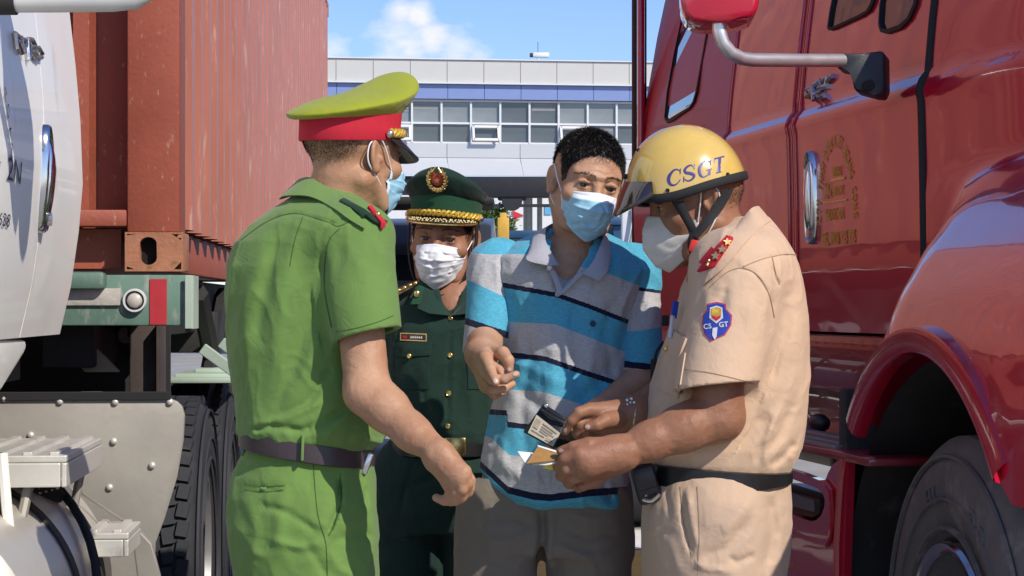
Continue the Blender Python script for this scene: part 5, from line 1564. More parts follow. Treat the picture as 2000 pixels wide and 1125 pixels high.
def mask_mesh(M, root, mats, kind='pleated', name='face_mask', seed=0, drop=0.0):
    """grid over the lower face with thickness, pleats and crumples"""
    nu, nv = 49, 41
    U = np.linspace(-1, 1, nu); Vv = np.linspace(0, 1, nv)
    if kind == 'pleated':
        cz = [(0, -.006), (.14, -.022), (.35, -.044), (.62, -.076), (.85, -.104), (1, -.121)]; cy = [(0, -.1085), (.14, -.1195), (.35, -.1245), (.62, -.113), (.85, -.100), (1, -.084)]
        sz0, sz1, sx, sy = -.020, -.076, .0655, -.040
    else:
        cz = [(0, -.004), (.2, -.028), (.5, -.066), (.8, -.104), (1, -.122)]; cy = [(0, -.1135), (.2, -.1290), (.5, -.136), (.8, -.119), (1, -.092)]
        sz0, sz1, sx, sy = -.034, -.078, .0670, -.020
    G = np.zeros((nv, nu, 3))
    for j, v in enumerate(Vv):
        zc = interp(cz, v); yc = interp(cy, v)
        zs_ = sz0 + (sz1 - sz0) * v
        for i, u in enumerate(U):
            a = abs(u)
            if kind == 'pleated':
                x = sx * (1 - .20 * v ** 1.5) * math.sin(u * 1.30) / math.sin(1.30); e = a ** 2.0; f = a ** 1.25
                bulge = .008 * math.sin(math.pi * min(1, a * 1.0)) * math.sin(math.pi * v)
            else:
                x = sx * math.copysign(a ** .92, u); e = a * .82 + .18 * a * a; f = a ** 1.15; bulge = .010 * math.sin(math.pi * a) * math.sin(math.pi * v)
            y = yc + (sy - yc) * e - bulge; z = zc + (zs_ - zc) * f
            G[j, i] = (x, y, z - drop)
    flat = G.reshape(-1, 3)
    nrm = np.zeros_like(G); nrm[:, :, 0] = flat[:, 0].reshape(nv, nu) * 10; nrm[:, :, 1] = -1; nrm /= np.linalg.norm(nrm, axis=2)[:, :, None]
    wr = folds(.0046 if kind == 'pleated' else .0016, .028, (1, 1, 1.6), seed, .9)(flat.astype(f32)).reshape(nv, nu)
    edge = np.minimum(1, np.minimum(Vv, 1 - Vv) * 6)[:, None]
    off = wr * edge
    if kind == 'pleated':
        saw = np.zeros(nv)
        for pc in (.20, .38, .55, .72): saw += .0038 * np.clip(1 - np.abs(Vv - pc) / .06, 0, 1) * np.where(Vv < pc, 1, .15)
        off = off + saw[:, None] * (1 - .55 * np.abs(U)[None, :] ** 2)
        off[:2] += .0015; off[-2:] += .0015
        off[:, :2] += .0018; off[:, -2:] += .0018
    else:
        off += (.0016 * np.exp(-((Vv[:, None] - .30 - .10 * np.abs(U)[None, :]) / .012) ** 2) * -1)
        off += .0012 * np.exp(-(np.abs(U)[None, :] / .03) ** 2)
    G += nrm * off[:, :, None]
    Mn = np.array(M); W = G @ Mn[:3, :3].T + Mn[:3, 3]
    B = (G - nrm * .0018) @ Mn[:3, :3].T + Mn[:3, 3]
    vs = W.reshape(-1, 3).tolist() + B.reshape(-1, 3).tolist(); n0 = nv * nu; fs = []; mi = []
    for j in range(nv - 1):
        for i in range(nu - 1):
            a = j * nu + i; fs.append((a, a + 1, a + nu + 1, a + nu)); mi.append(1 if (kind == 'pleated' and (j < 6 or i < 1 or i >= nu - 2) and len(mats) > 1) else 0)
            fs.append((n0 + a + nu, n0 + a + nu + 1, n0 + a + 1, n0 + a)); mi.append(0)
    rim = [i for i in range(nu)] + [j * nu + nu - 1 for j in range(1, nv)] + [(nv - 1) * nu + i for i in range(nu - 2, -1, -1)] + [j * nu for j in range(nv - 2, 0, -1)]
    for k in range(len(rim)):
        a, b = rim[k], rim[(k + 1) % len(rim)]; fs.append((b, a, n0 + a, n0 + b)); mi.append(0)
    o = pymesh(name, vs, fs, mats, root, True)
    o.data.polygons.foreach_set('material_index', mi)
    for s in (-1, 1):
        i = nu - 1 if s > 0 else 0
        t0, t1 = G[2, i], G[-3, i]
        mb = MB()
        e1, e2, e3 = Vector((s * .079, .004, .026)), Vector((s * .081, .034, .012)), Vector((s * .079, .030, -.018))
        pts = [Vector(t0), Vector(t0).lerp(e1, .5) + Vector((s * .004, 0, .004)), e1 + Vector((s * .003, -.002, .002)), e1.lerp(e2, .5) + Vector((0, 0, .009)), e2, e3, e3.lerp(Vector(t1), .5) + Vector((s * .006, 0, -.004)), Vector(t1)]
        pts = spline(pts, 6)
        mb.tube([M @ p for p in pts], .0015, n=6); mb.build('ear_loop', m_loop, o, smooth=True)
    return o
def spline(pts, k):
    out = []
    n = len(pts)
    for i in range(n - 1):
        p0, p1, p2, p3 = pts[max(i - 1, 0)], pts[i], pts[i + 1], pts[min(i + 2, n - 1)]
        for j in range(k):
            t = j / k; out.append(.5 * ((2 * p1) + (p2 - p0) * t + (2 * p0 - 5 * p1 + 4 * p2 - p3) * t * t + (3 * p1 - p0 - 3 * p2 + p3) * t ** 3))
    out.append(pts[-1]); return out

def peaked_cap(M, root, m_crown, m_band, emblem_=True, a0=.0835, b0=.104, ca=.112, cb=.142, strap_gold=True, m_visor=None, visor_gold=False, tilt=.24, zb=.036, vout=.050, vdrop=.80, chh=1.0, cord=.0052):
    cap = empty('peaked_cap', (0, 0, 0)); cap.parent = root
    N = 72
    def ring(a, b, z, tl, cy=.010, dent=0):
        r_ = []
        for k in range(N):
            t = 2 * math.pi * k / N; x = a * math.sin(t); y = -b * math.cos(t)
            fr = max(0, math.cos(t))
            r_.append(M @ Vector((x, y + cy, z - tl * y + dent * fr ** 2)))
        return r_
    mb = MB(); rings = [ring(a0 + .001, b0 + .001, zb - .003, .10), ring(a0 + .003, b0 + .003, zb, .10), ring(a0 + .0035, b0 + .0035, zb + .024, .11), ring(a0 + .005, b0 + .004, zb + .047, .15, .010, .006), ring(a0 + .001, b0, zb + .049, .15, .010, .006)]
    mb.grid(rings, close_v=True); mb.build('band', m_band, cap, smooth=50)
    mb = MB()
    zc = zb + .046
    rows = [ring(a0 + .003, b0 + .003, zc - .002, .15, .010, .006), ring((a0 + ca) / 2 + .002, (b0 + cb) / 2 + .002, zc + .008, tilt * .85, .008, .012), ring(ca - .004, cb - .004, zc + .017, tilt, .006, .018), ring(ca, cb, zc + .023, tilt, .006, .022), ring(ca - .003, cb - .003, zc + .027, tilt, .006, .026),
            ring(ca * .9, cb * .9, zc + .023 + .016 * chh, tilt, .004, .034), ring(ca * .72, cb * .72, zc + .023 + .027 * chh, tilt, .0, .032), ring(ca * .45, cb * .45, zc + .023 + .034 * chh, tilt, .0, .018), ring(ca * .18, cb * .18, zc + .023 + .036 * chh, tilt, 0, .006)]
    g_ = mb.grid(rows, close_v=True); mb.bm.faces.new(g_[-1])
    cr = mb.build('crown', m_crown, cap, smooth=70)
    ss = cr.modifiers.new('s', 'SUBSURF'); ss.levels = ss.render_levels = 2
    tx = bpy.data.textures.new('cap_folds', 'CLOUDS'); tx.noise_scale = .07
    ds = cr.modifiers.new('d', 'DISPLACE'); ds.texture = tx; ds.strength = .006; ds.mid_level = .5
    # piping round the widest edge
    # visor
    mb = MB(); n = 33; top = []; K = 7
    for i in range(n):
        t = R(-72 + 144 * i / (n - 1)); c = math.cos(t * 90 / 72)
        row = []
        for k in range(K):
            f = k / (K - 1); out = vout * max(0, c) ** .6 * f
            x = (a0 + .004 + out * .75) * math.sin(t); y = -(b0 + .004 + out) * math.cos(t)
            row.append(Vector((x, y + .010, zb - .10 * y - .012 * 0 - out * vdrop - .10 * out * f + .002)))
        top.append(row)
    th = Vector((0, .001, -.003))
    allr = [[M @ p for p in r_] + [M @ (p + th) for p in reversed(r_)] for r_ in top]
    mb.grid(allr, close_v=True); vz = mb.build('visor', m_visor or m_shoe, cap, smooth=50)
    # edge binding and gold strap
    mb = MB(); mb.tube([M @ (r_[-1] + th * .5) for r_ in top], .0022, n=8); mb.build('visor_edge', m_goldm if visor_gold else m_shoe, vz, smooth=True)
    if visor_gold:
        rn = random.Random(8); mb = MB()
        for i in range(3, n - 3):
            for k in (3, 4, 5):
                p = top[i][k] + Vector((rn.uniform(-.003, .003), 0, .0025)); mb.sphere(M @ p, .0028, 8, (1, 1, .8))
        mb.build('visor_leaves', simple('pale_gold_thread', (.70, .58, .32), .35, metal=.5, var=.3, scale=160), vz, smooth=80)
    if strap_gold:
        mb = MB(); pts = []
        for i in range(41):
            t = R(-80 + 160 * i / 40); pts.append(M @ Vector(((a0 + .0075) * math.sin(t), -(b0 + .0075) * math.cos(t) + .010, zb + .012 + .10 * b0 * math.cos(t))))
        # twisted cord: two strands
        for ph in (0, math.pi):
            q = []
            for i in range(161):
                f = i / 160 * 40; k = min(int(f), 39); p = pts[k].lerp(pts[k + 1], f - k); a = f * 1.6 + ph
                q.append(p + Vector((0, 0, 1)) * .0046 * math.sin(a) + (p - M.translation).normalized() * .003 * math.cos(a))
            mb.tube(q, cord, n=8)
        mb.build('gold_cord', m_gold_t, cap, smooth=True)
        for s in (-1, 1):
            t = R(80 * s); p = M @ Vector(((a0 + .009) * math.sin(t), -(b0 + .009) * math.cos(t) + .010, zb + .012))
            mb = MB(); mb.sphere(p, .0085, 14); mb.build('cap_button', m_silver, cap, smooth=80)
    if emblem_:
        e = empty('emblem', (0, 0, 0)); e.parent = cap
        c = Vector((0, -(b0 + .022) + .006 - (1 - chh) * .022, zb + .088 + .02 - (1 - chh) * .012)); up = Vector((0, -.38, .93)).normalized(); ri = Vector((1, 0, 0)); nr = ri.cross(up) 
        nr = Vector((0, -.93, -.38))
        E = lambda u, v, w: M @ (c + ri * u + up * v + nr * w)
        mb = MB()
        for s in (-1, 1):
            for k in range(9):
                a = R(-105 + k * 21); rr_ = .0235
                p = (s * rr_ * math.cos(a) * .92, rr_ * math.sin(a) * 1.12 - .001)
                q = (s * (rr_ + .006) * math.cos(a + .35) * .92, (rr_ + .006) * math.sin(a + .35) * 1.12)
                mb.tube([E(p[0] * .8, p[1] * .8, .002), E(*p, .005), E(*q, .002)], [.0034, .0045, .0012], n=7)
        mb.box(E(0, -.026, .003), (.022, .006, .007), .002)
        mb.build('wreath', m_goldm, e, smooth=60)
        mb = MB(); mb.lathe([(0, .005), (.012, .004), (.0150, .002), (.0155, 0)], (0, 0, 0), (0, 0, 1), 32)
        bmesh.ops.transform(mb.bm, matrix=M @ Matrix(((1, 0, 0, c.x), (0, up.y, nr.y, c.y), (0, up.z, nr.z, c.z), (0, 0, 0, 1))) @ Matrix.Diagonal((1, 1.1, 1, 1)), verts=mb.bm.verts)
        mb.build('red_disc', simple('red_enamel', (.55, .05, .02), .25, var=.1, coat=.6), e, smooth=50)
        mb = MB(); pts = []
        for k in range(10):
            a = math.pi / 2 + k * math.pi / 5; r_ = .0085 if k % 2 == 0 else .0035; pts.append(E(r_ * math.cos(a), r_ * math.sin(a), .0052))
        mb.prism(pts, M.to_3x3() @ (nr * .0012)); mb.build('star', m_goldm, e)
    return cap

def sleeve(v, p0, p1, r0, r1, cutn, wall=.006, k=.03, cav=.09, flat=None):
    wall = max(wall, .0095); v.cuffs = getattr(v, 'cuffs', []) + [(np.array(p0, float), np.array(p1, float), r1)]
    """sleeve with an open cuff, joined to what is already in the volume"""
    p0, p1 = np.array(p0, float), np.array(p1, float); cutn = np.array(cutn, float); cutn /= np.linalg.norm(cutn)
    ax = (p1 - p0) / np.linalg.norm(p1 - p0); pe = p1 + ax * r1
    sl = v._sl(np.minimum(p0, pe), np.maximum(p0, pe), max(r0, r1) * 1.3 + k)
    X, Y, Z = v._xyz(sl)
    def cone(a, b, ra, rb):
        w = b - a; L2 = w @ w; qx, qy, qz = X - a[0], Y - a[1], Z - a[2]
        t = np.clip((qx * w[0] + qy * w[1] + qz * w[2]) / L2, 0, 1); ex, ey, ez = qx - t * w[0], qy - t * w[1], qz - t * w[2]
        return np.sqrt(ex * ex + ey * ey + ez * ez) - (ra + (rb - ra) * t)
    L = np.linalg.norm(p1 - p0); rg = (r1 - r0) / L
    d = cone(p0, pe, r0, r1 + rg * r1)
    d = np.maximum(d, (X - p1[0]) * cutn[0] + (Y - p1[1]) * cutn[1] + (Z - p1[2]) * cutn[2])
    cav = max(.004, min(cav, .085) - r1)
    q = p1 - ax * cav
    d = np.maximum(d, -cone(q, pe, r1 - wall - rg * cav - .004, r1 - wall + rg * r1))
    v._mix(sl, d.astype(f32), k, 'add')

def px_secs(rows, yc=None):
    """rows (py, xl, xr, half depth, depth of the centre) -> loft sections"""
    out = []
    for r_ in rows:
        py, xl, xr, b, Y = r_[:5]
        A_, B_ = P(xl, py, Y), P(xr, py, Y); out.append((A_.z, (A_.x + B_.x) / 2, Y, (B_.x - A_.x) / 2, b, r_[5] if len(r_) > 5 else 0))
    return out

def leaf(name, inner, outer, mat, root, th=.004, bulge=.004, n=24, mid=4, over=None, lift=.004):
    """collar leaf, strap or flap between two edges given as (px,py,depth)"""
    A_ = spline([P(*q) for q in inner], 8); B_ = spline([P(*q) for q in outer], 8)
    def res(L):
        out = []
        for i in range(n + 1):
            f = i / n * (len(L) - 1); k = min(int(f), len(L) - 2); out.append(L[k].lerp(L[k + 1], f - k))
        return out
    A_, B_ = res(A_), res(B_); rows = []
    for a, b in zip(A_, B_):
        row = [a.lerp(b, k / mid) + Vector((0, -bulge * math.sin(math.pi * k / mid), 0)) for k in range(mid + 1)]
        if over is not None:
            for k, p in enumerate(row):
                d = (p - Vector((0, 0, CH))).normalized(); loc = over.t.ray_cast(Vector((0, 0, CH)), d)[0]
                if loc is not None and loc.y < p.y + lift + th: row[k] = loc - d * ((lift + th) / d.y)
        rows.append(row + [p + Vector((0, th, -th * .3)) for p in reversed(row)])
    m = MB(); m.grid(rows, close_v=True)
    for r_ in (rows[0], rows[-1]):
        try: m.bm.faces.new([m.bm.verts.new(p) for p in r_])
        except ValueError: pass
    o = m.build(name, mat, root, smooth=60)
    return o

class Surf:
    """finds points on a built mesh along the line of sight, to sew details onto it"""
    def __init__(s, *objs):
        vs, fs, o = [], [], 0
        for ob in objs:
            me = ob.data; n = len(me.vertices); co = np.empty(n * 3, f32); me.vertices.foreach_get('co', co); co = co.reshape(-1, 3)
            vs.append(co); 
            for p in me.polygons: fs.append([i + o for i in p.vertices])
            o += n
        V = np.concatenate(vs)
        s.t = BVHTree.FromPolygons(V.tolist(), fs)
        s.last = None
    def hit(s, px, py, off=0.0, dflt=4.0):
        o = Vector((0, 0, CH)); d = Vector(((px - 1000) / F, 1, (600 - py) / F)).normalized()
        loc, nr, _, _ = s.t.ray_cast(o, d)
        if loc is None:
            if s.last is None: return P(px, py, dflt), Vector((0, -1, 0))
            return P(px, py, s.last[0].y), s.last[1]
        s.last = (loc, nr)
        return loc + nr * off, nr
    def pts(s, pl_, off=.001, k=1):
        out = []
        for i in range(len(pl_) - 1):
            for j in range(k):
                t = j / k; out.append(s.hit(pl_[i][0] + (pl_[i + 1][0] - pl_[i][0]) * t, pl_[i][1] + (pl_[i + 1][1] - pl_[i][1]) * t, off)[0])
        out.append(s.hit(*pl_[-1], off)[0]); return out
    def patch(s, name, quad, mat, root, th=.003, n=10, off=.0005, bulge=0.0):
        """sewn-on piece spanning four pixel corners"""
        rows = []
        for j in range(n + 1):
            row = []
            for i in range(n + 1):
                u, v = i / n, j / n
                x = (quad[0][0] * (1 - u) + quad[1][0] * u) * (1 - v) + (quad[3][0] * (1 - u) + quad[2][0] * u) * v
                y = (quad[0][1] * (1 - u) + quad[1][1] * u) * (1 - v) + (quad[3][1] * (1 - u) + quad[2][1] * u) * v
                row.append(s.hit(x, y, off + th + bulge * math.sin(math.pi * u) * math.sin(math.pi * v)))
            rows.append(row)
        m = MB(); m.grid([[p for p, _ in r_] for r_ in rows])
        edge = [rows[0][i] for i in range(n + 1)] + [rows[j][n] for j in range(1, n + 1)] + [rows[n][i] for i in range(n - 1, -1, -1)] + [rows[j][0] for j in range(n - 1, 0, -1)]
        m.grid([[p for p, _ in edge], [p - q * (th + .002) for p, q in edge]], close_v=True)
        return m.build(name, mat, root, smooth=50)
    def poly(s, name, pts, mat, root, th=.002, n=6, off=.0005):
        """filled outline sewn on, fanned from its centre"""
        c = (sum(p[0] for p in pts) / len(pts), sum(p[1] for p in pts) / len(pts)); rows = []
        for p in pts: rows.append([s.hit(c[0] + (p[0] - c[0]) * k / n, c[1] + (p[1] - c[1]) * k / n, off + th) for k in range(n + 1)])
        m = MB(); m.grid([[q for q, _ in r_] + [r_[-1][0] - r_[-1][1] * (th + .002)] for r_ in rows], close_u=True)
        return m.build(name, mat, root, smooth=50)
    def strokes(s, name, pls, mat, root, off=.0008, k=6):
        """painted strokes: lists of (px,py,width px)"""
        m = MB()
        for pl_ in pls:
            q = spline([Vector(p) for p in pl_], k) if len(pl_) > 2 else [Vector(p) for p in pl_]
            rows = []
            for i, p in enumerate(q):
                t = q[min(i + 1, len(q) - 1)] - q[max(i - 1, 0)]; t = Vector((t.x, t.y)).normalized(); n_ = Vector((-t.y, t.x)) * p.z * .5
                a, b = s.hit(p.x + n_.x, p.y + n_.y, off)[0], s.hit(p.x - n_.x, p.y - n_.y, off)[0]; rows.append([a, (a + b) / 2 + Vector((0, -.0002, 0)), b])
            m.grid(rows)
        return m.build(name, mat, root)
    def tube(s, name, pl_, r, mat, root, k=8, off=.0):
        m = MB(); m.tube(s.pts(pl_, off, k), r, n=6); return m.build(name, mat, root, smooth=True)
    def text(s, body, pa, pb, hpx, mat, root, name='lettering', off=.0012, bold=0.0, th=.0006, spacing=1.0, curve=0.0):
        """letters laid on the surface between two pixels along their base line"""
        cu = bpy.data.curves.new('t', 'FONT'); cu.body = body; cu.size = 1; cu.offset = bold; cu.resolution_u = 3; cu.space_character = spacing
        ob = bpy.data.objects.new('t', cu); COL.objects.link(ob); dg = bpy.context.evaluated_depsgraph_get(); dg.update()
        me = bpy.data.meshes.new_from_object(ob.evaluated_get(dg)); bpy.data.objects.remove(ob); bpy.data.curves.remove(cu)
        bm = bmesh.new(); bm.from_mesh(me); bmesh.ops.triangulate(bm, faces=bm.faces)
        for _ in range(2):
            es = [e for e in bm.edges if e.calc_length() > .18]
            if es: bmesh.ops.subdivide_edges(bm, edges=es, cuts=1)
            bmesh.ops.triangulate(bm, faces=bm.faces)
        xs_ = [v.co.x for v in bm.verts]; W = max(xs_)
        dx, dy = pb[0] - pa[0], pb[1] - pa[1]; L = math.hypot(dx, dy); ux, uy = dx / L, dy / L
        for v in bm.verts:
            u = v.co.x / W * L; w = v.co.y * hpx / .72 + curve * (1 - (2 * v.co.x / W - 1) ** 2)
            v.co = s.hit(pa[0] + ux * u + uy * w, pa[1] + uy * u - ux * w, off)[0]
        bm.to_mesh(me); bm.free(); me.materials.clear(); me.name = name
        return link_mesh(name, me, mat, root)

def button(parent, p, nr, r, mat, name='button'):
    m = MB(); m.lathe([(0, .0022), (r * .6, .0022), (r * .8, .003), (r, .0018), (r, -.001)], p, nr, 16); return m.build(name, mat, parent, smooth=50)

def finish_person(root, base):
    """origin at the feet; everything was modelled in world space"""
    b = Vector(base)
    me = root.data; me.transform(Matrix.Translation(-b)); root.location = b
    inv = Matrix.Translation(-b)
    for o in list(bpy.data.objects):
        if o.parent is root: o.matrix_parent_inverse = inv
def coarse_body(parts):
    """hidden trunk and legs that carry head and arms; parts: (p0,p1,r0,r1)"""
    lo = np.min([np.minimum(a, b) - max(ra, rb) for a, b, ra, rb in parts], 0) - .02; hi = np.max([np.maximum(a, b) + max(ra, rb) for a, b, ra, rb in parts], 0) + .02
    v = Vol(lo, hi, .011)
    for a, b, ra, rb in parts: v.cone(a, b, ra, rb, .03)
    return v.mesh(2)
def legs_and_shoes(v, root, hips, feet, Zs=(.78, .46, .10), rs=(.098, .074, .062), shoe_dir=(0, -1, 0), kneef=0.0):
    """trouser legs into the volume; shoes as parts"""
    for hp, ft in zip(hips, feet):
        hp, ft = Vector(hp), Vector(ft); kn = hp.lerp(ft, .5) + Vector((0, kneef, 0)); kn.z = Zs[1]
        an = ft.copy(); an.z = Zs[2]
        v.cone(hp, kn, rs[0], rs[1], .03); v.cone(kn, an, rs[1], rs[2], .03)
        d = Vector(shoe_dir).normalized(); a = math.atan2(d.y, d.x)
        m = Vol((-.14, -.08, -.01), (.22, .08, .14), .006, Matrix.Translation((ft.x, ft.y, 0)) @ Matrix.Rotation(a, 4, 'Z'))
        m.cone((-.05, 0, .05), (.0, 0, .06), .045, .047, .02); m.cone((0, 0, .045), (.14, 0, .035), .045, .036, .03); m.cone((-.05, 0, .0), (.14, 0, .0), .040, .040, .02); m.plane((0, 0, 0.001), (0, 0, -1))
        np_mesh('shoe', [m.mesh(2)], m_shoe, root)
# ================================================================ person 1: officer in light green, seen from behind
import time as _time
_t0 = _time.time()
m_skinG = skin('skin_fair_tan', (.44, .245, .145))
m_green = cloth('light_green_cloth', (.135, .240, .058))
m_greent = cloth('light_green_trousers_cloth', (.140, .250, .058))
m_lime = cloth('lime_green_felt', (.30, .335, .020), var=.05)
m_mblue = simple('mask_blue', (.34, .62, .78), .55, var=.05, scale=30)
m_mwhite = simple('mask_white', (.78, .80, .84), .6, var=.03, scale=30)
m_dgreen = cloth('dark_green_felt', (.010, .040, .020))

def person_green():
    M = headM(688, 304, 4.0, 138, 3, -2, 1.03)
    nb = P(650, 425, 4.0)
    hv = make_head(M, nb, .061, top=.068)
    head = hv.mesh(1)
    S_, E_, W_ = P(697, 560, 3.85), P(718, 765, 3.80), P(851, 880, 3.70)
    a = Vol(np.minimum.reduce([np.array(P(640, 400, 3.85)), np.array(P(640, 1010, 3.60))]) - .02, np.maximum.reduce([np.array(P(760, 440, 3.95)), np.array(P(935, 440, 3.9))]) + .02, .0026)
    a.cone(S_, E_, .0455, .0430, .02)
    el = P(716, 775, 3.80)
    a.cone(E_, P(755, 800, 3.775), .0425, .0405, .02); a.cone(P(752, 795, 3.775), P(805, 845, 3.735), .0400, .0325, .02); a.cone(P(805, 845, 3.735), W_, .0325, .0255, .02)
    a.ell(P(706, 768, 3.775), (.026, .024, .030), .02)                     # point of the elbow
    a.ell(P(867, 884, 3.672), (.013, .013, .013), .012)                      # wrist bone
    # back of the hand to the knuckles
    kn = [(876, 944, 3.685), (888, 940, 3.668), (898, 932, 3.660), (907, 921, 3.662)]
    for k in kn: a.cone(P(857, 890, 3.692), P(*k), .0235, .0135, .014)
    a.cone(P(860, 897, 3.70), P(893, 925, 3.685), .026, .020, .015)
    def finger(pts, rs): a.chain([P(*q) for q in pts], rs, .0035)
    finger([(876, 944, 3.685), (881, 965, 3.690), (868, 978, 3.700), (852, 972, 3.707)], [.0115, .0100, .0090, .0078])
    finger([(888, 940, 3.668), (892, 962, 3.672), (890, 978, 3.686), (879, 981, 3.70)], [.0120, .0100, .0090, .0076])
    finger([(898, 932, 3.660), (903, 956, 3.664), (902, 972, 3.680), (893, 977, 3.695)], [.0120, .0102, .0090, .0078])
    finger([(907, 921, 3.662), (914, 944, 3.668), (914, 962, 3.684), (906, 970, 3.698)], [.0120, .0102, .0090, .0078])
    finger([(884, 912, 3.71), (908, 922, 3.715), (918, 938, 3.712), (919, 955, 3.708)], [.0150, .0115, .0100, .0080])
    vn = folds(.0006, .02, (1, 1, 1), 3)
    a.displace(vn, .008)
    arm = a.mesh(1)
    s = Vector((-.574, .819, 0)) * .085
    hipc = P(590, 960, 4.0); gl = [Vector((hipc.x, 4.0, .90)) + s * k for k in (1, -1)]
    ft = [Vector((hipc.x + .02, 4.0, 0)) + s * k * 1.25 for k in (1, -1)]
    trunk = coarse_body([(P(640, 470, 4), P(600, 900, 4), .09, .09), (P(690, 480, 3.88), P(560, 500, 4.10), .05, .05), (gl[0], ft[0] + Vector((0, 0, .1)), .06, .035), (gl[1], ft[1] + Vector((0, 0, .1)), .06, .035), (P(560, 500, 4.1), P(540, 760, 4.12), .045, .035), (P(540, 760, 4.12), P(640, 860, 4.14), .035, .03)])
    root = np_mesh('person', [head, arm, trunk], m_skinG)
    tag(root, 'officer in light green uniform and lime green peaked cap standing with his back turned', 'person')
    # ---- shirt
    v = Vol(P(425, 895, 4.0) - Vector((.03, .26, 0)), P(800, 340, 4.0) + Vector((.03, .30, .03)), .0034)
    rows = [(372, 588, 700, .070, 4.0), (392, 560, 716, .100, 4.0), (412, 528, 728, .124, 4.0), (440, 494, 740, .148, 4.0), (475, 464, 748, .164, 4.0), (520, 446, 750, .172, 4.0), (580, 441, 748, .174, 4.0), (650, 446, 748, .170, 4.0), (720, 453, 752, .166, 4.0), (780, 461, 756, .166, 4.0), (815, 464, 760, .170, 4.0), (838, 464, 760, .172, 4.0), (856, 470, 754, .166, 4.0), (868, 480, 738, .156, 4.0), (880, 482, 726, .150, 4.0)]
    v.loft(px_secs(rows), 0)
    v.ell(P(672, 455, 3.90), (.095, .085, .06), .05)
    sleeve(v, P(690, 480, 3.872), P(716, 655, 3.815), .078, .068, (.235, -.12, -.965), .006, .035, .10)
    L = [([(628, 470), (634, 560), (652, 668)], 9, .006), ([(612, 480), (640, 440), (690, 420), (748, 430)], 3, .0035), ([(470, 470), (520, 430), (575, 415), (640, 432), (660, 440), (700, 425), (745, 428)], 3, .0032),
         ([(590, 420), (560, 520), (545, 640), (530, 760)], 16, -.006), ([(560, 430), (520, 560), (500, 700)], 14, .006), ([(520, 470), (480, 600), (470, 720)], 16, -.005),
         ([(640, 470), (610, 600), (570, 740), (520, 820)], 15, .006), ([(650, 600), (600, 720), (540, 800)], 14, -.006), ([(660, 700), (600, 790), (520, 826)], 9, .007), ([(640, 780), (560, 815), (490, 835)], 8, -.008), ([(600, 842), (530, 832), (480, 840)], 6, .008),
         ([(690, 790), (620, 830), (560, 852)], 9, .008), ([(720, 770), (690, 800), (640, 850)], 8, -.007), ([(520, 862), (530, 835), (536, 815)], 6, .003), ([(560, 864), (556, 840), (548, 822)], 6, -.002), ([(610, 866), (606, 845), (600, 830)], 6, .003), ([(640, 868), (640, 850), (650, 836)], 6, -.002), ([(676, 872), (684, 848), (700, 830)], 7, .004), ([(490, 862), (496, 842), (500, 826)], 6, -.003),
         ([(668, 470), (660, 530), (668, 600)], 12, .005), ([(740, 470), (748, 560), (752, 630)], 12, -.004), ([(700, 500), (706, 560), (724, 620)], 14, -.004), ([(655, 645), (715, 640), (772, 615)], 2.2, .0022), ([(730, 800), (745, 830), (748, 866)], 8, .006), ([(712, 850), (730, 862), (752, 868)], 6, -.006)]
    fr = lambda p: p[:, 1] < 4.02
    v.displace(creases(L, None, fr)); v.displace(folds(.0038, .13, (1.3, 1.3, .5), 5, .9))
    v.displace(folds(.0016, .042, (1, 1, .7), 9, .9))
    sh = np_mesh('shirt', [v.mesh(1)], m_green, root)
    # ---- trousers
    v = Vol((hipc.x - .26, 3.70, .06), (hipc.x + .26, 4.32, P(0, 868, 4).z + .01), .0048)
    v.loft(px_secs([(868, 484, 722, .150, 4.0), (890, 474, 726, .152, 4.0), (925, 456, 730, .160, 4.0), (965, 448, 735, .168, 4.0), (1010, 446, 737, .170, 4.0), (1060, 450, 737, .168, 4.0), (1110, 458, 737, .165, 4.0), (1150, 466, 735, .15, 4.0)]), 0)
    legs_and_shoes(v, root, gl, ft, shoe_dir=(.82, .57, 0))
    L = [([(662, 925), (664, 985), (638, 1050)], 4.5, .011), ([(672, 925), (672, 985), (650, 1045)], 5, -.005), ([(640, 1052), (560, 1000), (500, 985)], 7, .006), ([(636, 1060), (580, 1070), (520, 1050)], 8, -.006), ([(645, 1060), (700, 1040), (730, 1050)], 8, .006), ([(640, 1070), (660, 1110), (700, 1130)], 8, -.006), ([(590, 1050), (620, 1090), (640, 1130)], 9, .006), ([(480, 960), (500, 1040), (490, 1120)], 12, -.004), ([(548, 900), (540, 1000), (560, 1125)], 16, -.004), ([(700, 910), (712, 960), (716, 1000)], 4, .006), ([(690, 905), (700, 950)], 3.5, .004),
         ([(478, 946), (515, 952), (556, 950)], 2.2, .005), ([(478, 956), (515, 961), (556, 957)], 2.2, .005), ([(605, 900), (608, 1000)], 2, .002)]
    v.displace(creases(L, None, fr)); v.displace(folds(.0036, .15, (1.1, 1.1, .6), 15, .9)); v.displace(folds(.0020, .045, (1, 1, 1), 19, .9))
    tro = np_mesh('trousers', [v.mesh(1)], m_greent, root)
    sf = Surf(sh, tro); st_ = Surf(tro)
    button(root, *sf.hit(516, 954, .001), .006, m_greent)
    m_seamG = cloth('green_seam', (.060, .115, .022), var=.05)
    for q in ([(470, 470, 1.5), (520, 434, 1.5), (575, 417, 1.5), (640, 434, 1.5), (662, 442, 1.5), (700, 427, 1.5), (744, 430, 1.5)], [(664, 446, 1.6), (640, 478, 1.6), (634, 560, 1.6), (648, 640, 1.6)], [(656, 648, 1.4), (700, 640, 1.4), (740, 628, 1.4), (768, 616, 1.4)], [(592, 424, 1.3), (576, 470, 1.3), (566, 520, 1.3)]): sf.strokes('seam', [q], m_seamG, root, .0012, 6)
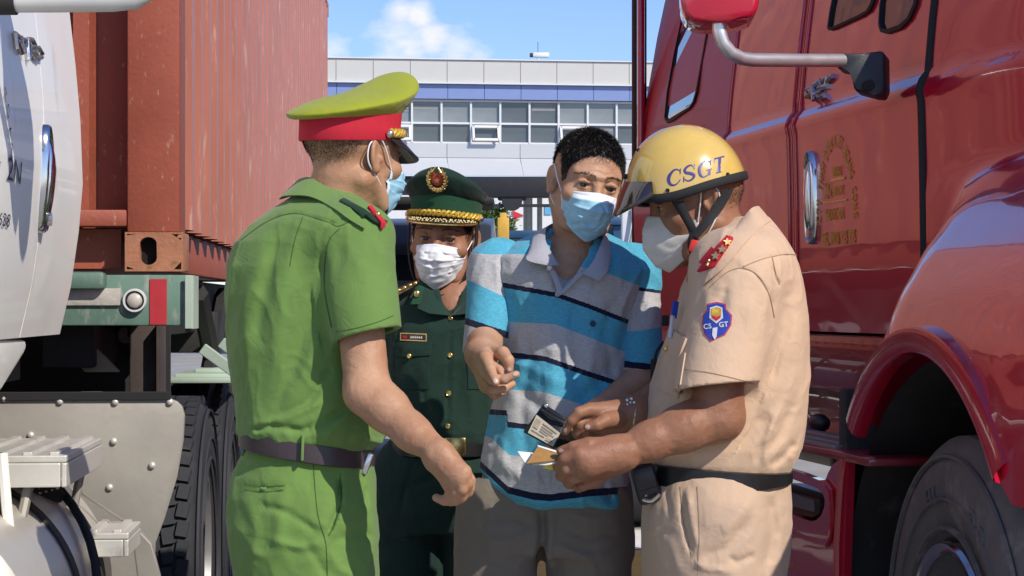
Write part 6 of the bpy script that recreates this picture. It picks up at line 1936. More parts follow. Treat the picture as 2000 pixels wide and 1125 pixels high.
    for q in ([(664, 926, 2.2), (667, 970, 2.2), (656, 1020, 2.2), (642, 1046, 2.2)], [(612, 905, 1.3), (620, 1000, 1.3), (636, 1060, 1.3), (640, 1125, 1.3)], [(476, 946, 1.6), (515, 950, 1.6), (556, 948, 1.6)], [(478, 956, 1.6), (515, 961, 1.6), (554, 957, 1.6)]): st_.strokes('seam', [q], m_seamG, root, .0012, 6)
    # belt
    secs = px_secs([(858, 480, 722, .155, 4.0), (888, 473, 726, .158, 4.0)])
    m = MB(); rows = []
    z1, z0 = P(0, 852, 4.0).z, P(0, 890, 4.0).z
    for k in range(73):
        t = 2 * math.pi * k / 72; c_, s_ = math.cos(t), math.sin(t); p = 2.3
        ux = math.copysign(abs(c_) ** (2 / p), c_); uy = math.copysign(abs(s_) ** (2 / p), s_)
        r0 = []; cx = (secs[0][1] + secs[1][1]) / 2; tl = -(ux * .0215)
        for o, z in ((.000, z0), (.007, z0 + .002), (.0075, (z0 + z1) / 2), (.007, z1 - .002), (.0, z1)):
            aa, bb = .1275, .161; r0.append((cx + ux * (aa + o), 4.0 + uy * (bb + o), z + tl))
        rows.append(r0)
    m.grid(rows); m.build('belt', m_belt, root, smooth=50)
    for pl_ in ([(592, 848), (590, 900)], [(484, 846), (474, 890)], [(700, 858), (699, 908)]):
        q = [P(px, py, 3.83) for px, py in pl_]
        dd = 3.825 if pl_[0][0] > 500 and pl_[0][0] < 650 else (3.90 if pl_[0][0] > 650 else 3.955)
        m = MB(); A_, B_ = P(*pl_[0], dd), P(*pl_[1], dd); m.box((A_ + B_) / 2, (.011, .005, (A_ - B_).length), .002, (A_ - B_).to_track_quat('Z', 'Y').to_matrix()); m.build('belt_loop', m_greent, root, smooth=True)
    m = MB(); A_ = P(718, 905, 3.925); m.box(A_, (.012, .03, .042), .003, Matrix.Rotation(R(20), 3, 'Y')); m.build('buckle', m_silver, root, smooth=True)
    # collar and yoke
    leaf('collar', [(583, 350, 4.03), (604, 346, 3.965), (640, 362, 3.935), (672, 392, 3.925), (690, 412, 3.94), (704, 424, 3.97)],
         [(545, 388, 4.02), (556, 382, 3.915), (604, 383, 3.875), (648, 404, 3.865), (682, 428, 3.875), (712, 446, 3.91)], m_green, root, .006, .006, over=sf)
    leaf('collar', [(704, 424, 3.97), (715, 400, 4.05), (690, 360, 4.10), (640, 345, 4.10), (583, 350, 4.03)], [(712, 446, 3.91), (735, 425, 4.07), (700, 380, 4.15), (640, 365, 4.16), (545, 388, 4.02)], m_green, root, .006, -.004)
    # shoulder board on the near shoulder
    sb_ = sf.patch('shoulder_board', [(664, 397), (672, 393), (752, 436), (746, 447)], m_dgreen, root, .007, 10, .001, .002)
    s2_ = Surf(sh, sb_)
    s2_.patch('red_tab', [(717, 407), (723, 404), (752, 438), (748, 444)], m_redb, root, .005, 8, .001, .002)
    m = MB(); m.sphere(s2_.hit(735, 424, .007)[0], .0052, 10); m.build('gold_pip', m_goldm, root, smooth=80)
    # ---- head gear
    peaked_cap(M, root, m_lime, m_redb, emblem_=True, ca=.112, cb=.140, tilt=.28, zb=.030, chh=.70)
    strands('hair', head, M, root, 42000, .0042, .00020, m_hair, fade=.055, lift=.2, seed=3)
    eyes(M, root, head=head)
    mask_mesh(M, root, [m_mblue, m_mwhite], 'pleated', seed=4)
    finish_person(root, (hipc.x, 4.0, 0))
    return root
pg = person_green()
print('green', round(_time.time() - _t0, 1))
# ================================================================ person 2: driver in a striped polo shirt
_t0 = _time.time()
m_skinD = skin('skin_tan', (.50, .285, .180))
def stripe_mat(name, cols):
    """knit cloth; cols: list of (threshold 0..1, colour) along the stripe coordinate"""
    m = cloth(name, (1, 1, 1), var=0.0, weave=700)
    nt = m.node_tree; n, l = nt.nodes, nt.links
    at = n.new('ShaderNodeAttribute'); at.attribute_name = 'stripe'
    rp = n.new('ShaderNodeValToRGB'); rp.color_ramp.interpolation = 'CONSTANT'
    el = rp.color_ramp.elements
    el[0].position = 0; el[0].color = (*cols[0][1], 1); el[1].position = cols[1][0]; el[1].color = (*cols[1][1], 1)
    for t, c in cols[2:]:
        e = el.new(t); e.color = (*c, 1)
    l.new(at.outputs['Fac'], rp.inputs[0])
    mx = [q for q in n if q.name == m['_mix']][0]
    # heathered threads
    tc = n.new('ShaderNodeTexCoord'); mp = n.new('ShaderNodeMapping'); mp.inputs['Scale'].default_value = (120, 120, 700)
    nz = n.new('ShaderNodeTexNoise'); nz.inputs['Scale'].default_value = 1.0; nz.inputs['Detail'].default_value = 3
    l.new(tc.outputs['Object'], mp.inputs[0]); l.new(mp.outputs[0], nz.inputs['Vector'])
    hs = n.new('ShaderNodeHueSaturation'); l.new(rp.outputs[0], hs.inputs['Color'])
    mr = n.new('ShaderNodeMapRange'); mr.inputs[1].default_value = .3; mr.inputs[2].default_value = .7; mr.inputs[3].default_value = .80; mr.inputs[4].default_value = 1.18
    l.new(nz.outputs['Fac'], mr.inputs[0]); l.new(mr.outputs[0], hs.inputs['Value'])
    l.new(hs.outputs[0], mx.inputs['A']); l.new(hs.outputs[0], mx.inputs['B'])
    return m
GR, BL, NV = (.46, .46, .47), (.085, .39, .55), (.007, .009, .035)
N_ = 14.0
seq = [BL, GR, NV, BL, GR, NV, BL, GR, NV, BL, GR, NV, BL]
m_polo = stripe_mat('striped_knit', [((k + (1 if k else 0) * 0 + 0) / N_, c) for k, c in enumerate(seq)])
m_polol = stripe_mat('striped_sleeve_knit', [(0, BL), (1 / N_, GR), (2 / N_, BL), (3 / N_, NV), (4 / N_, GR)])
m_polor = stripe_mat('striped_far_sleeve_knit', [(0, BL), (1 / N_, NV), (2 / N_, GR), (3 / N_, BL), (4 / N_, NV), (5 / N_, GR)])
m_gknit = cloth('grey_rib_knit', (.38, .38, .42), var=.08, weave=500)
m_greytr = cloth('grey_brown_trousers_cloth', (.205, .172, .138), var=.08)
def set_stripe(o, curves):
    """curves: pixel polylines of the stripe borders, top to bottom"""
    me = o.data; n = len(me.vertices); co = np.empty(n * 3, f32); me.vertices.foreach_get('co', co); co = co.reshape(-1, 3)
    px, py = pix_xy(co)
    ys = [np.interp(px, [q[0] for q in c], [q[1] for q in c]) for c in curves]
    t = np.where(py < ys[0], 1 + (py - ys[0]) / 60, 0)
    for k in range(len(ys) - 1):
        mm_ = (py >= ys[k]) & (py < ys[k + 1]); t = np.where(mm_, k + 1 + (py - ys[k]) / np.maximum(ys[k + 1] - ys[k], .5), t)
    t = np.where(py >= ys[-1], len(ys) + np.minimum((py - ys[-1]) / 60, .99), t)
    a = me.attributes.new('stripe', 'FLOAT', 'POINT'); a.data.foreach_set('value', np.clip(t, 0.01, N_ - .01).astype(f32) / N_)
sh_ = lambda c, d: [(x, y + d) for x, y in c]

def person_driver():
    M = headM(1146, 359, 4.30, 13, 11, 9, .955)
    nb = P(1122, 540, 4.36)
    hv = make_head(M, nb, .056, brow=.002, lidopen=.0027, thin=.95)
    # forehead wrinkles and frown lines
    wl_ = [([(1140, 338), (1152, 335), (1166, 336), (1182, 342), (1200, 340)], 2.6, .0016), ([(1144, 346), (1158, 344), (1172, 347), (1190, 350)], 2.6, -.0014), ([(1140, 352), (1156, 350), (1168, 355), (1190, 358)], 2.6, .0015), ([(1160, 352), (1166, 362)], 2.6, .0016), ([(1174, 354), (1172, 364)], 2.6, .0014), ([(1118, 384), (1134, 388), (1150, 386)], 3, .0012)]
    Mn_ = np.array(M); cr_ = creases(wl_)
    hv.displace(lambda p: cr_(p @ Mn_[:3, :3].T + Mn_[:3, 3]), .008)
    head = hv.mesh(1)
    a = Vol(np.array(P(900, 600, 4.3)) - [.0, .36, .30], np.array(P(1030, 600, 4.3)) + [.02, .12, .0], .0026)
    W = P(941, 692, 4.14)
    a.cone(P(958, 600, 4.33), P(947, 672, 4.255), .034, .0335, .02); a.cone(P(947, 668, 4.26), W, .0345, .033, .02)
    K = [(949, 699, 4.035), (943, 719, 4.04), (943, 739, 4.06), (949, 754, 4.09)]
    for k in K: a.cone(W, P(*k), .028, .0150, .014)
    a.cone(W, P(962, 690, 4.08), .026, .017, .014)
    ch = lambda v, pts, rs: v.chain([P(*q) for q in pts], rs, .003)
    ch(a, [(949, 699, 4.035), (958, 722, 3.995), (968, 747, 3.96)], [.0135, .0110, .0082])
    ch(a, [(943, 719, 4.04), (962, 741, 3.995), (986, 741, 3.985), (1008, 731, 3.98)], [.0135, .0112, .0098, .0078])
    ch(a, [(943, 739, 4.06), (962, 761, 4.02), (984, 758, 4.02), (1001, 750, 4.03)], [.0130, .0110, .0096, .0076])
    ch(a, [(949, 754, 4.09), (966, 770, 4.06), (982, 765, 4.07)], [.0120, .0105, .0080])
    ch(a, [(960, 689, 4.08), (982, 690, 4.04), (993, 704, 4.02), (995, 722, 4.02)], [.0165, .0140, .0118, .0085])
    ch(a, [(955, 712, 4.04), (975, 722, 4.02), (979, 730, 4.01)], [.012, .009, .0068])
    hand1 = a.mesh(1)
    a = Vol(np.array(P(1040, 600, 4.1)) - [.02, .14, .34], np.array(P(1290, 600, 4.3)) + [.03, .12, -.02], .0028)
    W2 = P(1172, 806, 4.17)
    a.cone(P(1250, 660, 4.315), P(1252, 740, 4.285), .034, .034, .02); a.cone(P(1252, 740, 4.285), W2, .036, .029, .02)
    for k in ((1128, 842, 4.145), (1124, 856, 4.15), (1128, 868, 4.155)): a.cone(W2, P(*k), .026, .014, .014)
    ch(a, [(1128, 868, 4.155), (1100, 876, 4.15), (1082, 876, 4.12), (1072, 869, 4.085)], [.012, .0105, .0095, .0075])
    ch(a, [(1124, 856, 4.15), (1098, 862, 4.15), (1085, 862, 4.14)], [.012, .0105, .0085])
    ch(a, [(1128, 842, 4.145), (1102, 846, 4.15), (1090, 848, 4.14)], [.012, .0105, .0085])
    ch(a, [(1150, 828, 4.14), (1128, 832, 4.10), (1112, 838, 4.085)], [.014, .011, .009])
    hand2 = a.mesh(1)
    hips = [P(980, 1010, 4.34), P(1148, 1010, 4.34)]; hips = [Vector((h_.x, 4.34, .92)) for h_ in hips]
    ft = [Vector((-.09, 4.36, 0)), Vector((.19, 4.36, 0))]
    trunk = coarse_body([(P(1120, 520, 4.36), P(1070, 930, 4.36), .09, .09), (P(985, 515, 4.36), P(1225, 520, 4.36), .045, .045), (P(966, 530, 4.335), P(956, 640, 4.30), .034, .03), (P(1240, 530, 4.34), P(1250, 690, 4.305), .034, .03)] + [(h_, f_ + Vector((0, 0, .1)), .06, .035) for h_, f_ in zip(hips, ft)])
    # bare chest in the open collar
    v = Vol(P(1040, 600, 4.2) - Vector((0, .05, 0)), P(1200, 430, 4.4) + Vector((0, .08, 0)), .004)
    v.ell(P(1115, 560, 4.335), (.075, .085, .10), 0); v.cone(P(1050, 512, 4.33), P(1190, 520, 4.33), .03, .03, .03)
    for s in (-1, 1): v.cone(P(1112 + s * 6, 533, 4.262), P(1112 + s * 70, 508, 4.29), .010, .008, .012)
    chest = v.mesh(1)
    root = np_mesh('person', [head, hand1, hand2, trunk, chest], m_skinD)
    tag(root, 'bare headed man in a blue, grey and navy striped polo shirt and blue mask, pointing', 'person')
    # ---- shirt body
    v = Vol(P(915, 1010, 4.3) - Vector((.0, .22, 0)), P(1300, 440, 4.4) + Vector((0, .22, .02)), .0034)
    rows = [(452, 1062, 1178, .060, 4.38), (466, 1020, 1205, .085, 4.37), (482, 985, 1232, .105, 4.36), (504, 966, 1254, .118, 4.35), (535, 962, 1262, .126, 4.34), (580, 968, 1252, .130, 4.34), (640, 976, 1236, .128, 4.34), (700, 982, 1230, .126, 4.34), (780, 968, 1229, .128, 4.34), (850, 952, 1228, .132, 4.34), (905, 938, 1225, .136, 4.34), (960, 936, 1222, .138, 4.34), (1000, 938, 1222, .138, 4.34)]
    v.loft(px_secs(rows), 0)
    # open neck
    n0, n1, n2 = P(1062, 470, 4.18), P(1178, 470, 4.18), P(1093, 572, 4.18)
    v.cone(P(1120, 440, 4.30), P(1112, 500, 4.285), .060, .044, .0, 'sub'); v.cone(P(1110, 500, 4.26), P(1093, 566, 4.20), .040, .006, .008, 'sub')
    # hem: cut along a slanting edge, hollow below
    hemf = lambda px: np.interp(px, [900, 930, 962, 1010, 1060, 1100, 1150, 1190, 1240], [895, 906, 948, 972, 986, 982, 978, 992, 998])
    def hem(p):
        px, py = pix_xy(p); return np.where(p[:, 1] < 4.36, np.maximum(0, (py - hemf(px)) / F * 4.3) * 1.5, np.maximum(0, (py - 985) / F * 4.3) * 1.5)
    L = [([(1030, 600), (1035, 700), (1020, 800), (1030, 940)], 12, .006), ([(1070, 600), (1080, 720), (1070, 830), (1085, 960)], 14, -.006), ([(1120, 590), (1125, 700), (1130, 780)], 13, .006), ([(1160, 660), (1150, 720), (1170, 800)], 12, -.007), ([(1000, 560), (1005, 650), (990, 740)], 10, .005), ([(1195, 580), (1180, 660), (1200, 760)], 11, .006), ([(1225, 590), (1212, 700)], 7, .006),
         ([(985, 700), (1040, 720), (1110, 760)], 13, -.005), ([(990, 740), (1060, 800), (1100, 850)], 12, .006), ([(1100, 560), (1150, 600), (1220, 640)], 14, -.004), ([(1200, 700), (1160, 760), (1120, 790)], 13, .006), ([(1215, 740), (1185, 790), (1150, 820)], 10, -.006), ([(962, 880), (1000, 920), (1060, 950)], 14, -.006), ([(1084, 870), (1080, 960)], 6, .006), ([(975, 800), (970, 860), (950, 900)], 10, .006),
         ([(1090, 572), (1080, 640), (1084, 648)], 2.5, .003), ([(1128, 570), (1112, 640)], 2.5, .003), ([(1190, 880), (1180, 950), (1195, 985)], 8, .007), ([(1140, 930), (1150, 980)], 8, -.006)]
    fr = lambda p: p[:, 1] < 4.36
    v.displace(creases(L, None, fr)); v.displace(folds(.0060, .11, (1.3, 1.3, .6), 31, .9)); v.displace(folds(.0020, .045, (1, 1, .7), 39, .9))
    v.displace(hem, .15)
    body = np_mesh('shirt', [v.mesh(1)], m_polo, root)
    b1 = [(930, 493), (1028, 494), (1100, 510), (1194, 534), (1254, 557), (1290, 570)]
    n1_ = [(940, 546), (975, 551), (1088, 572), (1150, 594), (1231, 626), (1270, 640)]
    e1 = [(940, 622), (985, 625), (1084, 630), (1139, 651), (1218, 683), (1260, 700)]
    n2_ = [(940, 682), (988, 687), (1065, 696), (1139, 722), (1207, 744), (1260, 760)]
    e2 = [(940, 756), (1000, 761), (1061, 765), (1139, 791), (1200, 812), (1260, 830)]
    n3_ = [(930, 798), (990, 801), (991, 824), (1035, 829), (1120, 850), (1230, 880)]
    e3 = [(930, 845), (960, 855), (994, 888), (1060, 895), (1140, 900), (1230, 905)]
    n4_ = [(920, 885), (936, 898), (992, 950), (1040, 962), (1074, 965), (1156, 955), (1230, 950)]
    set_stripe(body, [b1, n1_, sh_(n1_, 8), e1, n2_, sh_(n2_, 9), e2, n3_, sh_(n3_, 9), e3, n4_, sh_(n4_, 12)])
    # ---- sleeves
    v = Vol(P(890, 715, 4.2) - Vector((.0, .06, 0)), P(1030, 460, 4.4) + Vector((0, .03, 0)), .0032)
    v.D[:] = .2
    v.cone(P(985, 505, 4.345), P(965, 530, 4.34), .040, .052, .02)
    sleeve(v, P(966, 520, 4.335), P(947, 676, 4.27), .054, .047, (.30, -.55, -.95), .005, .03, .09)
    L = [([(925, 560), (950, 620), (980, 640)], 9, .006), ([(940, 520), (930, 600), (925, 650)], 10, -.005), ([(915, 640), (950, 655), (985, 668)], 6, .005), ([(975, 560), (960, 620), (930, 655)], 7, -.006)]
    v.displace(creases(L)); v.displace(folds(.0030, .06, (1, 1, .8), 41)); v.displace(folds(.0012, .03, (1, 1, 1), 42))
    s1 = np_mesh('sleeve', [v.mesh(1)], m_polol, root)
    q1 = [(880, 489), (951, 494), (1030, 494)]; q2 = [(900, 540), (932, 553), (977, 574), (1020, 590)]; q3 = [(890, 616), (912, 622), (985, 646), (1010, 656)]
    set_stripe(s1, [q1, q2, q3, sh_(q3, 10)])
    v = Vol(P(1190, 775, 4.2) - Vector((.0, .05, 0)), P(1330, 460, 4.4) + Vector((0, .03, 0)), .0032)
    v.cone(P(1215, 515, 4.35), P(1240, 535, 4.345), .042, .050, .02)
    sleeve(v, P(1240, 525, 4.34), P(1255, 735, 4.29), .053, .046, (.25, -.35, -.95), .005, .03, .09)
    L = [([(1262, 580), (1240, 640), (1225, 690)], 7, .006), ([(1280, 600), (1262, 670), (1250, 715)], 7, -.006), ([(1230, 600), (1225, 680)], 6, .005), ([(1225, 722), (1255, 730), (1285, 738)], 4, .004)]
    v.displace(creases(L)); v.displace(folds(.0030, .06, (1, 1, .8), 45)); v.displace(folds(.0012, .03, (1, 1, 1), 46))
    s2 = np_mesh('sleeve', [v.mesh(1)], m_polor, root)
    q1 = [(1200, 545), (1250, 562), (1286, 567), (1320, 572)]; q2 = [(1190, 648), (1243, 646), (1296, 638), (1320, 634)]; q3 = [(1200, 703), (1222, 705), (1290, 712), (1320, 716)]
    set_stripe(s2, [q1, sh_(q1, 4), q2, q3, sh_(q3, 11)])
    # ---- trousers
    hx = (hips[0].x + hips[1].x) / 2
    v = Vol((hx - .30, 4.12, .06), (hx + .30, 4.60, P(0, 930, 4.3).z), .0048)
    v.loft(px_secs([(930, 942, 1216, .115, 4.36), (985, 922, 1220, .118, 4.36), (1040, 914, 1221, .120, 4.36), (1075, 912, 1222, .118, 4.36)]), 0)
    legs_and_shoes(v, root, hips, ft, rs=(.098, .080, .068), Zs=(.78, .48, .10), kneef=-.02)
    L = [([(1058, 985), (1062, 1040), (1050, 1130)], 9, .022), ([(1080, 1000), (1074, 1060), (1070, 1130)], 8, -.006), ([(940, 1020), (1000, 1010), (1050, 1030)], 6, .006), ([(930, 1050), (990, 1060), (1040, 1040)], 7, -.006), ([(1090, 1030), (1150, 1050), (1210, 1040)], 8, .006), ([(1080, 1060), (1140, 1090), (1200, 1080)], 8, -.006), ([(1110, 1000), (1160, 1015), (1215, 1000)], 6, -.005), ([(950, 980), (945, 1040)], 4, .005), ([(930, 1090), (980, 1100), (1030, 1080)], 8, .005)]
    v.displace(creases(L, None, fr)); v.displace(folds(.0042, .10, (1, 1, .8), 51)); v.displace(folds(.0016, .04, (1, 1, 1.2), 52))
    np_mesh('trousers', [v.mesh(1)], m_greytr, root)
    # ---- collar, placket, buttons, chest mark
    sf = Surf(body)
    leaf('collar', [(1066, 446, 4.30), (1066, 470, 4.245), (1080, 498, 4.215), (1092, 517, 4.205)], [(1040, 462, 4.30), (1034, 488, 4.235), (1030, 508, 4.205), (1074, 519, 4.19)], m_gknit, root, .005, .006, 24, 5)
    leaf('collar', [(1182, 450, 4.30), (1174, 475, 4.245), (1158, 510, 4.205), (1138, 534, 4.190)], [(1190, 470, 4.30), (1193, 500, 4.235), (1186, 530, 4.195), (1170, 549, 4.18)], m_gknit, root, .005, .006, 24, 5)
    leaf('collar', [(1066, 446, 4.30), (1080, 436, 4.40), (1120, 432, 4.44), (1165, 438, 4.40), (1182, 450, 4.30)], [(1040, 462, 4.30), (1056, 450, 4.43), (1120, 446, 4.475), (1180, 452, 4.43), (1190, 470, 4.30)], m_gknit, root, .005, -.004, 24, 4)
    leaf('placket', [(1066, 510, 4.205), (1078, 540, 4.200), (1086, 562, 4.198), (1088, 574, 4.196)], [(1078, 516, 4.208), (1090, 540, 4.204), (1097, 560, 4.200), (1099, 570, 4.197)], m_gknit, root, .004, .002, 14, 3)
    leaf('placket', [(1140, 534, 4.198), (1122, 552, 4.196), (1104, 570, 4.194), (1090, 578, 4.193)], [(1130, 530, 4.206), (1113, 548, 4.203), (1098, 564, 4.200), (1090, 572, 4.198)], m_gknit, root, .004, .002, 14, 3)
    m_but = simple('pearl_button', (.62, .60, .56), .25, var=.08, coat=.6)
    button(root, *sf.hit(1089, 575, .004), .0055, m_but); button(root, P(1073, 523, 4.196), Vector((0, -1, .2)), .0055, m_but)
    sf.poly('chest_mark', [(1158 + 6 * math.cos(k * .524), 632 + 6.5 * math.sin(k * .524)) for k in range(12)], simple('dark_chest_print', (.02, .05, .09), .7, var=.3, scale=400), root, .0006, 3)
    m_nail = simple('finger_nail_pale', (.60, .44, .36), .3, var=.05, coat=.3)
    sk_ = Surf(root)
    for px, py, w_, h_ in ((968, 744, 4, 5), (1006, 731, 4.5, 3.5), (995, 721, 3.5, 4), (1074, 869, 4, 3.5)):
        sk_.poly('nail', [(px + w_ * math.cos(k * .628), py + h_ * math.sin(k * .628)) for k in range(10)], m_nail, root, .0006, 3)
    # ---- hair, eyes, mask
    v2 = Vol((-.09, -.10, -.07), (.09, .125, .135), .0032, M)
    v2.ell((0, .016, .034), (.0760, .0946, .0846), 0); v2.ell((0, -.030, .010), (.0612, .0664, .0886), .03)
    X, Y, Z = v2._xyz((slice(None),) * 3)
    cut = np.interp(v2.ax[1], HT_Y, HT_Z).astype(f32)[None, :, None] + .015 + np.maximum(0, np.abs(X) - .062) * .3 - Z
    wv = (np.sin(X * 420) * .003 + np.sin(X * 1130 + 1) * .002).astype(f32)
    v2.D = np.maximum(v2.D, (cut + wv) * .5)
    v2.displace(folds(.0008, .008, (1, 1, 1), 61), .02)
    np_mesh('hair_base', [v2.mesh(1)], m_hairg, root)
    strands('hair', head, M, root, 44000, .0140, .00036, [m_hairg, m_greyhair], fade=.040, lift=.27, seed=5, grey=.09, jit=.12, topl=True)
    eyes(M, root, look=(-6, -2), head=head)
    mask_mesh(M, root, [m_mblue, m_mwhite], 'pleated', seed=9)
    finish_person(root, (hx, 4.36, 0))
    return root
pd = person_driver()
print('driver', round(_time.time() - _t0, 1))
# ================================================================ person 3: traffic officer in beige with a yellow helmet
_t0 = _time.time()
m_skinC = skin('skin_brown', (.30, .145, .085))
m_beige = cloth('beige_cloth', (.64, .45, .305), var=.05)
m_beiget = cloth('beige_trousers_cloth', (.57, .41, .290), var=.05)
m_helm = simple('yellow_helmet_shell', (.66, .45, .11), .18, var=.06, scale=18, coat=1.0, spot=((.40, .30, .12), 30, .66))
m_helmt = simple('purple_blue_letters', (.06, .05, .22), .35, var=.12, scale=90)
m_visor = simple('dark_visor', (.03, .022, .022), .08, var=.2, coat=1.0)
m_kn = simple('off_white_mask', (.62, .59, .54), .8, var=.04, scale=30, bump=.0004, bscale=500)
m_redpl = simple('red_plastic', (.60, .03, .02), .3, var=.05)
m_royal = simple('royal_blue_patch', (.015, .05, .36), .8, var=.15, scale=200, bump=.0006, bscale=900)
m_pinkth = simple('red_thread', (.42, .05, .12), .8, var=.15, scale=200)
m_whth = simple('white_thread', (.62, .60, .58), .8, var=.1, scale=200)

def person_cop():
    M = headM(1360, 396, 4.05, -84, 13, 0, 1.0) @ Matrix.Diagonal((1.0, .935, 1.03, 1))
    nb = P(1432, 505, 4.06)
    head = make_head(M, nb, .063, brow=.001).mesh(1)
    # near arm
    E = P(1402, 812, 3.87); W = P(1212, 886, 3.815)
    a = Vol(P(1070, 970, 3.8) - Vector((0, .10, 0)), P(1490, 640, 3.9) + Vector((0, .16, 0)), .0027)
    a.cone(P(1424, 650, 3.885), P(1403, 762, 3.866), .043, .046, .0); a.cone(P(1403, 762, 3.866), E, .046, .051, .015)
    a.cone(E, P(1330, 840, 3.845), .049, .043, .02); a.cone(P(1340, 832, 3.845), P(1270, 862, 3.83), .043, .036, .02); a.cone(P(1270, 862, 3.83), W, .036, .0285, .02)
    K = [(1132, 888, 3.775), (1130, 908, 3.785), (1140, 926, 3.80), (1156, 940, 3.82)]
    for k in K: a.cone(W, P(*k), .030, .0150, .014)
    a.cone(P(1190, 885, 3.80), P(1150, 905, 3.785), .030, .026, .02)
    ch = lambda v, pts, rs: v.chain([P(*q) for q in pts], rs, .0032)
    ch(a, [(1132, 888, 3.775), (1104, 897, 3.785), (1091, 912, 3.81), (1103, 918, 3.835)], [.0145, .0122, .0105, .009])
    ch(a, [(1130, 908, 3.785), (1107, 916, 3.79), (1096, 929, 3.815), (1108, 934, 3.84)], [.0145, .0122, .0108, .009])
    ch(a, [(1140, 926, 3.80), (1120, 934, 3.805), (1111, 944, 3.825), (1122, 947, 3.85)], [.0140, .0118, .0104, .009])
    ch(a, [(1156, 940, 3.82), (1138, 948, 3.825), (1130, 954, 3.84)], [.0130, .0108, .009])
    ch(a, [(1188, 872, 3.80), (1150, 869, 3.79), (1120, 874, 3.79), (1095, 881, 3.80)], [.0190, .0150, .0120, .0088])
    a.displace(folds(.0006, .02, (1, 1, 1), 73), .008)
    arm = a.mesh(1)
    # far arm, reaching into the wallet
    W2 = P(1236, 806, 4.02)
    a = Vol(P(1085, 885, 4.0) - Vector((0, .12, 0)), P(1330, 700, 4.2) + Vector((0, .10, 0)), .0026)
    a.cone(P(1320, 760, 4.19), W2, .042, .030, .02)
    for k in ((1152, 800, 3.97), (1158, 815, 3.985), (1166, 830, 4.0), (1178, 842, 4.01)): a.cone(W2, P(*k), .0285, .0140, .016)
    ch(a, [(1152, 800, 3.97), (1131, 806, 3.955), (1117, 822, 3.955), (1104, 843, 3.965)], [.0140, .0118, .0102, .0080])
    ch(a, [(1158, 815, 3.985), (1132, 828, 3.97), (1127, 846, 3.98), (1137, 862, 4.0)], [.0140, .0118, .0102, .0080])
    ch(a, [(1166, 830, 4.0), (1146, 842, 3.985), (1146, 858, 3.995), (1156, 866, 4.01)], [.0135, .0115, .0100, .0080])
    ch(a, [(1178, 842, 4.01), (1163, 856, 4.0), (1165, 868, 4.01)], [.0120, .0105, .0085])
    ch(a, [(1205, 818, 3.985), (1182, 822, 3.955), (1165, 831, 3.94), (1148, 834, 3.938)], [.0190, .0155, .0125, .0090])
    arm2 = a.mesh(1)
    hips = [Vector((P(1390, 0, 4.02).x, 3.96, .92)), Vector((P(1400, 0, 4.02).x, 4.13, .92))]
    ft = [Vector((hips[0].x + .0, 3.95, 0)), Vector((hips[1].x + .04, 4.15, 0))]
    trunk = coarse_body([(P(1440, 520, 4.05), P(1400, 920, 4.05), .10, .10), (P(1440, 545, 3.93), P(1440, 545, 4.18), .05, .05), (P(1440, 545, 3.93), P(1420, 670, 3.88), .05, .04), (P(1430, 560, 4.19), P(1380, 740, 4.23), .048, .042), (P(1380, 740, 4.23), P(1310, 762, 4.18), .042, .036)] + [(h_, f_ + Vector((0, 0, .1)), .06, .035) for h_, f_ in zip(hips, ft)])
    root = np_mesh('person', [head, arm, arm2, trunk], m_skinC)
    tag(root, 'traffic officer in beige uniform and yellow helmet reading papers beside the red truck', 'person')
    # ---- shirt
    v = Vol(P(1225, 945, 4.05) - Vector((.02, .33, 0)), P(1605, 395, 4.05) + Vector((.02, .30, .03)), .0034)
    rows = [(424, 1420, 1500, .062, 4.06), (440, 1408, 1512, .085, 4.06), (466, 1384, 1532, .125, 4.06), (500, 1362, 1552, .155, 4.06), (545, 1340, 1566, .172, 4.06), (600, 1322, 1574, .178, 4.06), (660, 1304, 1577, .176, 4.06), (720, 1284, 1578, .172, 4.06), (780, 1262, 1577, .170, 4.06), (830, 1252, 1572, .172, 4.06), (872, 1250, 1564, .172, 4.06), (900, 1256, 1552, .166, 4.06), (925, 1268, 1536, .156, 4.06), (940, 1274, 1528, .15, 4.06)]
    v.loft(px_secs(rows), 0)
    v.ell(P(1440, 510, 3.95), (.088, .085, .065), .05)
    sleeve(v, P(1446, 540, 3.915), P(1400, 754, 3.845), .084, .079, (.10, -.10, -.985), .015, .035, .10)
    L = [([(1512, 560), (1502, 640), (1492, 690)], 9, .006), ([(1376, 560), (1352, 650), (1330, 740)], 8, .006), ([(1440, 520), (1480, 505), (1530, 498), (1552, 500)], 3, .003), ([(1500, 508), (1516, 545), (1524, 560)], 3, .004), ([(1384, 560), (1440, 522), (1470, 530), (1500, 570), (1512, 600)], 3, .0032),
         ([(1440, 560), (1420, 640), (1390, 740)], 10, -.004), ([(1470, 560), (1462, 650), (1450, 740)], 10, -.005), ([(1420, 560), (1400, 620)], 8, .004),
         ([(1350, 715), (1400, 724), (1472, 742)], 2.2, .0026), ([(1540, 560), (1530, 660), (1500, 760)], 14, .007), ([(1560, 600), (1556, 720), (1530, 820)], 14, -.006), ([(1545, 640), (1520, 740), (1500, 800)], 14, -.004),
         ([(1560, 760), (1520, 850), (1470, 910)], 12, .007), ([(1530, 780), (1500, 860), (1490, 915)], 9, -.008), ([(1500, 800), (1460, 850), (1400, 900)], 12, .008), ([(1480, 780), (1430, 830), (1380, 870)], 10, -.007), ([(1420, 856), (1360, 890), (1300, 905)], 10, .003), ([(1350, 880), (1300, 890), (1270, 880)], 8, -.006),
         ([(1330, 580), (1310, 700), (1280, 800)], 10, .005), ([(1300, 800), (1310, 850), (1290, 900)], 10, -.006), ([(1326, 690), (1312, 760), (1300, 775)], 2.5, .003), ([(1555, 860), (1530, 890), (1500, 915)], 8, .007)]
    fr = lambda p: p[:, 1] < 4.07
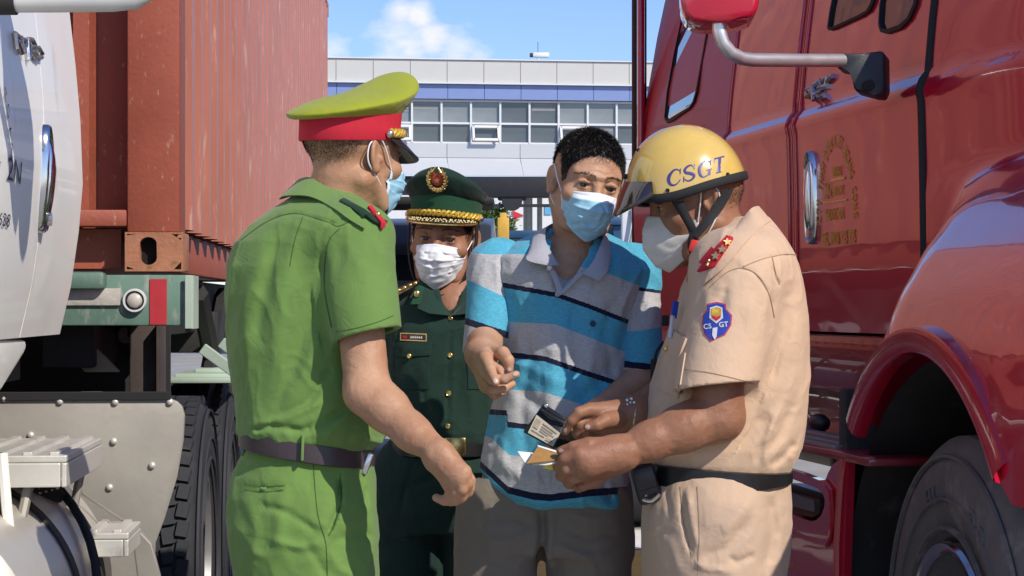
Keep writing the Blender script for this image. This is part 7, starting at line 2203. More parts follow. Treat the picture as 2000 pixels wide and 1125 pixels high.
    v.displace(creases(L, None, fr)); v.displace(folds(.0036, .13, (1.2, 1.2, .55), 81, .9)); v.displace(folds(.0017, .042, (1, 1, .7), 82, .9))
    sh = np_mesh('shirt', [v.mesh(1)], m_beige, root)
    # ---- trousers
    hx = hips[0].x
    v = Vol((hx - .27, 3.72, .06), (hx + .29, 4.36, P(0, 915, 4.05).z), .0048)
    v.loft(px_secs([(916, 1268, 1536, .150, 4.05), (945, 1262, 1540, .156, 4.05), (985, 1255, 1542, .164, 4.05), (1030, 1251, 1541, .170, 4.05), (1080, 1252, 1537, .168, 4.05), (1130, 1256, 1530, .160, 4.05), (1165, 1260, 1520, .15, 4.05)]), 0)
    legs_and_shoes(v, root, hips, ft, rs=(.108, .085, .066), shoe_dir=(-1, -.1, 0))
    L = [([(1330, 950), (1336, 1020), (1352, 1088)], 4, .010), ([(1342, 950), (1350, 1010), (1366, 1080)], 5, -.005), ([(1360, 1090), (1420, 1070), (1470, 1010)], 9, .006), ([(1350, 1095), (1380, 1110), (1440, 1120)], 8, -.006), ([(1500, 960), (1510, 1040), (1490, 1125)], 13, .012), ([(1480, 960), (1440, 1010), (1400, 1050)], 12, -.006), ([(1280, 960), (1275, 1040), (1300, 1125)], 12, -.005), ([(1300, 950), (1310, 1010)], 4, .004), ([(1420, 1085), (1440, 1100), (1480, 1080)], 6, .007), ([(1300, 1040), (1330, 1125)], 10, -.003)]
    v.displace(creases(L, None, fr)); v.displace(folds(.0034, .15, (1, 1, .6), 85)); v.displace(folds(.0014, .04, (1, 1, 1), 86))
    tro = np_mesh('trousers', [v.mesh(1)], m_beiget, root)
    sf = Surf(sh); sa = Surf(sh, tro)
    # belt, pouch
    m = MB(); rows_ = []
    for k in range(73):
        t = 2 * math.pi * k / 72; c_, s_ = math.cos(t), math.sin(t); p = 2.3
        ux = math.copysign(abs(c_) ** (2 / p), c_); uy = math.copysign(abs(s_) ** (2 / p), s_)
        cx = P(1402, 0, 4.05).x; zt, zb_ = P(0, 908 + 9 * ux, 4.05).z, P(0, 952 - 13 * ux, 4.05).z; r0 = []
        for o, z in ((.0, zb_), (.008, zb_ + .002), (.0085, (zb_ + zt) / 2), (.008, zt - .002), (.0, zt)): r0.append((cx + ux * (.1410 + o), 4.05 + uy * (.160 + o), z))
        rows_.append(r0)
    m.grid(rows_); m.build('belt', m_beltk, root, smooth=50)
    m = MB(); c = P(1262, 944, 3.945); m.box(c, (.048, .036, .080), .009, Matrix.Rotation(R(-16), 3, 'Y')); m.box(c + Vector((-.004, -.018, .012)), (.042, .010, .046), .004, Matrix.Rotation(R(-16), 3, 'Y')); m.build('pouch', m_beltk, root, smooth=True)
    m = MB(); c = P(1272, 972, 3.918); m.tube(spline([c + Vector((-.016, 0, -.004)), c + Vector((0, -.006, -.006)), c + Vector((.016, 0, .006))], 5), .0035, n=8); m.build('pouch_clip', m_silver, root, smooth=True)
    # collar
    leaf('collar', [(1482, 402, 4.05), (1466, 408, 3.985), (1440, 440, 3.97), (1408, 486, 3.965), (1386, 524, 3.96)], [(1506, 432, 4.05), (1492, 440, 3.955), (1452, 478, 3.925), (1412, 524, 3.915), (1372, 556, 3.93)], m_beige, root, .006, .006, over=sf)
    leaf('collar', [(1482, 402, 4.05), (1460, 414, 4.14), (1428, 450, 4.15), (1390, 505, 4.12), (1378, 530, 4.07)], [(1506, 432, 4.05), (1480, 440, 4.17), (1440, 480, 4.19), (1396, 540, 4.16), (1368, 562, 4.07)], m_beige, root, .006, -.004)
    # red shoulder boards and collar tab
    so = Surf(sh, *[o for o in bpy.data.objects if o.parent is root and o.name.startswith('collar')])
    sb_ = so.patch('shoulder_board', [(1418, 464), (1432, 468), (1396, 522), (1366, 532)], m_redb, root, .006, 10, .001, .003)
    so.patch('collar_tab', [(1392, 484), (1400, 490), (1376, 518), (1368, 514)], m_redb, root, .004, 6, .001)
    so2 = Surf(sb_)
    for px, py in ((1420, 474), (1410, 488), (1398, 500), (1386, 513)):
        c, nn_ = so2.hit(px, py, .001); q_ = nn_.to_track_quat('Z', 'Y').to_matrix(); pts = []
        for k in range(10):
            an = math.pi / 2 + k * math.pi / 5; r_ = .0092 if k % 2 == 0 else .0042; pts.append(c + q_ @ Vector((r_ * math.cos(an), r_ * math.sin(an), 0)))
        m = MB(); m.prism(pts, nn_ * .003); m.build('gold_star', m_goldm, root)
    # sleeve patch
    out = [(1381, 594), (1400, 590), (1418, 594), (1419, 604), (1430, 616), (1428, 636), (1416, 655), (1388, 668), (1376, 654), (1372, 632), (1375, 612), (1382, 606)]
    sp = sf.poly('sleeve_patch', out, m_pinkth, root, .0012, 8)
    cx_, cy_ = 1400, 628
    sf.poly('patch_field', [(cx_ + (x - cx_) * .90, cy_ + (y - cy_) * .92) for x, y in out], m_royal, sp, .0010, 8, .0014)
    sf.poly('patch_crest', [(1388, 602), (1400, 598), (1412, 602), (1413, 622), (1400, 633), (1387, 622)], m_whth, sp, .0008, 6, .0026)
    sf.poly('patch_crest_fill', [(1390, 604), (1400, 601), (1410, 604), (1410, 616), (1400, 620), (1390, 616)], m_gold_t, sp, .0008, 6, .0034)
    sf.poly('patch_crest_fill', [(1391, 617), (1400, 621), (1409, 617), (1408, 622), (1400, 628), (1392, 622)], m_redb, sp, .0008, 6, .0034)
    sf.text('CS', (1376, 644), (1391, 642), 10, m_whth, sp, 'patch_letters', .0030, .02)
    sf.text('GT', (1405, 640), (1423, 638), 10, m_whth, sp, 'patch_letters', .0030, .02)
    sf.poly('patch_post', [(1393, 642), (1402, 640), (1400, 658), (1396, 664), (1392, 656)], m_whth, sp, .0008, 5, .0028)
    # breast pocket with flap, pen, radio lead
    sf.patch('pocket', [(1302, 668), (1340, 690), (1326, 778), (1292, 762)], m_beige, root, .0025, 10)
    sf.patch('pocket_flap', [(1311, 640), (1344, 662), (1330, 702), (1300, 688)], m_beige, root, .003, 10, .003, .002)
    button(root, *sf.hit(1306, 684, .008), .0055, m_goldm)
    m = MB(); m.tube([P(1318, 590, 3.99), P(1313, 622, 3.99), P(1309, 660, 3.99)], .0042, n=8); pen = m.build('pen', simple('clear_pen_barrel', (.55, .58, .66), .15, var=.05), root, smooth=True)
    m = MB(); m.tube([P(1319, 588, 3.985), P(1315, 616, 3.985)], .0050, n=8); m.box(P(1322, 606, 3.983), (.004, .004, .034), .001, Matrix.Rotation(R(8), 3, 'Y')); m.build('pen_cap', m_royal, pen, smooth=True)
    m = MB(); m.box(P(1299, 626, 4.10), (.014, .02, .022), .003); m.build('radio_clip', m_strap, root, smooth=True)
    m = MB(); m.tube(spline([P(1296, 668, 4.12), P(1284, 684, 4.11), P(1279, 704, 4.11), P(1281, 724, 4.12)], 6), .0028, n=6); m.build('radio_lead', m_strap, root, smooth=True)
    m = MB(); m.box(P(1281, 724, 4.13), (.022, .022, .05), .006); m.build('radio_microphone', m_strap, root, smooth=True)
    # wrist bracelet
    m = MB(); pts = []
    w0 = P(1238, 806, 4.02)
    for k in range(25):
        an = 2 * math.pi * k / 24; pts.append(w0 + Vector((.004 * math.sin(an), .0365 * math.cos(an), .0365 * math.sin(an) - .002)))
    m.tube(pts, .0018, n=6); br = m.build('bracelet', m_silver, root, smooth=True)
    m = MB(); c = P(1231, 786, 3.992)
    for k in range(5):
        an = k * 1.257; m.sphere(c + Vector((.0075 * math.cos(an), -.002, .0075 * math.sin(an))), .0042, 8)
    m.sphere(c + Vector((0, -.004, 0)), .0035, 8); m.build('flower_charm', m_silver, br, smooth=80)
    # seams and hems
    m_seamC = cloth('beige_seam', (.36, .24, .14), var=.05)
    for q in ([(1386, 562, 1.6), (1420, 532, 1.6), (1452, 524, 1.6), (1482, 540, 1.6), (1502, 576, 1.6), (1512, 620, 1.6)], [(1336, 722, 1.4), (1380, 727, 1.4), (1430, 738, 1.4), (1474, 750, 1.4)], [(1450, 522, 1.5), (1490, 506, 1.5), (1530, 497, 1.5), (1556, 498, 1.5)], [(1508, 503, 1.4), (1514, 530, 1.4), (1522, 556, 1.4)]): sf.strokes('seam', [q], m_seamC, root, .0012, 6)
    st2 = Surf(tro)
    for q in ([(1329, 950, 1.8), (1333, 1010, 1.8), (1345, 1060, 1.8), (1353, 1090, 1.8)], [(1362, 950, 1.2), (1366, 1040, 1.2), (1362, 1125, 1.2)]): st2.strokes('seam', [q], m_seamC, root, .0012, 6)
    # finger nails
    m_nail = simple('finger_nail', (.50, .34, .27), .3, var=.05, coat=.3)
    sk_ = Surf(root)
    for px, py, w_, h_ in ((1148, 834, 5, 4.5), (1096, 880, 4.5, 4), (1104, 840, 3.5, 4.5)):
        sk_.poly('nail', [(px + w_ * math.cos(k * .628), py + h_ * math.sin(k * .628)) for k in range(10)], m_nail, root, .0006, 3)
    # ---- mask
    mk = mask_mesh(M, root, [m_kn], 'beak', seed=12)
    ms = Surf(mk)
    m_prt = simple('grey_mask_print', (.25, .24, .23), .8, var=.1)
    ms.strokes('mask_print', [[(1287 + 4 * k, 488 - 2.2 * k, 1.5), (1288.5 + 4 * k, 483 - 2.2 * k, 1.5)] for k in range(7)] + [[(1290, 486, 1.2), (1312, 474, 1.2)], [(1294, 494, 2.2), (1312, 484, 2.2)]], m_prt, mk, .0008)
    # ---- helmet
    hel = empty('helmet', (0, 0, 0)); hel.parent = root
    N = 96; zb0 = .026
    A_, B_, C_ = .108, .134, .126
    def hp(t, f):
        """t around from the front, f 0 rim..1 top"""
        c, s = math.cos(t), math.sin(t)
        zr = zb0 + (.014 * max(0, c) ** 3) - .007 * math.exp(-((abs(t) - 1.05) / .5) ** 2) + .004 * max(0, -c)
        z = zr + (C_ + .030 - zr) * math.sin(f * math.pi / 2) ** 1.0
        q = max(0, 1 - ((z - .012) / (C_ + .020)) ** 2.25) if z > .012 else 1 - .15 * ((.012 - z) / .1)
        w_ = max(0, q) ** .5
        return Vector((A_ * s * w_, -B_ * c * w_ - .015, z))
    rows_ = []
    for k in range(N):
        t = 2 * math.pi * k / N; t = t if t <= math.pi else t - 2 * math.pi
        rows_.append([M @ hp(t, j / 24) for j in range(25)])
    m = MB(); m.grid(rows_, close_u=True); shell = m.build('shell', m_helm, hel, smooth=60)
    m = MB(); rows_ = []
    for k in range(N):
        t = 2 * math.pi * k / N; t = t if t <= math.pi else t - 2 * math.pi
        p = hp(t, 0.0); q = hp(t, .02); o = Vector((p.x, p.y + .015, 0)).normalized()
        rows_.append([M @ (p + o * a_ + Vector((0, 0, b_))) for a_, b_ in ((-.012, .004), (.001, .010), (.004, .007), (.004, -.005), (0, -.008), (-.010, -.007), (-.012, .004))])
    m.grid(rows_, close_u=True); m.build('rim_rubber', m_strap, hel, smooth=60)
    m = MB(); m.ell = None
    rows_ = [[M @ (hp(2 * math.pi * k / 40 if k <= 20 else 2 * math.pi * k / 40 - 2 * math.pi, j / 10) * .965 + Vector((0, .0, .004))) for j in range(11)] for k in range(40)]
    m.grid(rows_, close_u=True); m.build('lining', m_strap, hel, smooth=60)
    # short peak at the front
    m = MB(); rows_ = []
    for i in range(31):
        t = R(-50 + 100 * i / 30); c = max(0, math.cos(t * 1.75)); p = hp(t, .12) ; row = []
        o = Vector((math.sin(t), -math.cos(t), 0))
        for k in range(7):
            f = k / 6; row.append(p + o * (.004 + .041 * f * (.12 + .88 * c)) + Vector((0, 0, .010 - .050 * f * (.2 + .8 * c) - .012 * f * f)))
        rows_.append([M @ q for q in row] + [M @ (q + Vector((0, 0, -.003)) - o * .001) for q in reversed(row)])
    m.grid(rows_, close_v=True); m.build('visor', m_visor, hel, smooth=50)
    hs_ = Surf(shell)
    # lettering with slab serifs
    def glyph(ox, oy, w, h, strokes):
        ux, uy = .966, -.258
        return [[(ox + u * w * ux + v * h * .05, oy + u * w * uy - v * h, wd) for u, v, wd in st] for st in strokes]
    gl_ = glyph(1304, 365, 26, 30, [[(.92, .80, 1.5), (.72, .97, 2.2), (.42, .98, 3.6), (.12, .72, 6), (.06, .42, 6.4), (.22, .12, 5), (.52, .0, 3), (.80, .08, 2), (.98, .28, 1.5)], [(.94, .98, 2), (.95, .62, 2)]])
    gl_ += glyph(1334, 356, 24, 30, [[(.88, .76, 1.5), (.66, .97, 2.6), (.34, .96, 4), (.10, .78, 5), (.22, .58, 5.5), (.62, .44, 6), (.92, .26, 5.5), (.78, .05, 4), (.42, .0, 2.6), (.10, .20, 1.6)], [(.90, .98, 2), (.91, .66, 2)], [(.05, .36, 2), (.06, .0, 2)]])
    gl_ += glyph(1364, 348, 25, 30, [[(.90, .80, 1.5), (.70, .97, 2.2), (.40, .98, 3.6), (.10, .72, 6), (.06, .42, 6.2), (.22, .10, 5), (.50, .0, 3), (.74, .06, 3), (.86, .16, 3)], [(.92, .98, 2), (.93, .64, 2)], [(.86, .02, 5), (.86, .40, 5)], [(.62, .40, 2.2), (1.06, .40, 2.2)]])
    gl_ += glyph(1393, 340, 22, 30, [[(.50, .03, 6), (.50, .97, 6)], [(.0, .97, 3), (.94, .97, 3)], [(.02, .98, 2), (.04, .72, 2)], [(.26, .02, 2.4), (.74, .02, 2.4)]])
    hs_.strokes('lettering', gl_, m_helmt, hel, .0008)
    for px, py in ((1304, 372), (1421, 341), (1247, 293)):
        button(hel, *hs_.hit(px, py, .0), .0042, m_strap, 'rivet')
    m = MB(); p, n_ = hs_.hit(1224, 345, .002); m.box(p, (.014, .010, .014), .002, n_.to_track_quat('Z', 'Y').to_matrix()); m.build('visor_stud', m_strap, hel, smooth=True)
    # straps
    sk = lambda name, i_, o_, mt=m_strap: leaf(name, i_, o_, mt, hel, .003, .002, 16, 3)
    sk('front_strap', [(1312, 394, 3.955), (1328, 420, 3.955), (1342, 445, 3.95), (1350, 466, 3.955)], [(1336, 392, 3.950), (1346, 416, 3.95), (1358, 440, 3.945), (1364, 460, 3.95)])
    sk('rear_strap', [(1412, 372, 3.955), (1394, 404, 3.955), (1372, 432, 3.95), (1350, 456, 3.952)], [(1434, 368, 3.955), (1412, 408, 3.955), (1386, 440, 3.945), (1362, 466, 3.948)])
    sk('chin_strap', [(1348, 452, 3.95), (1343, 470, 3.955), (1345, 490, 3.965), (1352, 502, 3.99)], [(1366, 452, 3.947), (1364, 466, 3.952), (1370, 486, 3.962), (1378, 498, 3.985)])
    m = MB(); m.box(P(1357, 481, 3.953), (.022, .012, .025), .004, Matrix.Rotation(R(12), 3, 'Y')); m.build('buckle', m_redpl, hel, smooth=True)
    eyes(M, root, look=(0, -18), head=head)
    strands('hair', head, M, root, 7000, .007, .0003, [m_hair], fade=.04, lift=.3, seed=15)
    finish_person(root, (hips[0].x, 4.05, 0))
    return root
pc = person_cop()
print('cop', round(_time.time() - _t0, 1))
# ================================================================ things in their hands
m_leath = simple('black_wallet_leather', (.016, .016, .017), .28, var=.25, scale=40, bump=.0006, bscale=300)
m_card = simple('laminated_card', (.46, .41, .31), .3, var=.12, scale=60, coat=.4)
m_cardp = simple('card_print', (.31, .26, .19), .5, var=.3, scale=200)
m_kraft = simple('brown_booklet_paper', (.36, .19, .055), .7, var=.12, scale=60)
m_paper = simple('white_paper', (.78, .77, .72), .7, var=.04, scale=40)
m_yelp = simple('yellow_paper', (.70, .62, .08), .7, var=.06, scale=40)
def plate(name, q, mat, parent, th=.003, bev=.0):
    pts = [P(*p) for p in q]; n = (pts[1] - pts[0]).cross(pts[2] - pts[0]).normalized()
    if n.y < 0: n = -n
    m = MB(); m.prism(pts, n * th, bev); return m.build(name, mat, parent, smooth=40 if bev else None)
o_ = P(1060, 840, 4.07)
wal = empty('wallet', o_, 0, 'open black leather wallet showing a laminated card, held in front of the striped shirt', 'wallet')
def put(o): o.matrix_parent_inverse = Matrix.Translation(-wal.location); return o
put(plate('left_cover', [(1062, 787, 4.09), (1022, 842, 4.06), (1082, 875, 4.04), (1109, 818, 4.06)], m_leath, wal, .007, .002))
put(plate('right_cover', [(1082, 875, 4.041), (1109, 818, 4.061), (1128, 858, 4.10), (1118, 874, 4.09)], m_leath, wal, .006, .002))
put(plate('card', [(1048, 810, 4.070), (1031, 845, 4.052), (1080, 872, 4.036), (1094, 846, 4.047)], m_card, wal, .001))
cq = [P(1048, 810, 4.070), P(1094, 846, 4.047), P(1080, 872, 4.036), P(1031, 845, 4.052)]
cpt = lambda u, v: cq[0].lerp(cq[1], u).lerp(cq[3].lerp(cq[2], u), v) + Vector((0, -.0014, .0008))
for u0, u1, v0, v1 in ((.06, .26, .16, .62), (.34, .92, .14, .20), (.34, .80, .30, .35), (.34, .88, .44, .49), (.34, .70, .58, .63), (.08, .60, .76, .82), (.66, .90, .72, .90)):
    m = MB(); m.prism([cpt(u0, v0), cpt(u1, v0), cpt(u1, v1), cpt(u0, v1)], (0, -.0003, 0)); put(m.build('card_print', m_cardp, wal))
for k, (a_, b_) in enumerate((((1054, 799), (1102, 829)), ((1059, 793), (1105, 822)))):
    m = MB(); m.tube([P(*a_, 4.074 - k * .0), P((a_[0] + b_[0]) / 2, (a_[1] + b_[1]) / 2 + 1, 4.058), P(*b_, 4.052)], .0020, n=6); put(m.build('pocket_edge', m_leath, wal, smooth=True))
m = MB(); m.box(P(1066, 793, 4.082), (.007, .004, .007), .001); put(m.build('press_stud', m_silver, wal))
o2 = P(1070, 895, 3.82)
doc = empty('papers', o2, 0, 'brown booklet with white and yellow slips in the beige officer\'s hand', 'documents')
def putd(o): o.matrix_parent_inverse = Matrix.Translation(-doc.location); return o
putd(plate('brown_booklet', [(1051, 871, 3.84), (1029, 905, 3.80), (1084, 899, 3.80), (1106, 889, 3.82)], m_kraft, doc, .0015))
putd(plate('booklet_page', [(1050, 869, 3.842), (1051, 872, 3.838), (1100, 888, 3.816), (1100, 884, 3.82)], m_paper, doc, .001))
putd(plate('white_slip', [(1011, 881, 3.86), (1040, 884, 3.86), (1046, 893, 3.845), (1026, 905, 3.835)], m_paper, doc, .0008))
putd(plate('white_slip', [(1040, 907, 3.81), (1064, 908, 3.80), (1100, 903, 3.802), (1094, 897, 3.806)], m_paper, doc, .001))
putd(plate('yellow_slip', [(1058, 913, 3.812), (1086, 920, 3.812), (1104, 906, 3.814), (1080, 905, 3.812)], m_yelp, doc, .001))
# ================================================================ person 4: officer in dark green behind
_t0 = _time.time()
m_skinB = skin('skin_warm', (.34, .165, .10))
m_dkg = cloth('dark_green_cloth', (.012, .038, .028), var=.10, sheen=.1)
m_dkgt = cloth('dark_green_trousers_cloth', (.010, .032, .025), var=.10, sheen=.1)
m_capg = cloth('dark_green_cap_cloth', (.008, .030, .020), var=.08, sheen=.1)
m_bandg = cloth('green_cap_band', (.012, .065, .032), var=.08, sheen=.1)
m_mw = simple('white_mask_cloth', (.74, .75, .79), .7, var=.03, scale=30)
m_mwb = simple('white_mask_band', (.70, .73, .80), .7, var=.03, scale=30)

def person_border():
    D0 = 4.95
    M = headM(867, 468, D0, -9, 4, 4, 1.0)
    nb = P(884, 592, D0 + .02)
    hv = make_head(M, nb, .056, lidopen=.0032, thin=.98)
    head = hv.mesh(1)
    a = Vol(P(815, 700, D0) - Vector((0, .13, 0)), P(940, 520, D0) + Vector((0, .12, 0)), .004)
    a.ell(P(884, 610, D0 - .01), (.065, .075, .08), 0)
    chest = a.mesh(1)
    hips = [Vector((P(800, 0, D0).x, D0 + .02, .92)), Vector((P(930, 0, D0).x, D0 + .02, .92))]
    ft = [Vector((hips[0].x - .02, D0, 0)), Vector((hips[1].x + .04, D0 + .03, 0))]
    av = Vol(P(700, 960, D0 + .3) - Vector((.05, .45, .02)), P(1060, 640, D0 + .3) + Vector((.05, .1, 0)), .0045)
    for sx, px in ((-1, 752), (1, 985)):
        el = P(px + sx * 4, 790, D0 + .10); w_ = P(868 + sx * 44, 880, D0 + .20)
        av.cone(P(px, 700, D0 + .04), el, .043, .040, .02); av.cone(el, w_, .040, .028, .02)
        for k in range(4): av.cone(w_, w_ + Vector((-sx * .085, .01, -.03 + .018 * k)), .016, .012, .01); av.cone(w_ + Vector((-sx * .085, .01, -.03 + .018 * k)), w_ + Vector((-sx * .13, -.01, -.035 + .016 * k)), .0105, .008, .003)
        av.cone(w_, w_ + Vector((-sx * .06, -.01, .05)), .015, .009, .01)
    arms = av.mesh(1)
    trunk = coarse_body([(P(884, 600, D0 + .01), P(864, 880, D0 + .02), .09, .09), (P(775, 605, D0 + .02), P(990, 610, D0 + .02), .045, .045), (P(768, 610, D0 + .02), P(752, 720, D0 + .05), .042, .04), (P(980, 615, D0 + .02), P(985, 720, D0 + .05), .042, .04)] + [(h_, f_ + Vector((0, 0, .1)), .06, .035) for h_, f_ in zip(hips, ft)])
    root = np_mesh('person', [head, chest, arms, trunk], m_skinB)
    tag(root, 'officer in dark green uniform, dark green peaked cap and white mask standing at the back', 'person')
    v = Vol(P(715, 900, D0) - Vector((0, .24, 0)), P(1040, 530, D0) + Vector((0, .26, 0)), .0042)
    rows = [(545, 842, 922, .065, D0 + .02), (556, 818, 950, .090, D0 + .02), (572, 788, 978, .105, D0 + .02), (596, 768, 996, .118, D0 + .02), (640, 758, 1000, .124, D0 + .01), (700, 756, 990, .126, D0 + .01), (780, 760, 978, .124, D0 + .01), (840, 762, 972, .124, D0 + .01), (862, 766, 968, .118, D0 + .01), (872, 770, 964, .11, D0 + .01)]
    v.loft(px_secs(rows), 0)
    v.cone(P(884, 520, D0 - .02), P(880, 560, D0 - .04), .062, .040, 0, 'sub'); v.cone(P(880, 560, D0 - .06), P(879, 618, D0 - .11), .036, .006, .006, 'sub')
    sleeve(v, P(778, 600, D0 + .02), P(752, 735, D0 + .055), .056, .054, (-.2, .1, -1), .008, .03, .06)
    sleeve(v, P(978, 606, D0 + .02), P(986, 735, D0 + .055), .056, .054, (.2, .1, -1), .008, .03, .06)
    L = [([(785, 600), (778, 690), (770, 760)], 7, .006), ([(800, 700), (830, 780), (840, 850)], 10, .005), ([(930, 640), (915, 720), (920, 820)], 9, -.005), ([(790, 800), (830, 820), (860, 850)], 8, -.006), ([(880, 622), (874, 760), (872, 860)], 2.6, .003), ([(890, 622), (886, 760), (884, 860)], 2.6, -.002)]
    fr = lambda p: p[:, 1] < D0 + .02
    v.displace(creases(L, None, fr)); v.displace(folds(.0032, .10, (1.2, 1.2, .7), 91)); v.displace(folds(.0012, .04, (1, 1, .8), 92))
    sh = np_mesh('shirt', [v.mesh(1)], m_dkg, root)
    v = Vol((P(700, 0, D0).x, D0 - .24, .06), (P(1010, 0, D0).x, D0 + .26, P(0, 868, D0).z + .005), .0058)
    v.loft(px_secs([(868, 770, 962, .110, D0 + .02), (900, 760, 966, .118, D0 + .02), (950, 748, 972, .122, D0 + .02), (1000, 742, 978, .124, D0 + .02), (1030, 742, 978, .11, D0 + .02)]), 0)
    legs_and_shoes(v, root, hips, ft, rs=(.092, .078, .062), Zs=(.78, .46, .10))
    L = [([(812, 900), (790, 960), (780, 1010)], 4, .006), ([(780, 960), (830, 940), (860, 930)], 8, .006), ([(770, 1040), (810, 1060), (830, 1050)], 8, -.006), ([(930, 960), (900, 1000), (880, 1020)], 8, .006)]
    v.displace(creases(L, None, fr)); v.displace(folds(.004, .10, (1, 1, .8), 95)); v.displace(folds(.0014, .04, (1, 1, 1), 96))
    np_mesh('trousers', [v.mesh(1)], m_dkgt, root)
    sf = Surf(sh)
    m = MB(); rows_ = []
    cx = P(866, 0, D0).x
    for k in range(65):
        t = 2 * math.pi * k / 64; c_, s_ = math.cos(t), math.sin(t); p = 2.3
        ux = math.copysign(abs(c_) ** (2 / p), c_); uy = math.copysign(abs(s_) ** (2 / p), s_); zt, zb_ = P(0, 856, D0).z, P(0, 888, D0).z
        rows_.append([(cx + ux * (.1260 + o), D0 + .015 + uy * (.118 + o), z) for o, z in ((0, zb_), (.006, zb_ + .002), (.0065, (zb_ + zt) / 2), (.006, zt - .002), (0, zt))])
    m.grid(rows_); m.build('belt', m_beltk, root, smooth=50)
    m = MB(); m.box(P(889, 872, D0 - .125), (.052, .010, .044), .005); m.build('buckle', m_goldm, root, smooth=True)
    # collar with tabs
    leaf('collar', [(836, 520, D0 + .02), (840, 545, D0 - .055), (856, 580, D0 - .085), (879, 616, D0 - .112)], [(818, 534, D0 + .02), (812, 560, D0 - .075), (800, 590, D0 - .105), (838, 612, D0 - .125)], m_dkg, root, .005, .005, 20, 4)
    leaf('collar', [(932, 520, D0 + .02), (928, 548, D0 - .055), (908, 585, D0 - .085), (881, 616, D0 - .112)], [(950, 534, D0 + .02), (952, 560, D0 - .075), (952, 590, D0 - .105), (916, 612, D0 - .125)], m_dkg, root, .005, .005, 20, 4)
    leaf('collar', [(836, 520, D0 + .02), (850, 512, D0 + .09), (918, 512, D0 + .09), (932, 520, D0 + .02)], [(818, 534, D0 + .02), (836, 528, D0 + .12), (932, 528, D0 + .12), (950, 534, D0 + .02)], m_dkg, root, .005, -.004, 20, 4)
    tab = leaf('collar_tab', [(818, 556, D0 - .098), (828, 560, D0 - .100)], [(802, 594, D0 - .118), (820, 594, D0 - .124)], m_bandg, root, .003, .001, 6, 3)
    m = MB(); m.sphere(P(814, 574, D0 - .116), .008, 10, (1, .4, 1.1)); m.build('tab_badge', m_goldm, tab, smooth=80)
    leaf('shoulder_board', [(822, 546, D0 - .04), (800, 553, D0 - .05), (768, 566, D0 - .04)], [(814, 556, D0 - .07), (796, 566, D0 - .08), (766, 582, D0 - .07)], simple('olive_gold_board', (.20, .15, .05), .6, var=.3, scale=120), root, .005, .003, 12, 3)
    for px, py in ((812, 553), (802, 557), (791, 562), (780, 567)):
        m = MB(); m.sphere(P(px, py, D0 - .078), .005, 8); m.build('gold_pip', m_goldm, root, smooth=80)
    leaf('shoulder_board', [(946, 546, D0 - .04), (966, 553, D0 - .05), (996, 568, D0 - .04)], [(952, 556, D0 - .07), (972, 566, D0 - .08), (998, 584, D0 - .07)], simple('olive_gold_board', (.20, .15, .05), .6, var=.3, scale=120), root, .005, .003, 12, 3)
    # name tag, pocket, buttons
    nt_ = sf.patch('name_tag', [(784, 650), (834, 652), (834, 667), (784, 665)], m_goldm, root, .003, 6)
    sf.patch('tag_face', [(786, 652), (832, 654), (832, 665), (786, 663)], simple('black_tag', (.03, .02, .025), .4, var=.2), nt_, .0008, 6, .0035)
    sf.strokes('tag_print', [[(804 + 4.2 * k, 656.5 + .05 * k, 1.6), (804.2 + 4.2 * k, 661.5 + .05 * k, 1.6)] for k in range(6)] + [[(804, 659, 1.4), (826, 660, 1.4)]], m_whth, nt_, .0052)
    sf.poly('tag_flag', [(789, 656), (796, 656), (796, 661), (789, 661)], m_redb, nt_, .0006, 2, .0045)
    sf.patch('pocket', [(773, 676), (840, 676), (838, 760), (776, 760)], m_dkg, root, .002, 8)
    sf.patch('pocket_flap', [(770, 668), (843, 668), (841, 694), (774, 698)], m_dkg, root, .0035, 8, .002, .002)
    button(root, *sf.hit(802, 695, .007), .0062, m_goldm)
    sf.patch('pocket', [(912, 676), (960, 676), (958, 760), (914, 760)], m_dkg, root, .002, 8)
    for px, py in ((881, 622), (880, 694), (876, 768), (875, 832)): button(root, *sf.hit(px, py, .002), .0068, m_goldm)
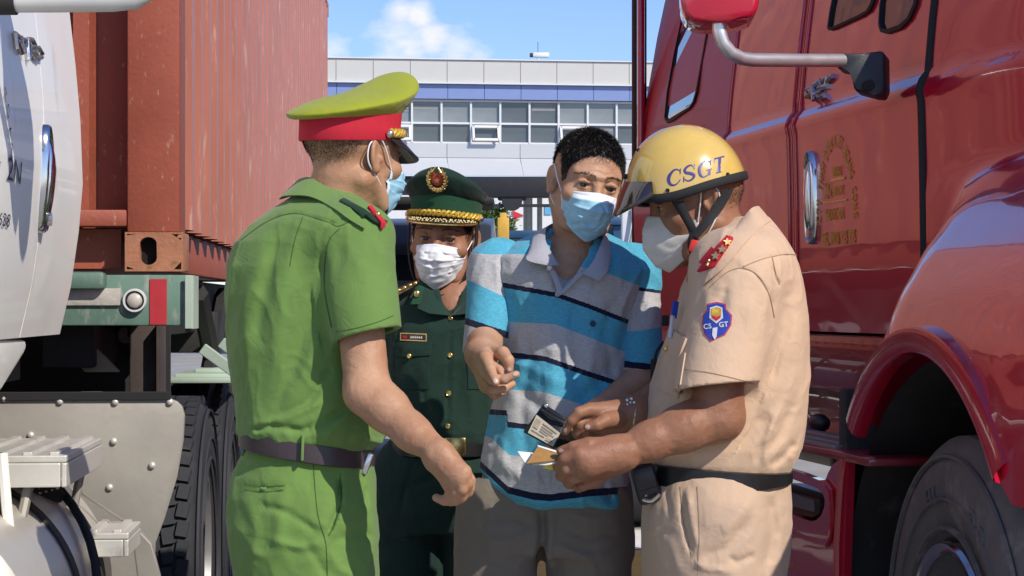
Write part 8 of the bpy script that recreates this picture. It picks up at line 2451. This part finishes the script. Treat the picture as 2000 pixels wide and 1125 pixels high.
    # head gear
    m_cap_v = simple('black_patent', (.012, .011, .011), .2, var=.1, coat=.8)
    peaked_cap(M, root, m_capg, m_bandg, True, ca=.104, cb=.135, m_visor=m_cap_v, visor_gold=True, tilt=.17, chh=.65, zb=.046, cord=.0043, vout=.036, vdrop=.42)
    eyes(M, root, look=(6, 0), head=head)
    strands('hair', head, M, root, 9000, .012, .0004, [m_hair], fade=.03, lift=.3, seed=25)
    v2 = Vol((-.09, -.10, -.07), (.09, .125, .135), .004, M)
    v2.ell((0, .016, .036), (.0770, .0955, .0860), 0); v2.ell((0, -.026, .030), (.063, .062, .076), .03)
    X, Y, Z = v2._xyz((slice(None),) * 3)
    v2.D = np.maximum(v2.D, (np.interp(v2.ax[1], HT_Y, HT_Z).astype(f32)[None, :, None] + .004 + np.maximum(0, np.abs(X) - .062) * .3 - Z) * .8)
    np_mesh('hair_base', [v2.mesh(1)], m_hair, root)
    mk = mask_mesh(M, root, [m_mw, m_mwb], 'pleated', seed=21, drop=.0)
    # black chin strap from the cap
    pts = [Vector((.083, -.020, .045)), Vector((.084, -.022, .0)), Vector((.078, -.030, -.05)), Vector((.062, -.045, -.095)), Vector((.030, -.070, -.128)), Vector((0, -.078, -.136)), Vector((-.030, -.070, -.128)), Vector((-.062, -.045, -.095)), Vector((-.078, -.030, -.05)), Vector((-.084, -.022, 0)), Vector((-.083, -.020, .045))]
    q = spline(pts, 5); m = MB(); rows_ = []
    for i, p in enumerate(q):
        t = (q[min(i + 1, len(q) - 1)] - q[max(i - 1, 0)]).normalized(); n_ = Vector((p.x, p.y * .8 - .02, p.z + .02)).normalized(); s_ = t.cross(n_).normalized() * .0062
        rows_.append([M @ (p + s_), M @ (p + s_ + n_ * .0025), M @ (p - s_ + n_ * .0025), M @ (p - s_)])
    m.grid(rows_, close_v=True); m.build('chin_strap', m_strap, root, smooth=50)
    finish_person(root, ((hips[0].x + hips[1].x) / 2, D0, 0))
    return root
pb = person_border()
print('border', round(_time.time() - _t0, 1))
